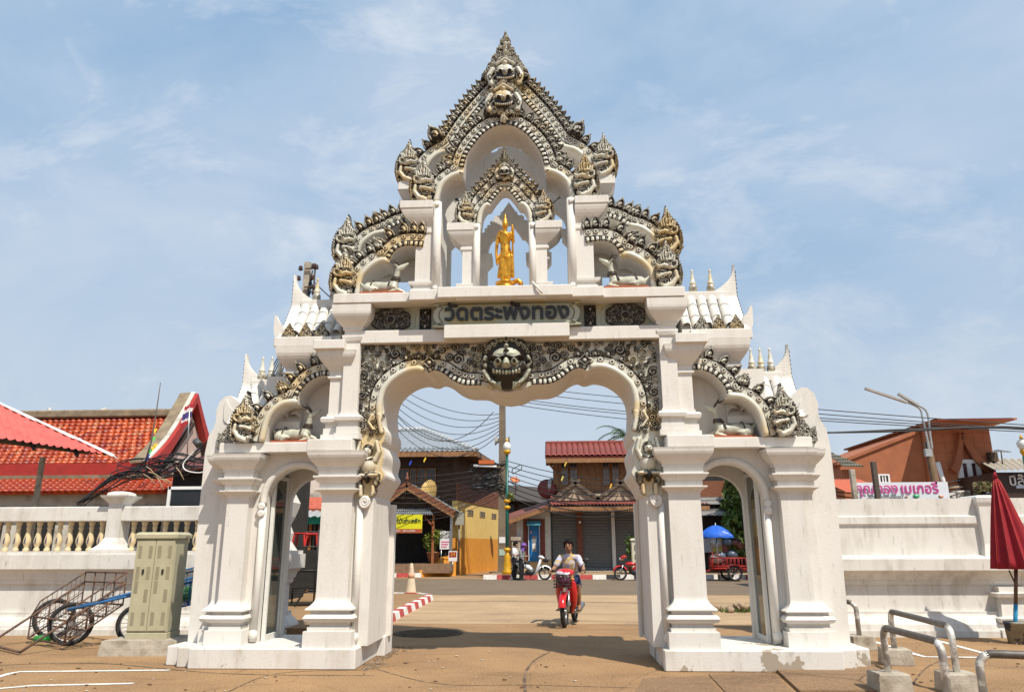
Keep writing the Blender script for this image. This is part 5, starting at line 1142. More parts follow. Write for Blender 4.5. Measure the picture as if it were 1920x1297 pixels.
o = rest.build('roof_tiles_beyond', [TIL], roof, False); o['kind'] = 'stuff'
m = MB(); m.box(GX-16, GX-.1, rY-.18, rY+.18, rz_-.02, rz_+.26, 0, .05); m.build('ridge', [RDG], ht)
m = MB(); m.box(GX-16, GX+.2, eY-.05, eY+.25, zt2+.02, ez-.02); m.build('fascia', [REDP], ht)
m = MB(); m.box(GX-16, GX+.6, eY-.12, eY+.1, zt2-.06, zt2+.05); m.build('fascia_moulding', [RDG], ht)
low = MB(); nrow = 5
for r_ in range(nrow):
    for c in range(82):
        x = GX+1.6-.205*c-(tw/2 if r_ % 2 else 0); t = r_/nrow; y0_, z0_ = 10.6+(11.95-10.6)*t, zb2+(zt2-.05-zb2)*t; a = math.atan2(zt2-.05-zb2, 1.35)
        mt_ = Matrix.Translation((x, y0_, z0_)) @ Matrix.Rotation(a, 4, 'X'); low.add([tuple(mt_ @ Vector((v.x, v.y*1.35, v.z))) for v in vm0], vf0, 0, True)
o = low.build('lower_roof_tiles', [TIL], ht, False); o['kind'] = 'stuff'
m = MB(); m.slab((GX-16, 10.55, zb2-.05), (GX+1.7, 10.55, zb2-.05), (GX+1.7, 11.95, zt2-.08), (GX-16, 11.95, zt2-.08), .06); m.build('lower_roof', [TIL], ht)
# gable end: red swept bargeboards over a plastered triangle
ap = Vector((GX, rY, rz_+.75)); fe = Vector((GX+.1, eY-.25, ez-.05)); re_ = Vector((GX+.1, 2*rY-eY+.25, ez-.05))
for nm, e_, sg in (('bargeboard', fe, 1), ('bargeboard', re_, -1)):
    m = MB(); ring = []
    for t in np.linspace(0, 1, 12):
        p = e_.lerp(ap, t); p.z -= .32*math.sin(t*math.pi)*.9; ring.append([(p.x-.10, p.y, p.z-.50+.24*t), (p.x+.14, p.y, p.z-.50+.24*t), (p.x+.14, p.y, p.z+.05), (p.x-.10, p.y, p.z+.05)])
    m.rings(ring); bo = m.build(nm, [REDP], ht)
    m = MB(); m.rings([[(q[0][0]-.02, q[3][1], q[3][2]+.0), (q[0][0]+.12, q[3][1], q[3][2]+.005), (q[0][0]+.12, q[3][1], q[3][2]+.06), (q[0][0]-.02, q[3][1], q[3][2]+.06)] for q in ring]); m.build('verge', [CRM], bo); m = MB(); m.rings([[(q[0][0]-.42, q[3][1], q[3][2]-.06), (q[0][0]-.03, q[3][1], q[3][2]-.03), (q[0][0]-.03, q[3][1], q[3][2]+.04), (q[0][0]-.42, q[3][1], q[3][2]+.02)] for q in ring]); m.build('verge_mortar', [RDG], bo)
m = MB(); m.add([(GX-.08, eY+.2, ez-.2), (GX-.08, 2*rY-eY-.2, ez-.2), (GX-.08, rY, rz_+.2)], [(0, 1, 2)]); m.add([(GX-.3, eY+.2, ez-.2), (GX-.3, 2*rY-eY-.2, ez-.2), (GX-.3, rY, rz_+.2)], [(2, 1, 0)]); m.build('tympanum', [mat('dusty_pink_plaster', (.50, .38, .32), .8, .12)], ht)
m = MB(); m.bar((GX-.02, eY+.9, ez-.1), (GX-.02, rY+.2, rz_-.2), .10, .12); m.bar((GX-.02, rY+.8, rz_-.3), (GX-.02, rY+1.5, ez-.1), .10, .12); m.build('tympanum_beams', [mat('dark_timber', (.05, .03, .022), .7)], ht)
m = MB(); m.box(GX-16, GX+1.4, 11.0, 18, .0, zb2+.02); m.build('wall', [CRM], ht)
for i in range(9):
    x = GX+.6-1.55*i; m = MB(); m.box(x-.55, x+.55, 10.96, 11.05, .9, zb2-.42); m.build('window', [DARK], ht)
# red sheet canopy at the far left
cn = thing('sheet_metal_canopy', 'red corrugated sheet roof with white hip flashing at the left edge', 'canopy')
A_, B_, C_ = at(-150, 786, 4.0), at(207, 853, 9.0), at(-150, 690, 8.2); A_.z = B_.z
RSH = mat('red_sheet', (.62, .115, .085), .5, .1, 2, col2=(.52, .08, .06), c2lo=.5, c2hi=.7); WSH = mat('white_flashing', (.78, .76, .73), .5, .05)
m = MB(); nn_ = 70; up_ = ((B_-A_).cross(C_-A_)).normalized(); up_ = up_ if up_.z > 0 else -up_
ra, rb_ = [], []
for i in range(nn_+1):
    t = i/nn_; h = (.045 if i % 3 == 0 else 0); ra.append(A_.lerp(B_, t)+up_*h); rb_.append(C_.lerp(B_, t)+up_*h)
m.add(ra+rb_, [(i, i+1, nn_+2+i, nn_+1+i) for i in range(nn_)]); m.build('sheet', [RSH], cn)
m = MB(); v1 = [p-up_*.03 for p in ra]; v2 = [p-up_*.03 for p in rb_]; m.add(v1+v2, [(i, nn_+1+i, nn_+2+i, i+1) for i in range(nn_)]); m.build('underside', [mat('grey_sheet_underside', (.20, .18, .15), .6)], cn)
m = MB(); ring = []
for i in range(61):
    t = i/60; p = C_.lerp(B_, t*1.01); d = (A_-C_).normalized(); w = .22 if (i % 12) < 11 else .30; w = .16+.16*((i % 12)/12); ring.append([tuple(p+up_*.06), tuple(p+d*w+up_*.05), tuple(p+d*w+up_*.035), tuple(p+Vector((0, .25, -.08))+up_*.03)])
m.rings(ring); m.build('flashing', [WSH], cn)
for k in (.25, .55, .8):
    m = MB(); p, q = A_.lerp(B_, k), C_.lerp(B_, k); m.bar(p-up_*.12, q-up_*.12, .06, .10); m.build('rafter', [DARK], cn)
m = MB(); m.bar(A_-up_*.20+(C_-A_)*.08, B_-up_*.16+(C_-B_)*.1, .07, .12); m.build('purlin', [mat('grey_beam', (.16, .14, .11), .6)], cn)
m = MB(); m.box(B_.x-1.5, B_.x-1.4, B_.y-.6, B_.y-.5, 0, B_.z-.1); m.build('post', [CONC], cn)
# small things by the hall
fl_ = thing('flag', 'red white and blue striped flag hanging from a thin pole by the gable', 'flag', at(352, 800, 12.6))
p0 = at(356, 757, 12.6); m = MB(); m.tube([at(350, 870, 12.6)-fl_.location, p0-fl_.location], .02, 6); m.build('pole', [STEEL], fl_)
FC = [mat('flag_red', (.42, .03, .04), .7), mat('flag_white', (.75, .74, .72), .7), mat('flag_blue', (.06, .05, .20), .7)]
zs_ = [at(352, y, 12.6) for y in (762, 769, 776, 788, 793, 800)]
for k, c in enumerate((0, 1, 2, 1, 0)):
    a, b = zs_[k]-fl_.location, zs_[k+1]-fl_.location; m = MB(); ring = []
    for x in np.linspace(0, 1, 7): ring.append([(-.17+.30*x-.05*k*.4, .05*math.sin(x*9), a.z+.10*x), (-.17+.30*x-.05*(k+1)*.4, .05*math.sin(x*9+.5), b.z+.10*x)])
    m.rings(ring, 0, False, False, True); m.build('stripe', [FC[c]], fl_)
fb_ = thing('framed_board', 'black board in a white frame standing behind the balustrade', 'board')
a, b = at(318, 948, 5.2), at(384, 917, 5.2); a.z -= .9; m = MB(); m.box(a.x, b.x+.35, 5.2, 5.26, a.z, b.z); m.build('panel', [mat('black_board', (.02, .022, .025), .25)], fb_)
m = MB(); m.box(a.x-.05, b.x+.4, 5.17, 5.27, b.z, b.z+.06); m.box(a.x-.06, a.x+.001, 5.17, 5.27, a.z, b.z+.06); m.box(b.x+.35, b.x+.41, 5.17, 5.27, a.z, b.z); m.build('frame', [WSH], fb_)
for xx in (a.x+.1, b.x+.2): m = MB(); m.box(xx, xx+.06, 5.2, 5.26, 0, a.z); m.build('leg', [STEEL], fb_)
sd = thing('shed', 'low shed with a dark red sheet roof beyond the balustrade', 'shed'); p = at(352, 858, 10.2)
m = MB(); m.slab((p.x-.6, 9.6, p.z-.45), (p.x+3.2, 9.6, p.z-.1), (p.x+3.2, 12, p.z+.35), (p.x-.2, 12, p.z+.35), .06); m.build('roof', [mat('dark_red_sheet', (.12, .035, .03), .6)], sd); m = MB(); m.box(p.x-.2, p.x+3.0, 9.9, 11.8, 0, p.z-.25); m.build('wall', [DARK], sd)
fd = thing('flood_light', 'grey barrel shaped flood light on a bent white pipe', 'lamp', at(371, 832, 6.5)); m = MB(); m.tube([(-.07, 0, .08), (.06, -.03, -.04)], [.075, .085], 14); m.build('head', [mat('grey_casting', (.07, .075, .075), .5)], fd)
m = MB(); q = [at(x, y, 6.5)-fd.location for x, y in ((372, 838), (352, 858), (343, 872), (350, 882), (372, 886), (390, 882))]; m.tube([Vector(p) for p in cat_rom([tuple(v) for v in q], 5)], .014, 6); m.build('pipe', [WSH], fd)
# distant roof finials behind the ridge
for (a, b, c, d), lb in (((92, 765, 98, 790), 'pale upright tube lamp above the orange roof ridge'), ((142, 788, 200, 766), 'pale slanting tube lamp above the orange roof ridge')):
    m = MB(); m.tube([at(a, b, 19), at(c, d, 19)], .07, 8); o = tag(m.build('tube_lamp', [mat('pale_tube', (.45, .43, .38), .5)]), lb, 'lamp')
m = MB(); m.tube([at(301, 717, 9), at(292, 780, 9), at(283, 830, 9), at(271, 872, 9)], [.012, .02, .026, .03], 6); tag(m.build('whip_aerial', [mat('weathered_pole', (.12, .10, .085), .8)]), 'thin leaning aerial mast in front of the orange roof', 'aerial')

# pennants
pen = thing('pennant_string', 'string of small yellow green and blue pennants on the bargeboard', 'pennants'); 
for k, (x, y, c) in enumerate(((291, 836, (.7, .5, .03)), (286, 841, (.7, .5, .03)), (281, 847, (.05, .45, .08)), (277, 856, (.02, .06, .5)), (275, 861, (.02, .06, .5)), (290, 808, (.7, .5, .05)), (288, 823, (.1, .5, .1)))):
    p = at(x, y, 10.4); m = MB(); m.add([(p.x-.05, p.y, p.z+.06), (p.x+.06, p.y+.02, p.z+.08), (p.x+.02, p.y-.02, p.z-.09)], [(0, 1, 2)]); m.build('pennant', [mat('pennant_%d' % (c[0]*100+c[2]*10), c, .6)], pen)
# concrete pole with insulators behind the left roof
up_t = thing('utility_pole', 'concrete utility pole with porcelain insulators behind the left gate roof', 'pole', (at(573, 560, 14).x, 14, 0)); zt_ = at(571, 493, 14).z
m = MB(); m.loft(0, 0, .12, .12, [(0, .03), (zt_, -.02)]); m.build('shaft', [CONC], up_t)
for k, (dx, dz) in enumerate(((-.13, -.25), (-.16, -.62), (-.19, -1.05), (.17, -.18), (.24, -.22), (.16, -.60), (.20, -.95), (.22, -1.15))):
    m = MB(); m.lathe((dx*1.5, -.16, zt_+dz), [(.05, -.09), (.09, -.06), (.05, -.03), (.085, 0), (.05, .03), (.07, .06), (.02, .09)], 8); m.build('insulator', [mat('brown_porcelain', (.06, .03, .025), .3)], up_t)
m = MB(); m.box(-.02, .36, -.2, -.14, zt_-.3, zt_-.26); m.box(-.02, .36, -.2, -.14, zt_-.98, zt_-.94); m.box(.30, .34, -.2, -.14, zt_-1.5, zt_-.1); m.build('bracket', [IRON], up_t)
ORD = ['first', 'second', 'third', 'fourth', 'fifth', 'sixth', 'seventh', 'eighth', 'ninth']; ORD = [o_+' in order' for o_ in ORD]
CABM = mat('black_cable', (.018, .018, .02), .5)
def cable(a, b, sag, r=.012, n=14):
    a, b = Vector(a), Vector(b); return [a.lerp(b, t)+Vector((0, 0, -4*sag*t*(1-t))) for t in np.linspace(0, 1, n)]
def cables(label, segs, r=.012, group='overhead cables'):
    for a, b, s_ in segs:
        o = MB().tube(cable(a, b, s_), r, 5).build('cable', [CABM]); tag(o, '%s, %s' % (label, ORD[segs.index((a, b, s_))]), 'cable', group)
zp = at(575, 520, 14)
cables('black service cable running down from the pole behind the left roof', [((zp.x+.2, 14, zp.z-.5+.15*k), (at(498+5*k, 705, 13).x, 13, at(498, 712, 13).z), .10+.05*k) for k in range(6)]+[((zp.x+.3, 14, zp.z-.2), (at(640, 575, 13).x, 13, at(640, 575, 13).z), .02)], .02, 'cables on the left pole')
# tangle over the balustrade
rg = random.Random(4); tc_ = at(300, 880, 8.5)
tg = thing('cable_tangle', 'thick black bundle of tangled cables hanging before the orange roof', 'cables')
for k in range(11):
    pts = [(150+rg.uniform(-6, 6), 948+rg.uniform(-8, 4)), (205, 908+rg.uniform(-14, 10)), (250, 888+rg.uniform(-12, 10)), (290, 880+rg.uniform(-14, 14)), (330, 868+rg.uniform(-20, 16)), (400, 838+rg.uniform(-28, 26)), (455, 800+rg.uniform(-30, 40))]
    MB().tube([Vector(p) for p in cat_rom([tuple(at(x, y, 8.5+rg.uniform(-.2, .2))) for x, y in pts], 5)], rg.uniform(.009, .02), 5).build('strand', [CABM], tg)
for k in range(9):
    x, y, r1, r2 = rg.uniform(250, 330), rg.uniform(868, 892), rg.uniform(.2, .7), rg.uniform(.12, .3); c = at(x, y, 8.4)
    MB().tube([c+Vector((r1*math.cos(a), .03*math.sin(3*a), r2*math.sin(a))) for a in np.linspace(0, 6.6, 22)], .014, 5).build('loop', [CABM], tg)
for k in range(7):
    x, y = rg.uniform(260, 340), rg.uniform(870, 900); a, b = at(x, y, 8.3), at(x+rg.uniform(10, 24), y+rg.uniform(10, 26), 8.3)
    MB().tube([a, a.lerp(b, .5)+Vector((0, 0, .03)), b], .012, 5).build('loose_end', [mat('tan_cable', (.4, .3, .18), .6)], tg)

# what the left wing arch shows: shop with awning, rack with red stools
ls = thing('roadside_shop', 'low shop with a red roof and grey sheet awning seen through the left arch', 'building')
def zz(y, Y): return at(570, y, Y).z
X0, X1 = at(500, 1000, 16).x, at(640, 1000, 16).x
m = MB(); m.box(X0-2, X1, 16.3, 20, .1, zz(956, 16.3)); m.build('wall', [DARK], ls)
m = MB()
for k in range(26):
    x = X0-1+k*.16; m.box(x, x+.07, 16.22, 16.3, .3, zz(962, 16.3))
o = m.build('bars', [mat('grey_bars', (.10, .10, .095), .6)], ls); o['kind'] = 'stuff'
m = MB(); nn2 = 60; v = []
for yy, zq in ((15.2, zz(968, 15.2)), (16.4, zz(955, 16.4))): v += [(X0-2+(X1-X0+2.5)*i/nn2, yy, zq+.03*math.sin(i*2.1)) for i in range(nn2+1)]
m.add(v, [(i, i+1, nn2+2+i, nn2+1+i) for i in range(nn2)]); m.build('awning', [mat('grey_sheet', (.30, .31, .31), .5, .1)], ls)
m = MB(); m.slab((X0-2, 16.2, zz(953, 16.2)), (X1+.3, 16.2, zz(953, 16.2)), (X1+.3, 18, zz(932, 18)), (X0-2, 18, zz(932, 18)), .08); m.build('roof', [mat('faded_red_tiles', (.42, .09, .05), .7, .3, 9, .6, 8)], ls)
m = MB(); m.box(X0-2, X1+.5, 18.2, 21, 1, zz(890, 18.2)); m.build('white_gable_wall', [CRM], ls)
m = MB(); m.box(at(580, 960, 15.6).x, at(606, 960, 15.6).x, 15.5, 15.6, zz(982, 15.6), zz(968, 15.6)); m.build('teal_sign', [mat('teal_sheet', (.03, .38, .30), .5)], ls)
m = MB(); m.box(at(581, 960, 15.6).x, at(585, 960, 15.6).x, 15.6, 15.7, 0, zz(968, 15.6)); m.build('timber_post', [mat('orange_timber', (.32, .12, .04), .7)], ls)
rk = thing('stool_rack', 'black steel rack with red plastic stools seen through the left arch', 'rack'); rx0, rx1 = at(528, 1100, 8.5).x, at(606, 1100, 8.5).x; BLK = mat('black_steel', (.02, .02, .02), .5)
for xx in (rx0, rx1-.15):
    for yy in (8.3, 9.3): m = MB(); m.tube([(xx, yy, .13), (xx+.02, yy, 1.9)], .022, 6); m.build('upright', [BLK], rk)
for z_ in (.45, .5, .95, 1.5, 1.85):
    m = MB(); m.tube([(rx0, 8.3, z_), (rx1, 8.3, z_)], .018, 6); m.tube([(rx0, 9.3, z_), (rx1, 9.3, z_)], .018, 6); m.build('bar', [BLK], rk)
m = MB(); m.box(rx0, rx1, 8.3, 9.3, .55, 1.42); m.build('dark_goods', [DARK], rk)
m = MB(); m.bar((rx0+.45, 8.2, .14), (rx0+.75, 8.2, .62), .04); m.build('brace', [BLK], rk)
STO = mat('red_plastic', (.50, .03, .025), .4)
for i, (xx, z_) in enumerate(((rx0+.3, 1.52), (rx0+.62, 1.50), (rx0+.95, 1.50), (rx0+.35, .98), (rx0+.75, .98))):
    s_ = thing('plastic_stool', 'red plastic stool on the black rack, %s' % ['top shelf by the wall end', 'top shelf in the middle', 'top shelf by the pier', 'lower shelf by the wall end', 'lower shelf by the pier'][i], 'stool', (xx, 8.75, z_), 0, 'red stools on the rack')
    m = MB(); m.box(-.15, .15, -.15, .15, .28, .33, 0, .02); m.build('seat', [STO], s_)
    for a in (-1, 1):
        for b in (-1, 1): m = MB(); m.bar((a*.16, b*.16, 0), (a*.12, b*.12, .28), .035); m.build('leg', [STO], s_)
# traffic cone
tco = thing('traffic_cone', 'faded pale traffic cone standing on the pavement beyond the gate', 'cone', (*gp(770, 1114), .004)); 
CN = mat('faded_cone', (.56, .46, .33), .7, .12, 4, col2=(.50, .22, .12), c2lo=.55, c2hi=.68, c2scale=3)
m = MB(); m.lathe((0, 0, 0), [(.19, .04), (.17, .10), (.08, .75), (.055, .92), (.04, .96)], 18); m.build('body', [CN], tco); m = MB(); m.box(-.30, .30, -.30, .30, 0, .045, 0, .01); m.build('base', [CN], tco)
m = MB(); m.lathe((0, 0, 0), [(.115, .50), (.096, .66)], 18); m.build('band', [mat('cone_band', (.58, .30, .18), .6)], tco)
# ================================================================== ACROSS THE STREET
WOODD = mat('dark_plank_wood', (.075, .040, .026), .75, .3, 3, .3, 12, stretch=(1, 1, 9), col2=(.12, .07, .045), c2lo=.5, c2hi=.65, c2scale=3)
WOODM = mat('brown_plank_wood', (.30, .150, .065), .7, .25, 3, .3, 12, stretch=(9, 9, 1), col2=(.19, .09, .045), c2lo=.5, c2hi=.65, c2scale=2)
WOODO = mat('red_brown_plank', (.20, .075, .035), .7, .25, 3, .3, 12, stretch=(1, 1, 9))
GTIL = mat('blue_grey_tile', (.23, .25, .265), .6, .18, 2.5); YEL = mat('yellow_wall', (.72, .51, .17), .75, .06, 3); ORA = mat('ochre_wall', (.66, .28, .035), .75, .08, 3, .3, 30)
SHUT = mat('grey_roller_shutter', (.13, .135, .135), .5, .08); RTIL = mat('red_roof_tile', (.21, .047, .034), .65, .25, 3, col2=(.17, .045, .038), c2lo=.5, c2hi=.65, c2scale=1.2); SLATE = mat('dark_glass_pane', (.05, .055, .06), .12, .2)
RUSTB = mat('rust_brown_paint', (.17, .055, .03), .6, .2)
def siding(parent, name, x0, x1, y0, y1, z0, z1, mtl, step=.2, face='-y'):
    """Clapboards as real overlapping planks; each board is a part."""
    n = int((z1-z0)/step)
    for i in range(n):
        a, b = z0+i*step, z0+(i+1)*step-.008; m = MB()
        if face == '-y': m.rings([[(x0, y0-.03, a), (x1, y0-.03, a), (x1, y0+.02, a), (x0, y0+.02, a)], [(x0, y0-.008, b), (x1, y0-.008, b), (x1, y0+.02, b), (x0, y0+.02, b)]])
        else: m.rings([[(x0+.03, y0, a), (x0+.03, y1, a), (x0-.02, y1, a), (x0-.02, y0, a)], [(x0+.008, y0, b), (x0+.008, y1, b), (x0-.02, y1, b), (x0-.02, y0, b)]])
        m.build(name, [mtl], parent)
def tiled_slope(parent, name, a, b, c, d, mtl, nx, ny, amp=.05, stuff=True):
    """Wavy tiles on the quad a-b (eave) d-c (ridge), stepped in courses."""
    a, b, c, d = map(Vector, (a, b, c, d)); nrm = (b-a).cross(d-a).normalized(); nrm = nrm if nrm.z > 0 else -nrm; m = MB(); K = nx*4
    for r_ in range(ny):
        t0, t1 = r_/ny, (r_+1)/ny; v = []
        for t, l in ((t0, amp*.6), (t1, 0)):
            p, q = a.lerp(d, t), b.lerp(c, t)
            v += [p.lerp(q, i/K)+nrm*(l+amp*.5*(1+math.sin(2*math.pi*i/4))) for i in range(K+1)]
        m.add(v, [(i, i+1, K+2+i, K+1+i) for i in range(K)], 0, True)
    o = m.build(name, [mtl], parent, False)
    if stuff: o['kind'] = 'stuff'
    return o
def window(parent, x0, x1, y, z0, z1, nx=2, nz=3, fm=None, gl=None):
    w = MB(); w.box(x0, x1, y-.02, y+.05, z0, z1); o = w.build('window', [gl or SLATE], parent); f = .05
    m = MB(); m.box(x0-f, x1+f, y-.06, y+.02, z1, z1+f); m.box(x0-f, x1+f, y-.07, y+.02, z0-f, z0); m.box(x0-f, x0, y-.06, y+.02, z0, z1); m.box(x1, x1+f, y-.06, y+.02, z0, z1)
    for i in range(1, nx): xx = x0+(x1-x0)*i/nx; m.box(xx-.018, xx+.018, y-.05, y-.021, z0, z1)
    for i in range(1, nz): z_ = z0+(z1-z0)*i/nz; m.box(x0, x1, y-.046, y-.021, z_-.014, z_+.014)
    m.build('frame', [fm or WOODD], o); return o
# ---- left: old wooden house with the yellow flank
lh = thing('wooden_house', 'old two storey wooden house with grey tiled hip roof and yellow side wall', 'building')
FY = 31.0
c0 = at(857, 1000, FY); XL = c0.x; zy = lambda y, Y=FY, x=858: at(x, y, Y).z
far = at(936, 1000, 40); zt1 = zy(938); zb1 = zy(1068)
def flank(t): return Vector((XL+(far.x-XL)*t, FY+9*t, 0))
def flank_wall(name, z0, z1, mtl, off=0.0):
    m = MB(); a, b = flank(0), flank(1); m.add([(a.x+off, a.y, z0), (b.x+off, b.y, z0), (b.x+off, b.y, z1), (a.x+off, a.y, z1), (a.x-.3, a.y, z0), (b.x-.3, b.y, z0), (b.x-.3, b.y, z1), (a.x-.3, a.y, z1)], [(0, 1, 2, 3), (7, 6, 5, 4), (0, 4, 5, 1), (3, 2, 6, 7), (0, 3, 7, 4), (1, 5, 6, 2)]); return m.build(name, [mtl], lh)
zo = zy(1008); flank_wall('yellow_wall', zo, zt1, YEL); flank_wall('ochre_dado', -.05, zo-.003, ORA, .012)
for t in (.2, .48, .78):
    p = flank(t); q = flank(t+.13); m = MB(); m.add([(p.x+.03, p.y, zt1-.72), (q.x+.03, q.y, zt1-.72), (q.x+.03, q.y, zt1-.38), (p.x+.03, p.y, zt1-.38), (p.x-.1, p.y, zt1-.72), (q.x-.1, q.y, zt1-.72), (q.x-.1, q.y, zt1-.38), (p.x-.1, p.y, zt1-.38)], [(0, 1, 2, 3), (0, 4, 5, 1), (3, 2, 6, 7), (0, 3, 7, 4), (1, 5, 6, 2)]); v_ = m.build('vent', [mat('vent_block', (.34, .27, .16), .8)], lh)
    for k in range(3):
        m = MB(); a_ = p.lerp(q, .12+.3*k); b_ = p.lerp(q, .30+.3*k)
        for z_ in (.42, .56): m.add([(a_.x+.04, a_.y, zt1-z_-.1), (b_.x+.04, b_.y, zt1-z_-.1), (b_.x+.04, b_.y, zt1-z_), (a_.x+.04, a_.y, zt1-z_)], [(0, 1, 2, 3)])
        m.build('hole', [DARK], v_)
# timber strip above yellow and the upper flank
zu = zy(905); zeave = zy(858, FY, 858)
n_ = 10
for i in range(n_):
    a, b = flank(-.0), flank(1); z0, z1 = zt1+(zu-zt1)*i/n_, zt1+(zu-zt1)*(i+1)/n_-.01; m = MB()
    m.add([(a.x+.06, a.y, z0), (b.x+.06, b.y, z0), (b.x+.03, b.y, z1), (a.x+.03, a.y, z1), (a.x-.1, a.y, z0), (b.x-.1, b.y, z0), (b.x-.1, b.y, z1), (a.x-.1, a.y, z1)], [(0, 1, 2, 3), (0, 4, 5, 1), (3, 2, 6, 7), (0, 3, 7, 4), (1, 5, 6, 2)]); m.build('plank', [WOODO], lh)
flank_wall('upper_flank', zu, zeave+.6, WOODD)
XF = at(690, 900, FY).x-4
m = MB(); m.box(XF, XL-.02, FY+.1, 39, zt1-.3, zeave+.6); m.build('upper_wall', [WOODD], lh)
siding(lh, 'plank', XF, XL-.02, FY+.1, 0, zt1-.2, zeave+.5, WOODD, .21)
for x0, x1 in ((770, 779), (784, 796), (800, 815)):
    window(lh, at(x0, 900, FY).x, at(x1, 900, FY).x, FY+.04, zy(909), zy(879), 2, 3, WOODM)
window(lh, at(735, 900, FY).x, at(765, 900, FY).x, FY+.04, zy(909), zy(879), 3, 3, WOODM)
# hip roof
ev = [at(690, 846, FY-1.3), at(905, 846, FY-1.3)]; ze = ev[1].z; XR = at(946, 884, 36).x
r1 = at(700, 806, 35.3); r2 = at(792, 806, 35.3); zr = r2.z
E1 = Vector((ev[0].x-5, FY-1.3, ze)); E2 = Vector((at(893, 846, FY-1.3).x, FY-1.3, ze)); E3 = Vector((E2.x+1.0, 41, ze)); R1 = Vector((E1.x, 35.3, zr)); R2 = Vector((r2.x, 35.3, zr))
tiled_slope(lh, 'roof_tiles', E1, E2, R2, R1, GTIL, 40, 13); tiled_slope(lh, 'roof_tiles', E2, E3, R2+Vector((.3, .6, 0)), R2, GTIL, 26, 13)
m = MB(); m.add([E1-Vector((0, 0, .06)), E2-Vector((0, 0, .06)), E3-Vector((0, 0, .06)), Vector((E1.x, 41, ze-.06))], [(0, 1, 2, 3)]); m.build('soffit', [WOODD], lh)
m = MB(); m.bar(E1-Vector((0, .02, .12)), E2-Vector((0, .02, .12)), .06, .26); m.bar(E2-Vector((-.02, 0, .13)), E3-Vector((-.02, 0, .13)), .06, .24); m.build('fascia', [WOODM], lh)
PALE = mat('pale_ridge_tile', (.42, .44, .45), .6, .1)
for a, b, n2 in ((E2, R2, 16), (R1.lerp(R2, .55), R2, 12)):
    for i in range(n2):
        p, q = a.lerp(b, i/n2), a.lerp(b, (i+1.12)/n2); m = MB(); m.tube([p+Vector((0, 0, .07)), q+Vector((0, 0, .04))], [.15, .12], 8); m.build('ridge_tile', [PALE], lh)
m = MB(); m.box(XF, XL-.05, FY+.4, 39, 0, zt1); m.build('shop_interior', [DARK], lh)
m = MB(); m.box(XF, XL-.02, 28.7, FY+.5, .186, zy(1056, 29)); m.build('shop_floor', [mat('brown_floor', (.22, .14, .085), .8, .2)], lh)
m = MB(); q0, q1 = at(790, 1075, 29.2), at(856, 1055, 30.8); m.add([(q0.x, 28.6, .0), (XL+.1, 30.0, 0), (XL+.1, 30.0, zy(1040, 30)), (XL-.6, 29.6, zy(1045, 29.6)), (q0.x, 28.6, .3)], [(0, 1, 2, 3, 4)]); m.add([(q0.x-.3, 28.9, .0), (XL-.2, 30.3, 0), (XL-.2, 30.3, zy(1040, 30)), (XL-.8, 29.9, zy(1045, 29.6)), (q0.x-.3, 28.9, .3)], [(4, 3, 2, 1, 0)]); m.build('ramp_wall', [ORA], lh)
# porch gable over the shop front
GY = 28.9; ga = at(765, 906, GY); gl_, gr_ = at(690, 975, GY), at(853, 962, GY); gr_.z = at(853, 958, GY).z; gl_.z = gr_.z-.1
tiled_slope(lh, 'porch_tiles', (gr_.x, GY-.25, gr_.z), (gr_.x, FY+.2, gr_.z), (ga.x, FY+.2, ga.z), (ga.x, GY-.25, ga.z), GTIL, 12, 14); tiled_slope(lh, 'porch_tiles', (gl_.x, FY+.2, gl_.z), (gl_.x, GY-.25, gl_.z), (ga.x, GY-.25, ga.z), (ga.x, FY+.2, ga.z), GTIL, 12, 14)
for e_ in (gl_, gr_):
    m = MB(); m.bar(Vector((e_.x, GY-.3, e_.z-.12)), Vector((ga.x, GY-.3, ga.z-.08)), .10, .30); m.build('bargeboard', [WOODO], lh); m = MB(); m.bar(Vector((e_.x, GY-.36, e_.z-.30)), Vector((ga.x, GY-.36, ga.z-.30)), .04, .10); m.build('bargeboard_trim', [WOODM], lh)
m = MB(); m.add([(gl_.x, GY+.3, gl_.z-.2), (gr_.x, GY+.3, gr_.z-.2), (ga.x, GY+.3, ga.z-.2)], [(0, 1, 2)]); m.build('porch_tympanum', [WOODD], lh)
m = MB(); m.tube([(ga.x, GY-.3, ga.z-.1), (ga.x, GY-.3, ga.z+.55)], [.07, .03], 8); m.ball((ga.x, GY-.3, ga.z+.22), .11); m.build('finial', [RUSTB], lh)
az0, az1 = zy(967, GY-.6), zy(953, GY+.3); tiled_slope(lh, 'awning_tiles', (gl_.x, GY-.8, az0), (at(812, 960, GY-.8).x, GY-.8, az0), (at(805, 960, GY+.3).x, GY+.3, az1), (gl_.x, GY+.3, az1), GTIL, 30, 2, .08)
for px_ in (812, 846): p = at(px_, 1000, GY); m = MB(); m.box(p.x-.06, p.x+.06, GY-.05, GY+.07, .3, zy(965, GY)); m.build('porch_post', [mat('orange_timber2', (.28, .10, .035), .7) if px_ == 812 else STEEL], lh)
m = MB(); m.bar((at(812, 980, GY).x, GY, zy(985, GY)), (at(795, 960, GY).x, GY, zy(967, GY)), .1); m.build('porch_brace', [WOODO], lh)
p = at(861, 985, FY-.15); m = MB(); m.box(p.x-.2, p.x+.25, FY-.35, FY-.1, zy(984), zy(960)); m.build('meter_box', [mat('grey_box', (.36, .35, .30), .6)], lh)
m = MB(); m.tube([(p.x, FY-.2, zy(984)), (p.x, FY-.2, 0.0)], .05, 6); m.tube([(p.x, FY-.2, zy(960)), (p.x+.1, FY-.2, zy(945)), (p.x+.3, FY-.2, zy(948))], .03, 6); m.build('conduit', [mat('grey_pipe', (.22, .20, .17), .6)], lh)
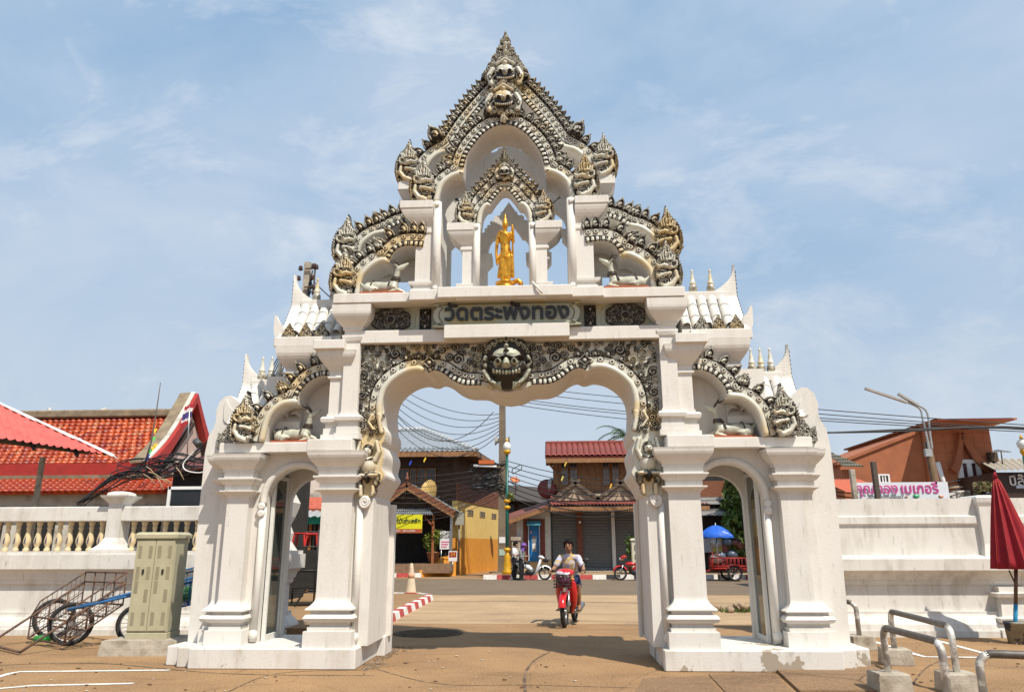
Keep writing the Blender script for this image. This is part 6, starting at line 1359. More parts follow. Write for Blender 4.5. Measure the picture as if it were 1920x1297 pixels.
# banner and shop signs
def banner(name, label, cat, x0, y0, x1, y1, Y, mtl, th=.03):
    a, b = at(x0, y1, Y), at(x1, y0, Y); t = thing(name, label, cat, ((a.x+b.x)/2, Y, (a.z+b.z)/2)); m = MB(); w, h = (b.x-a.x)/2, (b.z-a.z)/2
    rings = [[(x, -.012*math.sin(x*2.6), -h), (x, -.012*math.sin(x*2.6), h), (x, -.012*math.sin(x*2.6)+th, h), (x, -.012*math.sin(x*2.6)+th, -h)] for x in np.linspace(-w, w, 16)]
    m.rings(rings); m.build('sheet', [mtl], t); return t, w, h
YB = mat('yellow_vinyl', (.66, .62, .015), .5, .05); INKG = mat('dark_green_print', (.03, .06, .02), .6)
bt, w, h = banner('yellow_banner', 'bright yellow banner with black Thai lettering over the wooden shop', 'banner', 706, 964, 792, 999, GY-.9, YB)
m = MB(); m.box(-w, w, -.03, -.016, -h, -h+.2); m.build('red_strip', [mat('orange_print', (.38, .09, .03), .6)], bt)
lettering('ประจำไม้แกะสลัก', .305, .008, INKG, bt, (w-1.02, -.022, .12), 0, .004, .96)
lettering('081-9620391   055-612096', .13, .006, mat('white_print', (.7, .7, .68), .6), bt, (.1, -.036, -h+.10))
SW = mat('white_sign', (.68, .67, .66), .5, .05)
sg = thing('price_board', 'white notice board with dark and pink print beside the potted bush', 'sign', at(835, 1012, GY)); m = MB(); m.box(-.28, .28, 0, .03, -.45, .45); m.build('panel', [SW], sg)
for k, z_ in enumerate((.30, .14)): lettering('ไม้สัก' if k == 0 else 'แกะสลัก', .2, .006, INKG, sg, (0, -.006, z_))
for k in range(3): m = MB(); m.box(-.2, .2-.06*k, -.008, -.001, -.12-.12*k, -.06-.12*k); m.build('pink_print', [mat('pink_print', (.55, .12, .25), .6)], sg)
m = MB(); m.tube([(-.2, .03, -.45), (-.2, .03, -1.25)], .02, 6); m.build('stake', [STEEL], sg)
s2 = thing('red_notice', 'small red notice with yellow letters at the ramp wall', 'sign', at(849, 1042, GY-.1)); m = MB(); m.box(-.22, .22, 0, .03, -.25, .25); m.build('panel', [SW], s2); m = MB(); m.box(-.18, .18, -.01, -.001, -.05, .2); m.build('red_field', [mat('deep_red', (.3, .02, .02), .5)], s2); [lettering(q_, .2, .006, mat('yellow_print', (.7, .5, .03), .6), s2, (x_, -.016, .08)) for q_, x_ in (('2', -.06), ('4', .06))]
m = MB(); m.tube([(0, .04, -.25), (0, .04, -.75)], .02, 6); m.build('stake', [STEEL], s2)
pl = thing('sign_post', 'thin grey galvanised post at the road edge by the ramp', 'post', (*gp(837, 1074), 0)); m = MB(); m.tube([(0, 0, 0), (0, 0, at(837, 985, pl.location.y).z)], .045, 8); m.build('tube', [mat('galvanised', (.36, .40, .40), .5)], pl)
def dish(label, px_, py_, Y, r, col, yaw, tilt):
    t = thing('satellite_dish', label, 'dish', at(px_, py_, Y)); m = MB(); m.lathe((0, 0, 0), [(r*f, -.28*r*f*f) for f in (.02, .25, .5, .75, 1.0)], 24, 0, 'y'); o = m.build('reflector', [col], t); o.rotation_euler = (tilt, 0, yaw)
    m = MB(); m.tube([(0, .05, 0), (0, .35, -.2), (0, .4, -.9)], .03, 6); m.build('mount', [STEEL], t); m = MB(); m.tube([(0, 0, -r), (.05, -.6*r, -.1*r), (0, -.75*r, .0)], .015, 5); o2 = m.build('feed_arm', [STEEL], t); o2.rotation_euler = (tilt, 0, yaw); return t
dish('ochre oval satellite dish on the porch roof', 808, 927, 29.6, .75, mat('ochre_dish', (.55, .37, .13), .6), R(62), R(14))
dish('small orange satellite dish on the wires side of the lane', 966, 897, 36, .30, mat('orange_dish', (.55, .17, .06), .6), R(20), R(-48))
dish('dark red satellite dish beside the white one', 1027, 915, 31.5, .55, mat('red_dish', (.20, .04, .035), .6), R(8), R(-10)); dish('white satellite dish seen edge on beside the red one', 1040, 912, 31.8, .5, mat('white_dish', (.55, .56, .58), .5), R(58), R(-8))
# leaves: bushes and trees
def crown_mesh(rad, n, size, seed, lobes=7, name='crown'):
    rg = np.random.default_rng(seed); C = rg.normal(0, 1, (lobes, 3)); C /= np.linalg.norm(C, axis=1)[:, None]; C *= rg.uniform(.35, .7, (lobes, 1)); C = np.vstack([C, [[0, 0, 0]]])
    k = rg.integers(0, lobes+1, n); d = rg.normal(0, 1, (n, 3)); d /= np.linalg.norm(d, axis=1)[:, None]; P = (C[k]+d*(rg.uniform(.25, 1, (n, 1))**.5)*.48)*np.array(rad)
    m = MB(); A = rg.normal(0, 1, (n, 3)); A /= np.linalg.norm(A, axis=1)[:, None]; B = np.cross(A, rg.normal(0, 1, (n, 3))); B /= np.linalg.norm(B, axis=1)[:, None]; s_ = size*rg.uniform(.6, 1.3, (n, 1))
    v = np.empty((n*4, 3)); v[0::4] = P-A*s_; v[1::4] = P+B*s_*.45; v[2::4] = P+A*s_; v[3::4] = P-B*s_*.45
    me = bpy.data.meshes.new(name); me.from_pydata(v.tolist(), [], [(4*i, 4*i+1, 4*i+2, 4*i+3) for i in range(n)]); return me
LEAFM = mat('bush_leaf', (.075, .13, .022), .55, .45, 2.2); LEAFY = mat('yellow_green_leaf', (.16, .20, .03), .55, .4, 2.2)
def plant(name, label, cat, loc, rad, n, size, seed, mtl, pot=None, trunk=.5, zc=None):
    t = thing(name, label, cat, loc); me = crown_mesh(rad, n, size, seed); me.materials.append(mtl); o = link('crown', me, t, (0, 0, zc if zc else trunk+rad[2]*.8))
    m = MB(); z1 = (zc or trunk+rad[2]*.8); m.tube([(0, 0, 0), (.03, 0, z1*.5), (0, .02, z1)], [.05+.03*rad[0], .04+.02*rad[0], .015], 7)
    for k in range(5): a = k*1.3; m.tube([(0.02, 0, z1*.6), (.5*rad[0]*math.cos(a), .5*rad[1]*math.sin(a), z1+.3*rad[2])], [.03+.01*rad[0], .008], 5)
    m.build('trunk', [mat('bark', (.12, .085, .055), .9, .2)], t)
    if pot: m = MB(); m.lathe((0, 0, 0), [(pot*.7, 0), (pot, pot*1.2), (pot*1.08, pot*1.25), (pot*1.05, pot*1.4), (pot*.9, pot*1.38)], 18); m.build('pot', [mat('clay_pot', (.22, .10, .05), .7)], t)
    return t
p = at(812, 1052, 29.3); plant('potted_bush', 'yellow green bush in a clay pot at the wooden shop front', 'plant', (p.x, 29.3, p.z), (.62, .55, .85), 1500, .10, 3, LEAFY, .34, .5)
# ---- lane behind: dark wooden houses
bhs = thing('lane_house', 'dark weathered wooden house at the back of the lane', 'building'); a, b = at(938, 1000, 46), at(1010, 1000, 46)
m = MB(); m.box(a.x-1, b.x+.6, 46, 52, 0, at(980, 935, 46).z); m.build('wall', [WOODD], bhs); m = MB(); m.slab((a.x-1, 45.2, at(980, 930, 46).z), (b.x+1.4, 45.2, at(980, 940, 46).z-.3), (b.x+1.4, 49, at(980, 905, 46).z-.2), (a.x-1, 49, at(980, 905, 46).z+.2), .1); m.build('roof', [mat('dark_old_tiles', (.06, .05, .045), .8)], bhs)
for k in range(4): window(bhs, a.x+.4+1.0*k, a.x+1.0+1.0*k, 45.95, at(980, 968, 46).z, at(980, 945, 46).z, 2, 2)
# ---- right: shophouse with red roof
rh = thing('shophouse', 'two storey wooden shophouse with red tiled roof and grey roller shutters', 'building'); SY = 31.5
zx = lambda y, Y=SY, x=1100: at(x, y, Y).z
xa, xb, xc_ = at(1033, 1000, SY).x, at(1172, 1000, SY).x, at(1207, 1000, SY).x+3.2
z0s = zx(1069); zc = zx(947); zu0, zu1 = zx(925), zx(858)
m = MB(); m.box(xa, xc_, SY+.2, 40, .1, zc+.3); m.build('ground_storey', [mat('dim_wall', (.10, .09, .08), .8)], rh)
m = MB(); m.box(xa-.3, xc_, SY-.9, SY+.2, .185, z0s); m.build('front_step', [CONC], rh)
posts_ = [1087, 1150, 1203]; edges = [1036, 1083, 1092, 1147, 1153, 1200, 1206, 1255]
for k in range(0, 8, 2):
    x0, x1 = at(edges[k], 1000, SY).x, at(edges[k+1], 1000, SY).x; n2 = 44; m = MB(); v = []
    for i in range(n2+1): z_ = z0s+(zc-z0s)*i/n2; v += [(x0, SY+.12-(.022 if i % 2 else 0), z_), (x1, SY+.12-(.022 if i % 2 else 0), z_)]
    m.add(v, [(2*i, 2*i+1, 2*i+3, 2*i+2) for i in range(n2)]); s_ = m.build('roller_shutter', [SHUT], rh)
    m = MB(); m.box(x0, x1, SY+.05, SY+.11, z0s, z0s+.12); m.build('bottom_rail', [mat('grey_rail', (.2, .2, .2), .5)], s_)
for px_, w_, c in ((1087, .16, RUSTB), (1150, .09, SW), (1203, .09, SW)):
    x = at(px_, 1000, SY).x; m = MB(); m.box(x-w_, x+w_, SY-.08, SY+.1, z0s, zc); m.build('column', [c], rh)
p = at(1087, 978, SY-.1); m = MB(); m.ball((p.x, SY-.14, p.z), .08); m.build('column_lamp', [SW], rh)
# canopy in red sheet with a saw edge
cz0, cz1 = zx(948, SY-1.9), zx(938, SY+.1); XA = at(1032, 945, SY-1.9).x; tiled_slope(rh, 'canopy_sheet', (XA, SY-2.0, cz0), (xc_, SY-2.0, cz0), (xc_, SY+.1, cz1+.25), (XA, SY+.1, cz1+.25), RTIL, 46, 3, .07)
m = MB(); m.box(XA, xc_, SY-2.03, SY-1.95, cz0-.22, cz0-.04); m.build('canopy_fascia', [WOODM], rh)
m = MB(); m.box(XA, xc_, SY-1.9, SY+.2, cz0-.12, cz0-.08); m.build('canopy_soffit', [WOODD], rh)
m = MB()
for i in range(70): x = XA+(xc_-XA)*i/70; m.add([(x, SY-2.04, cz0-.22), (x+.09, SY-2.04, cz0-.22), (x+.045, SY-2.04, cz0-.34)], [(0, 1, 2)])
o = m.build('saw_edge', [WOODM], rh); o['kind'] = 'stuff'
# little carved gables on the canopy
for px_ in (1079, 1163):
    c = at(px_, 910, SY-1.2); l_, r_ = at(px_-45, 938, SY-1.2), at(px_+45, 938, SY-1.2)
    m = MB(); m.add([(l_.x, SY-1.25, l_.z), (r_.x, SY-1.25, r_.z), (c.x, SY-1.25, c.z-.1)], [(0, 1, 2)]); m.build('lattice_gable', [mat('pale_weathered_wood', (.42, .33, .23), .8, .2)], rh)
    for e_, q in ((l_, -1), (r_, 1)):
        m = MB(); m.bar((e_.x, SY-1.35, e_.z+.05), (c.x-q*.25, SY-1.35, c.z+.30), .07, .16); m.build('gable_horn', [mat('grey_brown_wood', (.12, .085, .06), .8)], rh)
    for k in range(6):
        f_ = k/5; m = MB(); m.bar((l_.x+(r_.x-l_.x)*f_, SY-1.3, l_.z+.02), (l_.x+(r_.x-l_.x)*(.5+.5*(f_-.5)*.3), SY-1.3, l_.z+(c.z-l_.z)*.65), .03, .05); m.build('lattice_bar', [mat('grey_brown_wood', (.12, .085, .06), .8)], rh)
m = MB(); m.slab((XA, SY-1.6, cz0+.10), (xc_, SY-1.6, cz0+.10), (xc_, SY+.1, zu0+.05), (XA+.4, SY+.1, zu0+.05), .05); m.build('upper_canopy', [mat('pale_old_sheet', (.36, .30, .23), .8, .2)], rh)
# upper storey in upright boards
ux0, ux1 = at(1037, 890, SY).x, xc_-.5
m = MB(); m.box(ux0, ux1, SY+.3, 39, zu0-.2, zu1+.3); m.build('upper_core', [WOODD], rh)
i = 0; x = ux0
while x < ux1:
    wd_ = .26; m = MB(); m.box(x+.004, min(x+wd_, ux1), SY+.24+.012*(i % 2), SY+.31, zu0-.1, zu1+.25, 0, .006); m.build('plank', [WOODM], rh); x += wd_; i += 1
for x0, x1 in ((1053, 1064), (1070, 1082), (1132, 1142), (1150, 1160)):
    window(rh, at(x0, 890, SY).x, at(x1, 890, SY).x, SY+.2, zx(907), zx(880), 2, 3, WOODM, mat('pale_sky_glass', (.20, .22, .24), .1)); window(rh, at(x0, 890, SY).x, at(x1, 890, SY).x, SY+.2, zx(877), zx(865), 2, 1, WOODM)
# red barrel-tiled roof, a column of tiles a piece
re0, re1 = zx(856, SY-1.0), zx(833, SY+.9); rx0_, rx1_ = at(1022, 850, SY-1).x, xc_+.3; nt_ = int((rx1_-rx0_)/.30); bm2 = MB(); ring = []
for t in np.linspace(0, 1, 8):
    st_ = .05*((1-t)*3 % 1); ring.append([(.15*math.cos(q)*1.05, (SY-1.0)+1.9*t, re0+(re1-re0)*t+.13*math.sin(q)+st_) for q in np.linspace(0, math.pi, 7)])
bm2.rings(ring, 0, False, False, True); TC = bm2.mesh('tile_column', [RTIL])
for k in range(nt_): link('tile_column', TC, rh, (rx0_+.15+.30*k, 0, 0))
m = MB(); m.slab((rx0_, SY-.98, re0), (rx1_, SY-.98, re0), (rx1_, SY+.9, re1), (rx0_, SY+.9, re1), .08); m.slab((rx1_, SY+2.8, re0), (rx0_, SY+2.8, re0), (rx0_, SY+.9, re1), (rx1_, SY+.9, re1), .08); m.build('roof_deck', [RTIL], rh)
m = MB(); m.box(rx0_+.05, rx1_, SY-.95, SY-.85, re0-.30, re0-.06); m.build('roof_fascia', [WOODM], rh); m = MB(); m.box(rx0_, rx1_, SY+.75, SY+1.05, re1, re1+.2, 0, .05); m.build('ridge', [RTIL], rh)
m = MB(); m.bar((rx0_+.1, SY-.8, re0-.2), (ux0+.1, SY+.25, zx(880)), .09); m.build('roof_brace', [WOODM], rh)
# lean-to with white wall and cash machine
lt = thing('lean_to', 'white lean-to with sloping brown roof joined to the shuttered shop', 'building'); l0, l1 = at(969, 1000, SY).x, xa-.02; zl0, zl1 = at(970, 968, SY).z, at(1030, 947, SY).z
m = MB(); m.prism([(l0, .1), (l1, .1), (l1, zl1), (l0, zl0)], SY-.1, SY+3); m.build('wall', [mat('pale_grey_wall', (.60, .60, .55), .8, .08)], lt)
m = MB(); m.box(l0+.1, l1-.001, SY-.14, SY-.101, .1, zx(1048)); m.build('dado', [mat('tan_dado', (.52, .36, .18), .8)], lt)
m = MB(); m.slab((at(954, 970, SY-.9).x, SY-.9, at(954, 974, SY-.9).z), (l1+.0, SY-.9, at(1033, 946, SY-.9).z), (l1, SY+3.2, zl1+.5), (l0-.6, SY+3.2, zl0+.3), .12); m.build('roof', [mat('brown_red_sheet', (.20, .07, .05), .7, .2)], lt)
m = MB(); m.bar((at(954, 976, SY-.95).x, SY-.95, at(954, 978, SY-.95).z), (l1, SY-.95, at(1033, 951, SY-.95).z), .05, .2); m.build('bargeboard', [WOODM], lt)
bx0, bx1, bz0, bz1 = at(981, 1000, SY).x, at(1022, 1000, SY).x, zx(1050), zx(972); BRK = mat('red_brown_brick', (.22, .06, .04), .8, .3, 14)
for (x0, x1, z0_, z1_) in ((bx0, bx0+.26, bz0, bz1), (bx1-.26, bx1, bz0, bz1), (bx0+.26, bx1-.26, bz1-.2, bz1)):
    nz_ = max(1, int((z1_-z0_)/.1)); nx_ = max(1, int((x1-x0)/.2))
    m = MB()
    for i in range(nz_):
        for j in range(nx_): m.box(x0+(x1-x0)*j/nx_+.006, x0+(x1-x0)*(j+1)/nx_-.006, SY-.15, SY-.1, z0_+(z1_-z0_)*i/nz_+.006, z0_+(z1_-z0_)*(i+1)/nz_-.006)
    o = m.build('brick_surround', [BRK], lt); o['kind'] = 'stuff'
atm = thing('cash_machine', 'blue cash machine kiosk with a small light blue awning', 'cash machine', ((bx0+bx1)/2, SY-.16, 0)); BL = mat('machine_blue', (.01, .16, .42), .4, .1); w_ = (bx1-bx0)/2-.27
m = MB(); m.box(-w_, w_, -.10, .05, bz0-.05, bz1-.22, 0, .01); m.build('body', [BL], atm); m = MB(); m.box(-w_*.62, w_*.62, -.16, -.09, bz0+.05, zx(992), 0, .02); m.build('console', [BL], atm)
m = MB(); m.slab((-w_-.05, -.55, zx(983)), (w_+.05, -.55, zx(983)), (w_+.05, -.02, zx(975)), (-w_-.05, -.02, zx(975)), .05); m.build('awning', [mat('light_blue_sheet', (.12, .50, .68), .4)], atm)
m = MB(); m.box(-w_*.35, w_*.4, -.175, -.161, zx(1033), zx(1004)); m.build('screen', [mat('grey_screen', (.22, .23, .24), .3)], atm); m = MB(); m.box(-w_*.3, w_*.3, -.185, -.176, zx(1028), zx(1018)); m.build('keypad', [SW], atm); m = MB(); m.box(-w_*.6, -w_*.35, -.175, -.161, zx(1000), zx(995)); m.build('sticker', [mat('pale_red_sticker', (.5, .25, .22), .5)], atm)
m = MB(); m.box(-w_*.95, -w_*.85, -.14, -.10, bz0, bz1-.3); m.box(w_*.85, w_*.95, -.14, -.10, bz0, bz1-.3); m.build('side_strip', [SW], atm)
bx = thing('pillar_stub', 'square stone gate pillar beside the lean-to corner', 'pillar', (at(968, 1040, SY-.4).x, SY-.4, .185)); m = MB(); m.loft(0, 0, .22, .22, [(0, 0), (zx(1008)-.3, 0), (zx(1008)-.3, .05), (zx(1005)-.2, .05)]); m.build('shaft', [CONC], bx)
# palm behind the red roof
pt = thing('palm_tree', 'palm with drooping fronds rising behind the red roof', 'tree', (at(1160, 900, 44).x+.6, 44, 0)); zc_ = at(1160, 818, 44).z
m = MB(); m.tube([(0, 0, 0), (.2, 0, zc_*.5), (0, 0, zc_)], [.22, .18, .14], 10); m.build('trunk', [mat('bark', (.12, .085, .055), .9)], pt); FRD = mat('palm_frond', (.06, .12, .04), .5, .3)
for k in range(17):
    a = k*2.4; el = .9-1.5*((k % 6)/6); Ln = 2.9; m = MB(); sp_ = []
    for t in np.linspace(0, 1, 10): rr_ = Ln*t; sp_.append(Vector((math.cos(a)*rr_*math.cos(el*.6), math.sin(a)*rr_*math.cos(el*.6), zc_+Ln*t*math.sin(el)-1.9*t*t)))
    m.tube(sp_, [.03]*9+[.006], 5); si = Vector((-math.sin(a), math.cos(a), 0))
    for j in range(1, 10):
        for f_ in (0, .5):
            p = sp_[j].lerp(sp_[max(j-1, 0)], f_); tdir = (sp_[j]-sp_[j-1]).normalized(); ll = .75*(1-.55*(j/9))
            for sg_ in (-1, 1): q = p+si*sg_*ll*.85+tdir*ll*.4-Vector((0, 0, .18*ll)); m.add([p, p+tdir*.07, q], [(0, 1, 2)])
    m.build('frond', [FRD], pt)
# ---- right arch view: shop with grey awning, tree, parasol, goods
rs = thing('awning_shop', 'dim shop with corrugated grey awnings seen through the right arch', 'building'); ax0, ax1 = at(1300, 1000, 30).x, at(1480, 1000, 30).x; za = lambda y, Y=30: at(1360, y, Y).z
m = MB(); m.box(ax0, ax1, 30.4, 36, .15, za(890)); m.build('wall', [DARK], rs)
for (y0, y1, Ya, Yb) in ((968, 950, 28.6, 30.3), (947, 932, 29.5, 30.4)): tiled_slope(rs, 'awning', (ax0, Ya, za(y0, Ya)), (ax1, Ya, za(y0, Ya)), (ax1, Yb, za(y1, Yb)), (ax0, Yb, za(y1, Yb)), mat('grey_asbestos', (.28, .27, .255), .7, .2), 60, 2, .07)
m = MB(); m.box(ax0, ax1, 30.3, 30.42, za(930), za(900)); m.build('plank_band', [WOODO], rs)
for k in range(5): m = MB(); x = at(1325+k*18, 1000, 30.2).x; m.box(x-.25, x+.25, 30.2, 30.3, za(1035), za(1000+6*(k % 3))); m.build('poster', [mat('poster_%d' % k, [(.4, .42, .5), (.5, .45, .1), (.3, .1, .1), (.45, .45, .45), (.1, .25, .4)][k], .6)], rs)
for k in range(9):
    p = at(1350+random.uniform(-12, 45), 1030+random.uniform(-14, 18), 28); m = MB(); m.ball((0, 0, 0), random.uniform(.25, .5), .3, random.uniform(.15, .3), 0, 9, 6); o = m.build('goods', [mat('goods_%d' % (k % 3), [(.25, .24, .24), (.12, .05, .05), (.08, .10, .14)][k % 3], .4)], rs); o.location = p
tp = at(1390, 950, 28.5); plant('street_tree', 'dense green street tree behind the right arch', 'tree', (tp.x+.5, 28.2, .18), (2.2, 2.0, 2.7), 6500, .17, 9, LEAFM, None, 2.4, at(1390, 945, 28.2).z)
um = thing('blue_parasol', 'open blue street parasol with white print across the road', 'parasol', (at(1349, 1090, 24.6).x, 24.6, 0)); ut, ub = at(1349, 984, 24.6).z, at(1349, 1003, 24.6).z; ur = (at(1381, 1000, 24.6).x-at(1318, 1000, 24.6).x)/2
BLU = mat('parasol_blue', (.012, .10, .50), .55, .2, 3, col2=(.5, .55, .65), c2lo=.62, c2hi=.64, c2scale=1.6)
for k in range(8):
    a0, a1 = k*math.pi/4, (k+1)*math.pi/4; m = MB(); ring = []
    for t in np.linspace(.02, 1, 7): ring.append([(ur*t*math.cos(a), ur*t*math.sin(a), ub+(ut-ub)*(1-t**1.9)-.03*math.sin((a-a0)/(a1-a0)*math.pi)*t) for a in np.linspace(a0, a1, 4)])
    ring.append([(p[0]*1.0, p[1]*1.0, p[2]-.10) for p in ring[-1]]); m.rings(ring, 0, False, False, True); m.build('panel', [BLU], um)
m = MB(); m.tube([(0, 0, 0), (0, 0, ut+.1)], .025, 8); m.build('pole', [STEEL], um)
# ---- central pole, loudspeakers, lamp post, wires
PY = 29.0; pb = at(942, 1072, PY); ptz = 12.5
cpz = thing('concrete_pole', 'tall square concrete power pole standing at the lane corner', 'pole', (pb.x, PY, .15)); m = MB(); m.loft(0, 0, .19, .19, [(0, .03), (ptz, -.06)]); m.build('shaft', [mat('weathered_concrete_pole', (.17, .13, .088), .85, .2, 2)], cpz)
for k, (z_, c) in enumerate(((at(942, 1010, PY).z, SW), (at(942, 1033, PY).z, mat('pale_green_notice', (.35, .45, .36), .6)))): m = MB(); m.box(-.15, .16, -.235, -.215, z_-.35, z_-.05); m.build('notice', [c], cpz)
for sg_, px_ in ((-1, 933), (1, 951)):
    q = at(px_, 826, PY); h_ = thing('loudspeaker_horn', 'grey horn loudspeaker on the %s side of the concrete pole' % ('left' if sg_ < 0 else 'right'), 'loudspeaker', q, 0, 'horn loudspeakers'); m = MB()
    m.lathe((0, 0, 0), [(.05, -sg_*.35), (.07, -sg_*.2), (.13, 0), (.25, sg_*.12), (.27, sg_*.13)], 18, 0, 'x'); m.build('horn', [mat('grey_horn', (.34, .32, .29), .5)], h_); m = MB(); m.tube([(-sg_*.35, 0, 0), (-sg_*.5, 0, 0)], .10, 10); m.build('driver', [mat('grey_horn', (.34, .32, .29), .5)], h_)
lp = thing('green_lamp_post', 'green lamp post with gold ornaments and white globe', 'lamp', (at(951, 1080, 27.0).x, 27.0, .185)); zt = lambda y: at(951, y, 27.0).z-.185
GRN = mat('dark_green_enamel', (.008, .10, .075), .35, .1); GLD = mat('gold_paint', (.62, .33, .02), .4, .1, metal=.3); GLB = mat('white_globe', (.72, .72, .68), .3, .03)
m = MB(); m.tube([(0, 0, 0), (0, 0, zt(852))], [.085, .065], 10); m.build('shaft', [GRN], lp); m = MB(); m.lathe((0, 0, 0), [(.24, 0), (.24, .15), (.17, .25), (.20, .45), (.15, .6), (.17, .8), (.10, .95), (.085, 1.1)], 16); m.build('base', [GLD], lp)
for y in (939, 951, 1030): m = MB(); m.lathe((0, 0, zt(y)), [(.08, -.1), (.15, -.05), (.19, 0), (.15, .05), (.08, .1)], 14); m.build('collar', [GLD], lp)
m = MB(); m.lathe((0, 0, zt(848)), [(.07, -.12), (.2, .02), (.18, .1)], 14); m.build('cup', [GLD], lp); m = MB(); m.lathe((0, 0, zt(845)), [(.12, 0), (.19, .10), (.20, .22), (.15, .36), (.06, .46)], 16); m.build('globe', [GLB], lp); m = MB(); m.lathe((0, 0, zt(845)+.44), [(.08, 0), (.06, .08), (.015, .22)], 10); m.build('finial', [GLD], lp)
for k in range(10): pass
fb2 = thing('hanging_flowers', 'small basket of yellow and green flowers on the lamp post', 'flowers', at(957, 930, 27.0)); me = crown_mesh((.22, .2, .28), 260, .07, 5); me.materials.append(mat('mixed_petals', (.20, .16, .03), .6, .5, 9, col2=(.05, .16, .03), c2lo=.45, c2hi=.55, c2scale=7)); link('blooms', me, fb2)
# wires through the arch
tip = at(940, 770, PY)
WN = {}
def wire(label, a, b, sag, Ya, Yb, r=.018, grp='wires above the street'):
    o = MB().tube(cable(at(a[0], a[1], Ya), at(b[0], b[1], Yb), sag, n=18), r, 5).build('wire', [CABM]); WN[grp] = WN.get(grp, -1)+1; tag(o, '%s, %s' % (label, ORD[WN[grp]]) if ' wires' in grp or 'cables' in grp or 'wires ' in grp else label, 'wire', grp)
for k in range(7): wire('slack black wire sagging from the concrete pole to the left', (700, 690+9*k), (938, 776+6*k), .8+.22*k, 27+.2*k, PY, .018, 'slack wires left of the pole')
wire('deep drooping black wire left of the concrete pole', (690, 700), (925, 772), 2.4, 26, PY, .02)
for k, (ya, yb) in enumerate(((728, 744), (738, 756), (752, 770), (757, 775), (764, 785))): wire('taut black wire running right from the concrete pole', (940, ya-10), (1240, yb+6), .10, PY, 27, .018, 'taut wires right of the pole')
for k in range(9): wire('low black cable crossing the wooden house front', (700, 893+9*k+random.uniform(-3, 3)), (940, 872+7*k), .25+.05*k, 27.5, PY, .014, 'cables across the wooden house')
for k in range(8): wire('low black cable crossing towards the shophouse', (945, 862+9*k), (1240, 905+6*k), .3+.08*k, PY, 27, .02 if k < 4 else .028, 'cables across the shophouse')
ct = thing('cable_coils', 'coils and splice boxes of black cable strapped to the concrete pole', 'cables'); rg = random.Random(9)
for k in range(30):
    c = at(rg.gauss(918, 24), rg.uniform(868, 922), PY-.3); r1 = rg.uniform(.15, .42); sq, tl = rg.uniform(.35, .8), rg.uniform(-.5, .5); MB().tube([c+Vector((r1*math.cos(a), .05*math.sin(2*a), r1*(sq*math.sin(a)+tl*math.cos(a)+.15*math.sin(3*a+k)))) for a in np.linspace(0, 6.4, 18)], .022, 5).build('coil', [CABM], ct)
for k in range(10):
    c = at(rg.uniform(880, 940), rg.uniform(865, 915), PY-.35); m = MB(); m.tube([c, c+Vector((rg.uniform(.3, .7), 0, rg.uniform(-.1, .1)))], .06, 7); m.build('splice_box', [CABM], ct)
c = at(888, 873, PY-.4); m = MB(); m.tube([c, c+Vector((1.2, 0, -.05))], .06, 8); m.build('tube_lamp', [SW], ct); c = at(905, 868, PY-.4); m = MB(); m.box(c.x-.2, c.x+.6, c.y-.1, c.y+.1, c.z-.05, c.z+.15); m.build('orange_box', [mat('orange_plastic', (.5, .12, .03), .5)], ct)
for k, (x, y, c) in enumerate(((770, 868, (.02, .06, .5)), (797, 862, (.7, .5, .03)), (1061, 870, (.6, .4, .05)), (1146, 911, (.7, .4, .03)), (1055, 897, (.6, .5, .1)))):
    p = at(x, y, 26.5); t = thing('street_pennant', ['small blue pennant on a wire before the wooden house', 'small yellow pennant on a wire before the wooden house', 'yellow pennant high on the wires before the shophouse', 'orange pennant low over the shophouse canopy', 'pale yellow pennant at the shophouse window'][k], 'pennant', p); m = MB(); m.add([(-.05, 0, -.13), (.06, .03, .1), (.0, .02, .14), (-.08, 0, -.05)], [(0, 1, 2, 3)]); m.build('cloth', [mat('street_pennant_%d' % k, c, .6)], t); MB().tube([(0.03, .02, .12), (.12, .02, .36)], .01, 4).build('string', [CABM], t)

